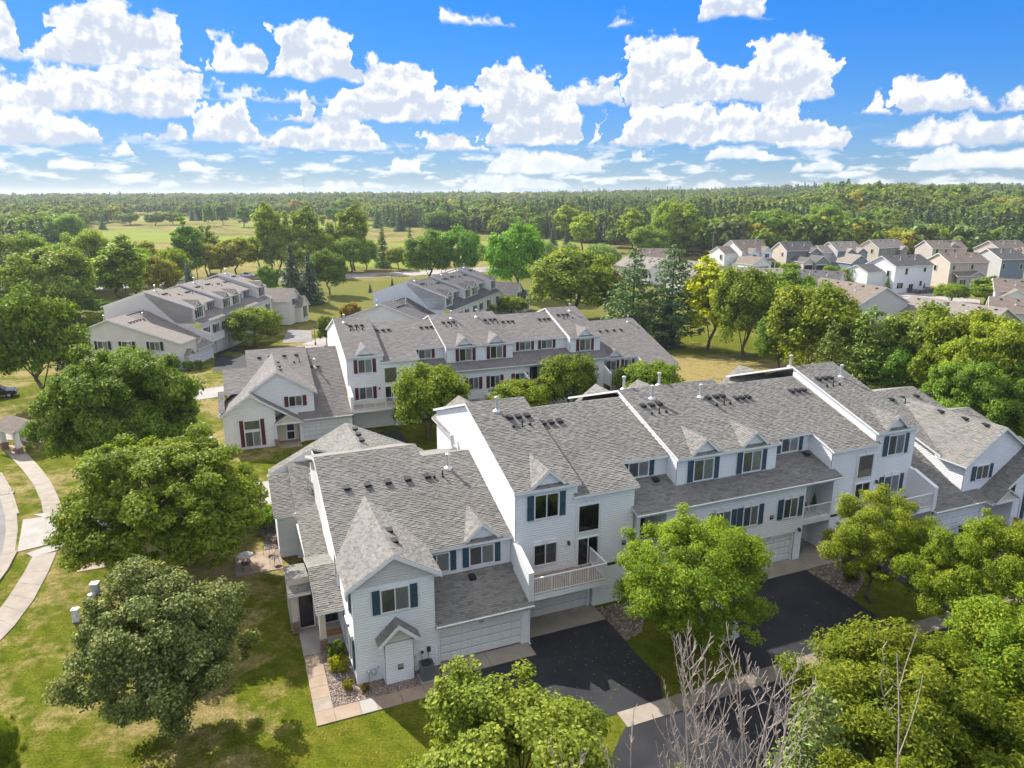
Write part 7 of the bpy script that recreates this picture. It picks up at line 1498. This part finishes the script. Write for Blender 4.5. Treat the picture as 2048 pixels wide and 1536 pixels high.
cabinet('tall pale utility cabinet left of the grey-green lawn tree', 154, 1242, 0.34, 0.30, 0.85, 'utility_white'); cabinet('greenish utility cabinet behind the grey-green lawn tree', 192, 1186, 0.45, 0.4, 0.75, 'utility_green'); cabinet('low white utility cabinet close to the greenish one', 184, 1196, 0.35, 0.25, 0.3, 'utility_white', 0.9); cabinet('white equipment box on the lawn behind the shade tree', 416, 884, 0.9, 0.6, 0.55, 'utility_white', 0.1)
p = ground_at(186, 1133); o = MB().box(-0.9, 0.9, -0.5, 0.5, -0.05, 0.04).build('cover_slab', MAT['concrete_warm']); o.location = p; o.rotation_euler = (0, 0, 0.4); tag(o, 'flat concrete cover under the shade tree edge', 'slab')
p = ground_at(15, 987); o = empty('storm_drain', (p.x, p.y, p.z + 0.034), 0.6, 'dark storm drain grate in the street gutter', 'drain')
for i in range(7): MB().box(-0.42 + i * 0.13, -0.34 + i * 0.13, -0.22, 0.22, 0, 0.02).build('bar', MAT['metal_dark'], o)
MB().box(-0.48, 0.52, -0.27, 0.27, 0.0, 0.008).build('frame', MAT['rubber'], o)
# mailbox shelter
def shelter():
    p = ground_at(46, 898); yaw = R(-33); o = empty('mailbox_shelter', p, yaw, 'small gabled mailbox shelter on stone piers beside the curved walk', 'shelter'); hw, hl = 1.15, 1.9
    for sx in (-1, 1):
        for sy in (-1, 1):
            x, y = sx * hl * 0.86, sy * hw * 0.86; MB().box(x - 0.2, x + 0.2, y - 0.2, y + 0.2, 0.76, 2.35).build('post', MAT['siding_tan'], o)
            for k in range(4): e = 0.02 * (k % 2); MB().box(x - 0.31 + e, x + 0.31 - e, y - 0.31 + e, y + 0.31 - e, k * 0.185, k * 0.185 + 0.17).build('stone_course', MAT['brick'], o)
            MB().box(x - 0.33, x + 0.33, y - 0.33, y + 0.33, 0.74, 0.79).build('pier_cap', MAT['concrete'], o)
            for a, b_ in ((-0.21, -0.17), (0.17, 0.21)): MB().box(x + a, x + b_, y - 0.212, y + 0.212, 0.79, 2.35).build('corner_trim', MAT['trim_white'], o)
    for sy in (-1, 1): MB().box(-hl - 0.1, hl + 0.1, sy * hw * 0.86 - 0.1, sy * hw * 0.86 + 0.1, 2.35, 2.55).build('beam', MAT['trim_white'], o)
    for sx in (-1, 1): MB().prism([(sx * hl, -hw - 0.1, 2.55), (sx * hl, hw + 0.1, 2.55), (sx * hl, 0, 3.25)], (0.05 * sx, 0, 0)).build('gable', MAT['trim_white'], o)
    rf = MB(); rf.prism([(-hl - 0.3, -hw - 0.45, 2.38), (hl + 0.3, -hw - 0.45, 2.38), (hl + 0.3, 0, 3.36), (-hl - 0.3, 0, 3.36)], (0, 0, 0.08)).prism([(-hl - 0.3, hw + 0.45, 2.38), (hl + 0.3, hw + 0.45, 2.38), (hl + 0.3, 0, 3.36), (-hl - 0.3, 0, 3.36)], (0, 0, 0.08)); r_ = rf.build('roof', MAT['trim_white'], o)
    tabs = MB(); rnd = random.Random(4)
    for sy in (-1, 1): shingle_tabs(tabs, [(-hl - 0.3, sy * (hw + 0.45), 2.465), (hl + 0.3, sy * (hw + 0.45), 2.465), (hl + 0.3, 0, 3.445), (-hl - 0.3, 0, 3.445)], 0.15, 0.4, rnd, 0.025)
    tag(tabs.build('shingles', MAT['roof_brown'], r_), kind='stuff')
    mbx = MB().box(-0.9, 0.9, 0.35, 0.75, 0.7, 1.7).build('mailbox_cluster', MAT['metal_galv'], o)
    for i in range(6):
        for j in range(4): MB().box(-0.87 + i * 0.295, -0.60 + i * 0.295, 0.33, 0.349, 0.74 + j * 0.24, 0.95 + j * 0.24).build('mailbox_door', MAT['utility_white'], mbx)
    MB().box(-0.9, 0.9, -0.95, -0.6, 0.42, 0.48).build('bench_seat', MAT['wood_deck'], o); MB().box(-hl, hl, -hw, hw, -0.05, 0.03).build('floor_slab', MAT['concrete'], o)
shelter()
def lamp_post(label, px, base, h):
    p = ground_at(px, base); o = empty('street_lamp', p, 0, label, 'street lamp'); MB().lathe([(0.16, 0), (0.15, 0.5), (0.07, 0.6), (0.05, h - 0.7), (0.10, h - 0.66)], 10).build('post', MAT['metal_dark'], o); MB().lathe([(0.10, h - 0.66), (0.20, h - 0.25), (0.19, h - 0.24)], 8).build('lantern', MAT['blind_light'], o); MB().lathe([(0.28, h - 0.24), (0.12, h - 0.05), (0.02, h + 0.1)], 8).build('cap', MAT['metal_dark'], o)
lamp_post('black post lantern at the corner of the court', 631, 690, 3.6)
def pole(label, px, base, top, arm=1.2, name='utility_pole'):
    p = ground_at(px, base); d = pxdir(px, top); hd = math.hypot(p.x, p.y); h = CAM_H + d.z * hd / math.hypot(d.x, d.y) - p.z; o = empty(name, p, 0.3, label, 'utility pole'); MB().tube((0, 0, -0.5), (0, 0, h), 0.17, 0.12, 8).build('shaft', MAT['wood_pole'], o); MB().box(-arm, arm, -0.06, 0.06, h - 0.7, h - 0.55).build('crossarm', MAT['wood_pole'], o)
    for x in (-arm * 0.9, -arm * 0.4, arm * 0.4, arm * 0.9): MB().tube((x, 0, h - 0.55), (x, 0, h - 0.3), 0.06, 0.05, 6).build('insulator', MAT['utility_white'], o)
    return Vector((p.x, p.y, p.z + h - 0.35))
a1 = pole('wooden utility pole left of the white farmhouse', 1423, 530, 463); a2 = pole('wooden utility pole above the middle back-row houses', 1776, 496, 455); a3 = pole('wooden utility pole with long arm near the right edge', 1934, 492, 445, 2.2)
a0 = pole('pale pole in the golden trees by the county road', 396, 560, 515, 0.8); a01 = pole('thin pole left along the county road', 100, 572, 520, 0.8)
def wire(name, a, b_, label, sag=1.2):
    mb = MB(); pts = [a.lerp(b_, i / 12) - Vector((0, 0, 4 * sag * (i / 12) * (1 - i / 12))) for i in range(13)]
    for p_, q_ in zip(pts, pts[1:]): mb.tube(p_, q_, 0.03, None, 4, False)
    tag(mb.build(name, MAT['metal_dark']), label, 'wire')
wire('overhead_wire', a1, a2, 'overhead wire between the two poles behind the houses'); wire('overhead_wire', a2, a3, 'overhead wire running to the right-edge pole'); wire('overhead_wire', a01, a0, 'overhead wire along the county road'); e_ = ground_at(840, 545); wire('overhead_wire', a0, Vector((e_.x, e_.y, a0.z)), 'overhead wire past the pickup and the poplars')
p = ground_at(610, 402); m_ = MB().tube((0, 0, 0), (0, 0, 62), 0.5, 0.3, 5); o = m_.build('radio_mast', MAT['metal_galv']); o.location = (p.x, p.y, p.z); tag(o, 'thin radio mast on the horizon above the golf course', 'mast')
# planters in the open balconies
for (u, lab) in ((33.2, 'potted conifer in the right open balcony'), (32.4, 'small potted plant in the right open balcony')):
    o = empty('potted_plant', ax(u, 2.6, 3.0), 0, lab, 'plant'); h = 1.3 if u > 33 else 0.6; MB().lathe([(0.14, 0), (0.19, 0.3), (0.17, 0.31)], 12).build('pot', MAT['metal_dark'], o); c = link('foliage', PROTO['spruce_b'][0], o); c.scale = (0.11, 0.11, h / 12); c.location = (0, 0, 0.28); c.color = (0.7, 0.9, 0.8, 1)
o = empty('deck_chair', ax(19.2, 2.6, 3.0), AYR + 2.5, 'blue fabric chair in the left open balcony', 'chair'); MB().prism([(-0.3, -0.3, 0.42), (0.3, -0.3, 0.42), (0.3, 0.25, 0.38), (-0.3, 0.25, 0.38)], (0, 0, 0.05)).build('seat', MAT['blue_cloth'], o); MB().prism([(-0.3, 0.25, 0.4), (0.3, 0.25, 0.4), (0.3, 0.5, 1.0), (-0.3, 0.5, 1.0)], (0, 0.04, 0)).build('backrest', MAT['blue_cloth'], o)
for a, b_ in ((0.28, -0.28), (-0.28, -0.28), (0.28, 0.25), (-0.28, 0.25)): MB().tube((a, b_, 0.42), (a, b_, 0), 0.02, None, 6).build('leg', MAT['metal_dark'], o)
# fallen leaves on drives and grass
def litter(name, area, n, seed, mat, size, zoff=0.03):
    rng = np.random.default_rng(seed); c = []
    for _ in range(n):
        s, t = rng.random(), rng.random(); p_ = area[0].lerp(area[1], s).lerp(area[3].lerp(area[2], s), t); c.append((p_.x, p_.y, gz(p_.x, p_.y) + zoff))
    me = leaves_mesh(name, np.array(c), np.array([0, 0, 1.0]) + rng.normal(size=(n, 3)) * 0.25, np.full(n, size) * rng.uniform(0.6, 1.3, n), mat, rng, 0.6); o = link(name, me); o.color = (1.6, 1.1, 0.9, 1); tag(o, kind='stuff')
litter('fallen_leaves', [AU(10, -6.5), AU(15, -6.5), AU(15, 0.2), AU(10, 0.2)], 150, 3, 'leaf_gold', 0.035); litter('fallen_leaves', [AU(-12, -9), AU(9, -9), AU(9, -2.6), AU(-12, -2.6)], 260, 4, 'leaf_gold', 0.04, 0.05); litter('fallen_leaves', [AU(20, -6.5), AU(30.5, -6.5), AU(30.5, 0.2), AU(20, 0.2)], 70, 5, 'leaf_gold', 0.04)
# ------------------------------------------------------------------ haze
def build_haze():
    mb = MB().box(-10500, 10500, -80, 13000, -12.0, 62.0); m = bpy.data.materials.new('haze'); m.use_nodes = True; N = NT(m.node_tree); N.n.clear()
    v = N.new('ShaderNodeVolumePrincipled'); v.inputs['Color'].default_value = (0.80, 0.88, 1.0, 1); v.inputs['Density'].default_value = 0.00013; v.inputs['Anisotropy'].default_value = 0.2
    o = N.new('ShaderNodeOutputMaterial'); N.l.new(v.outputs[0], o.inputs['Volume'])
    tag(mb.build('haze', m), kind='stuff')
build_haze()
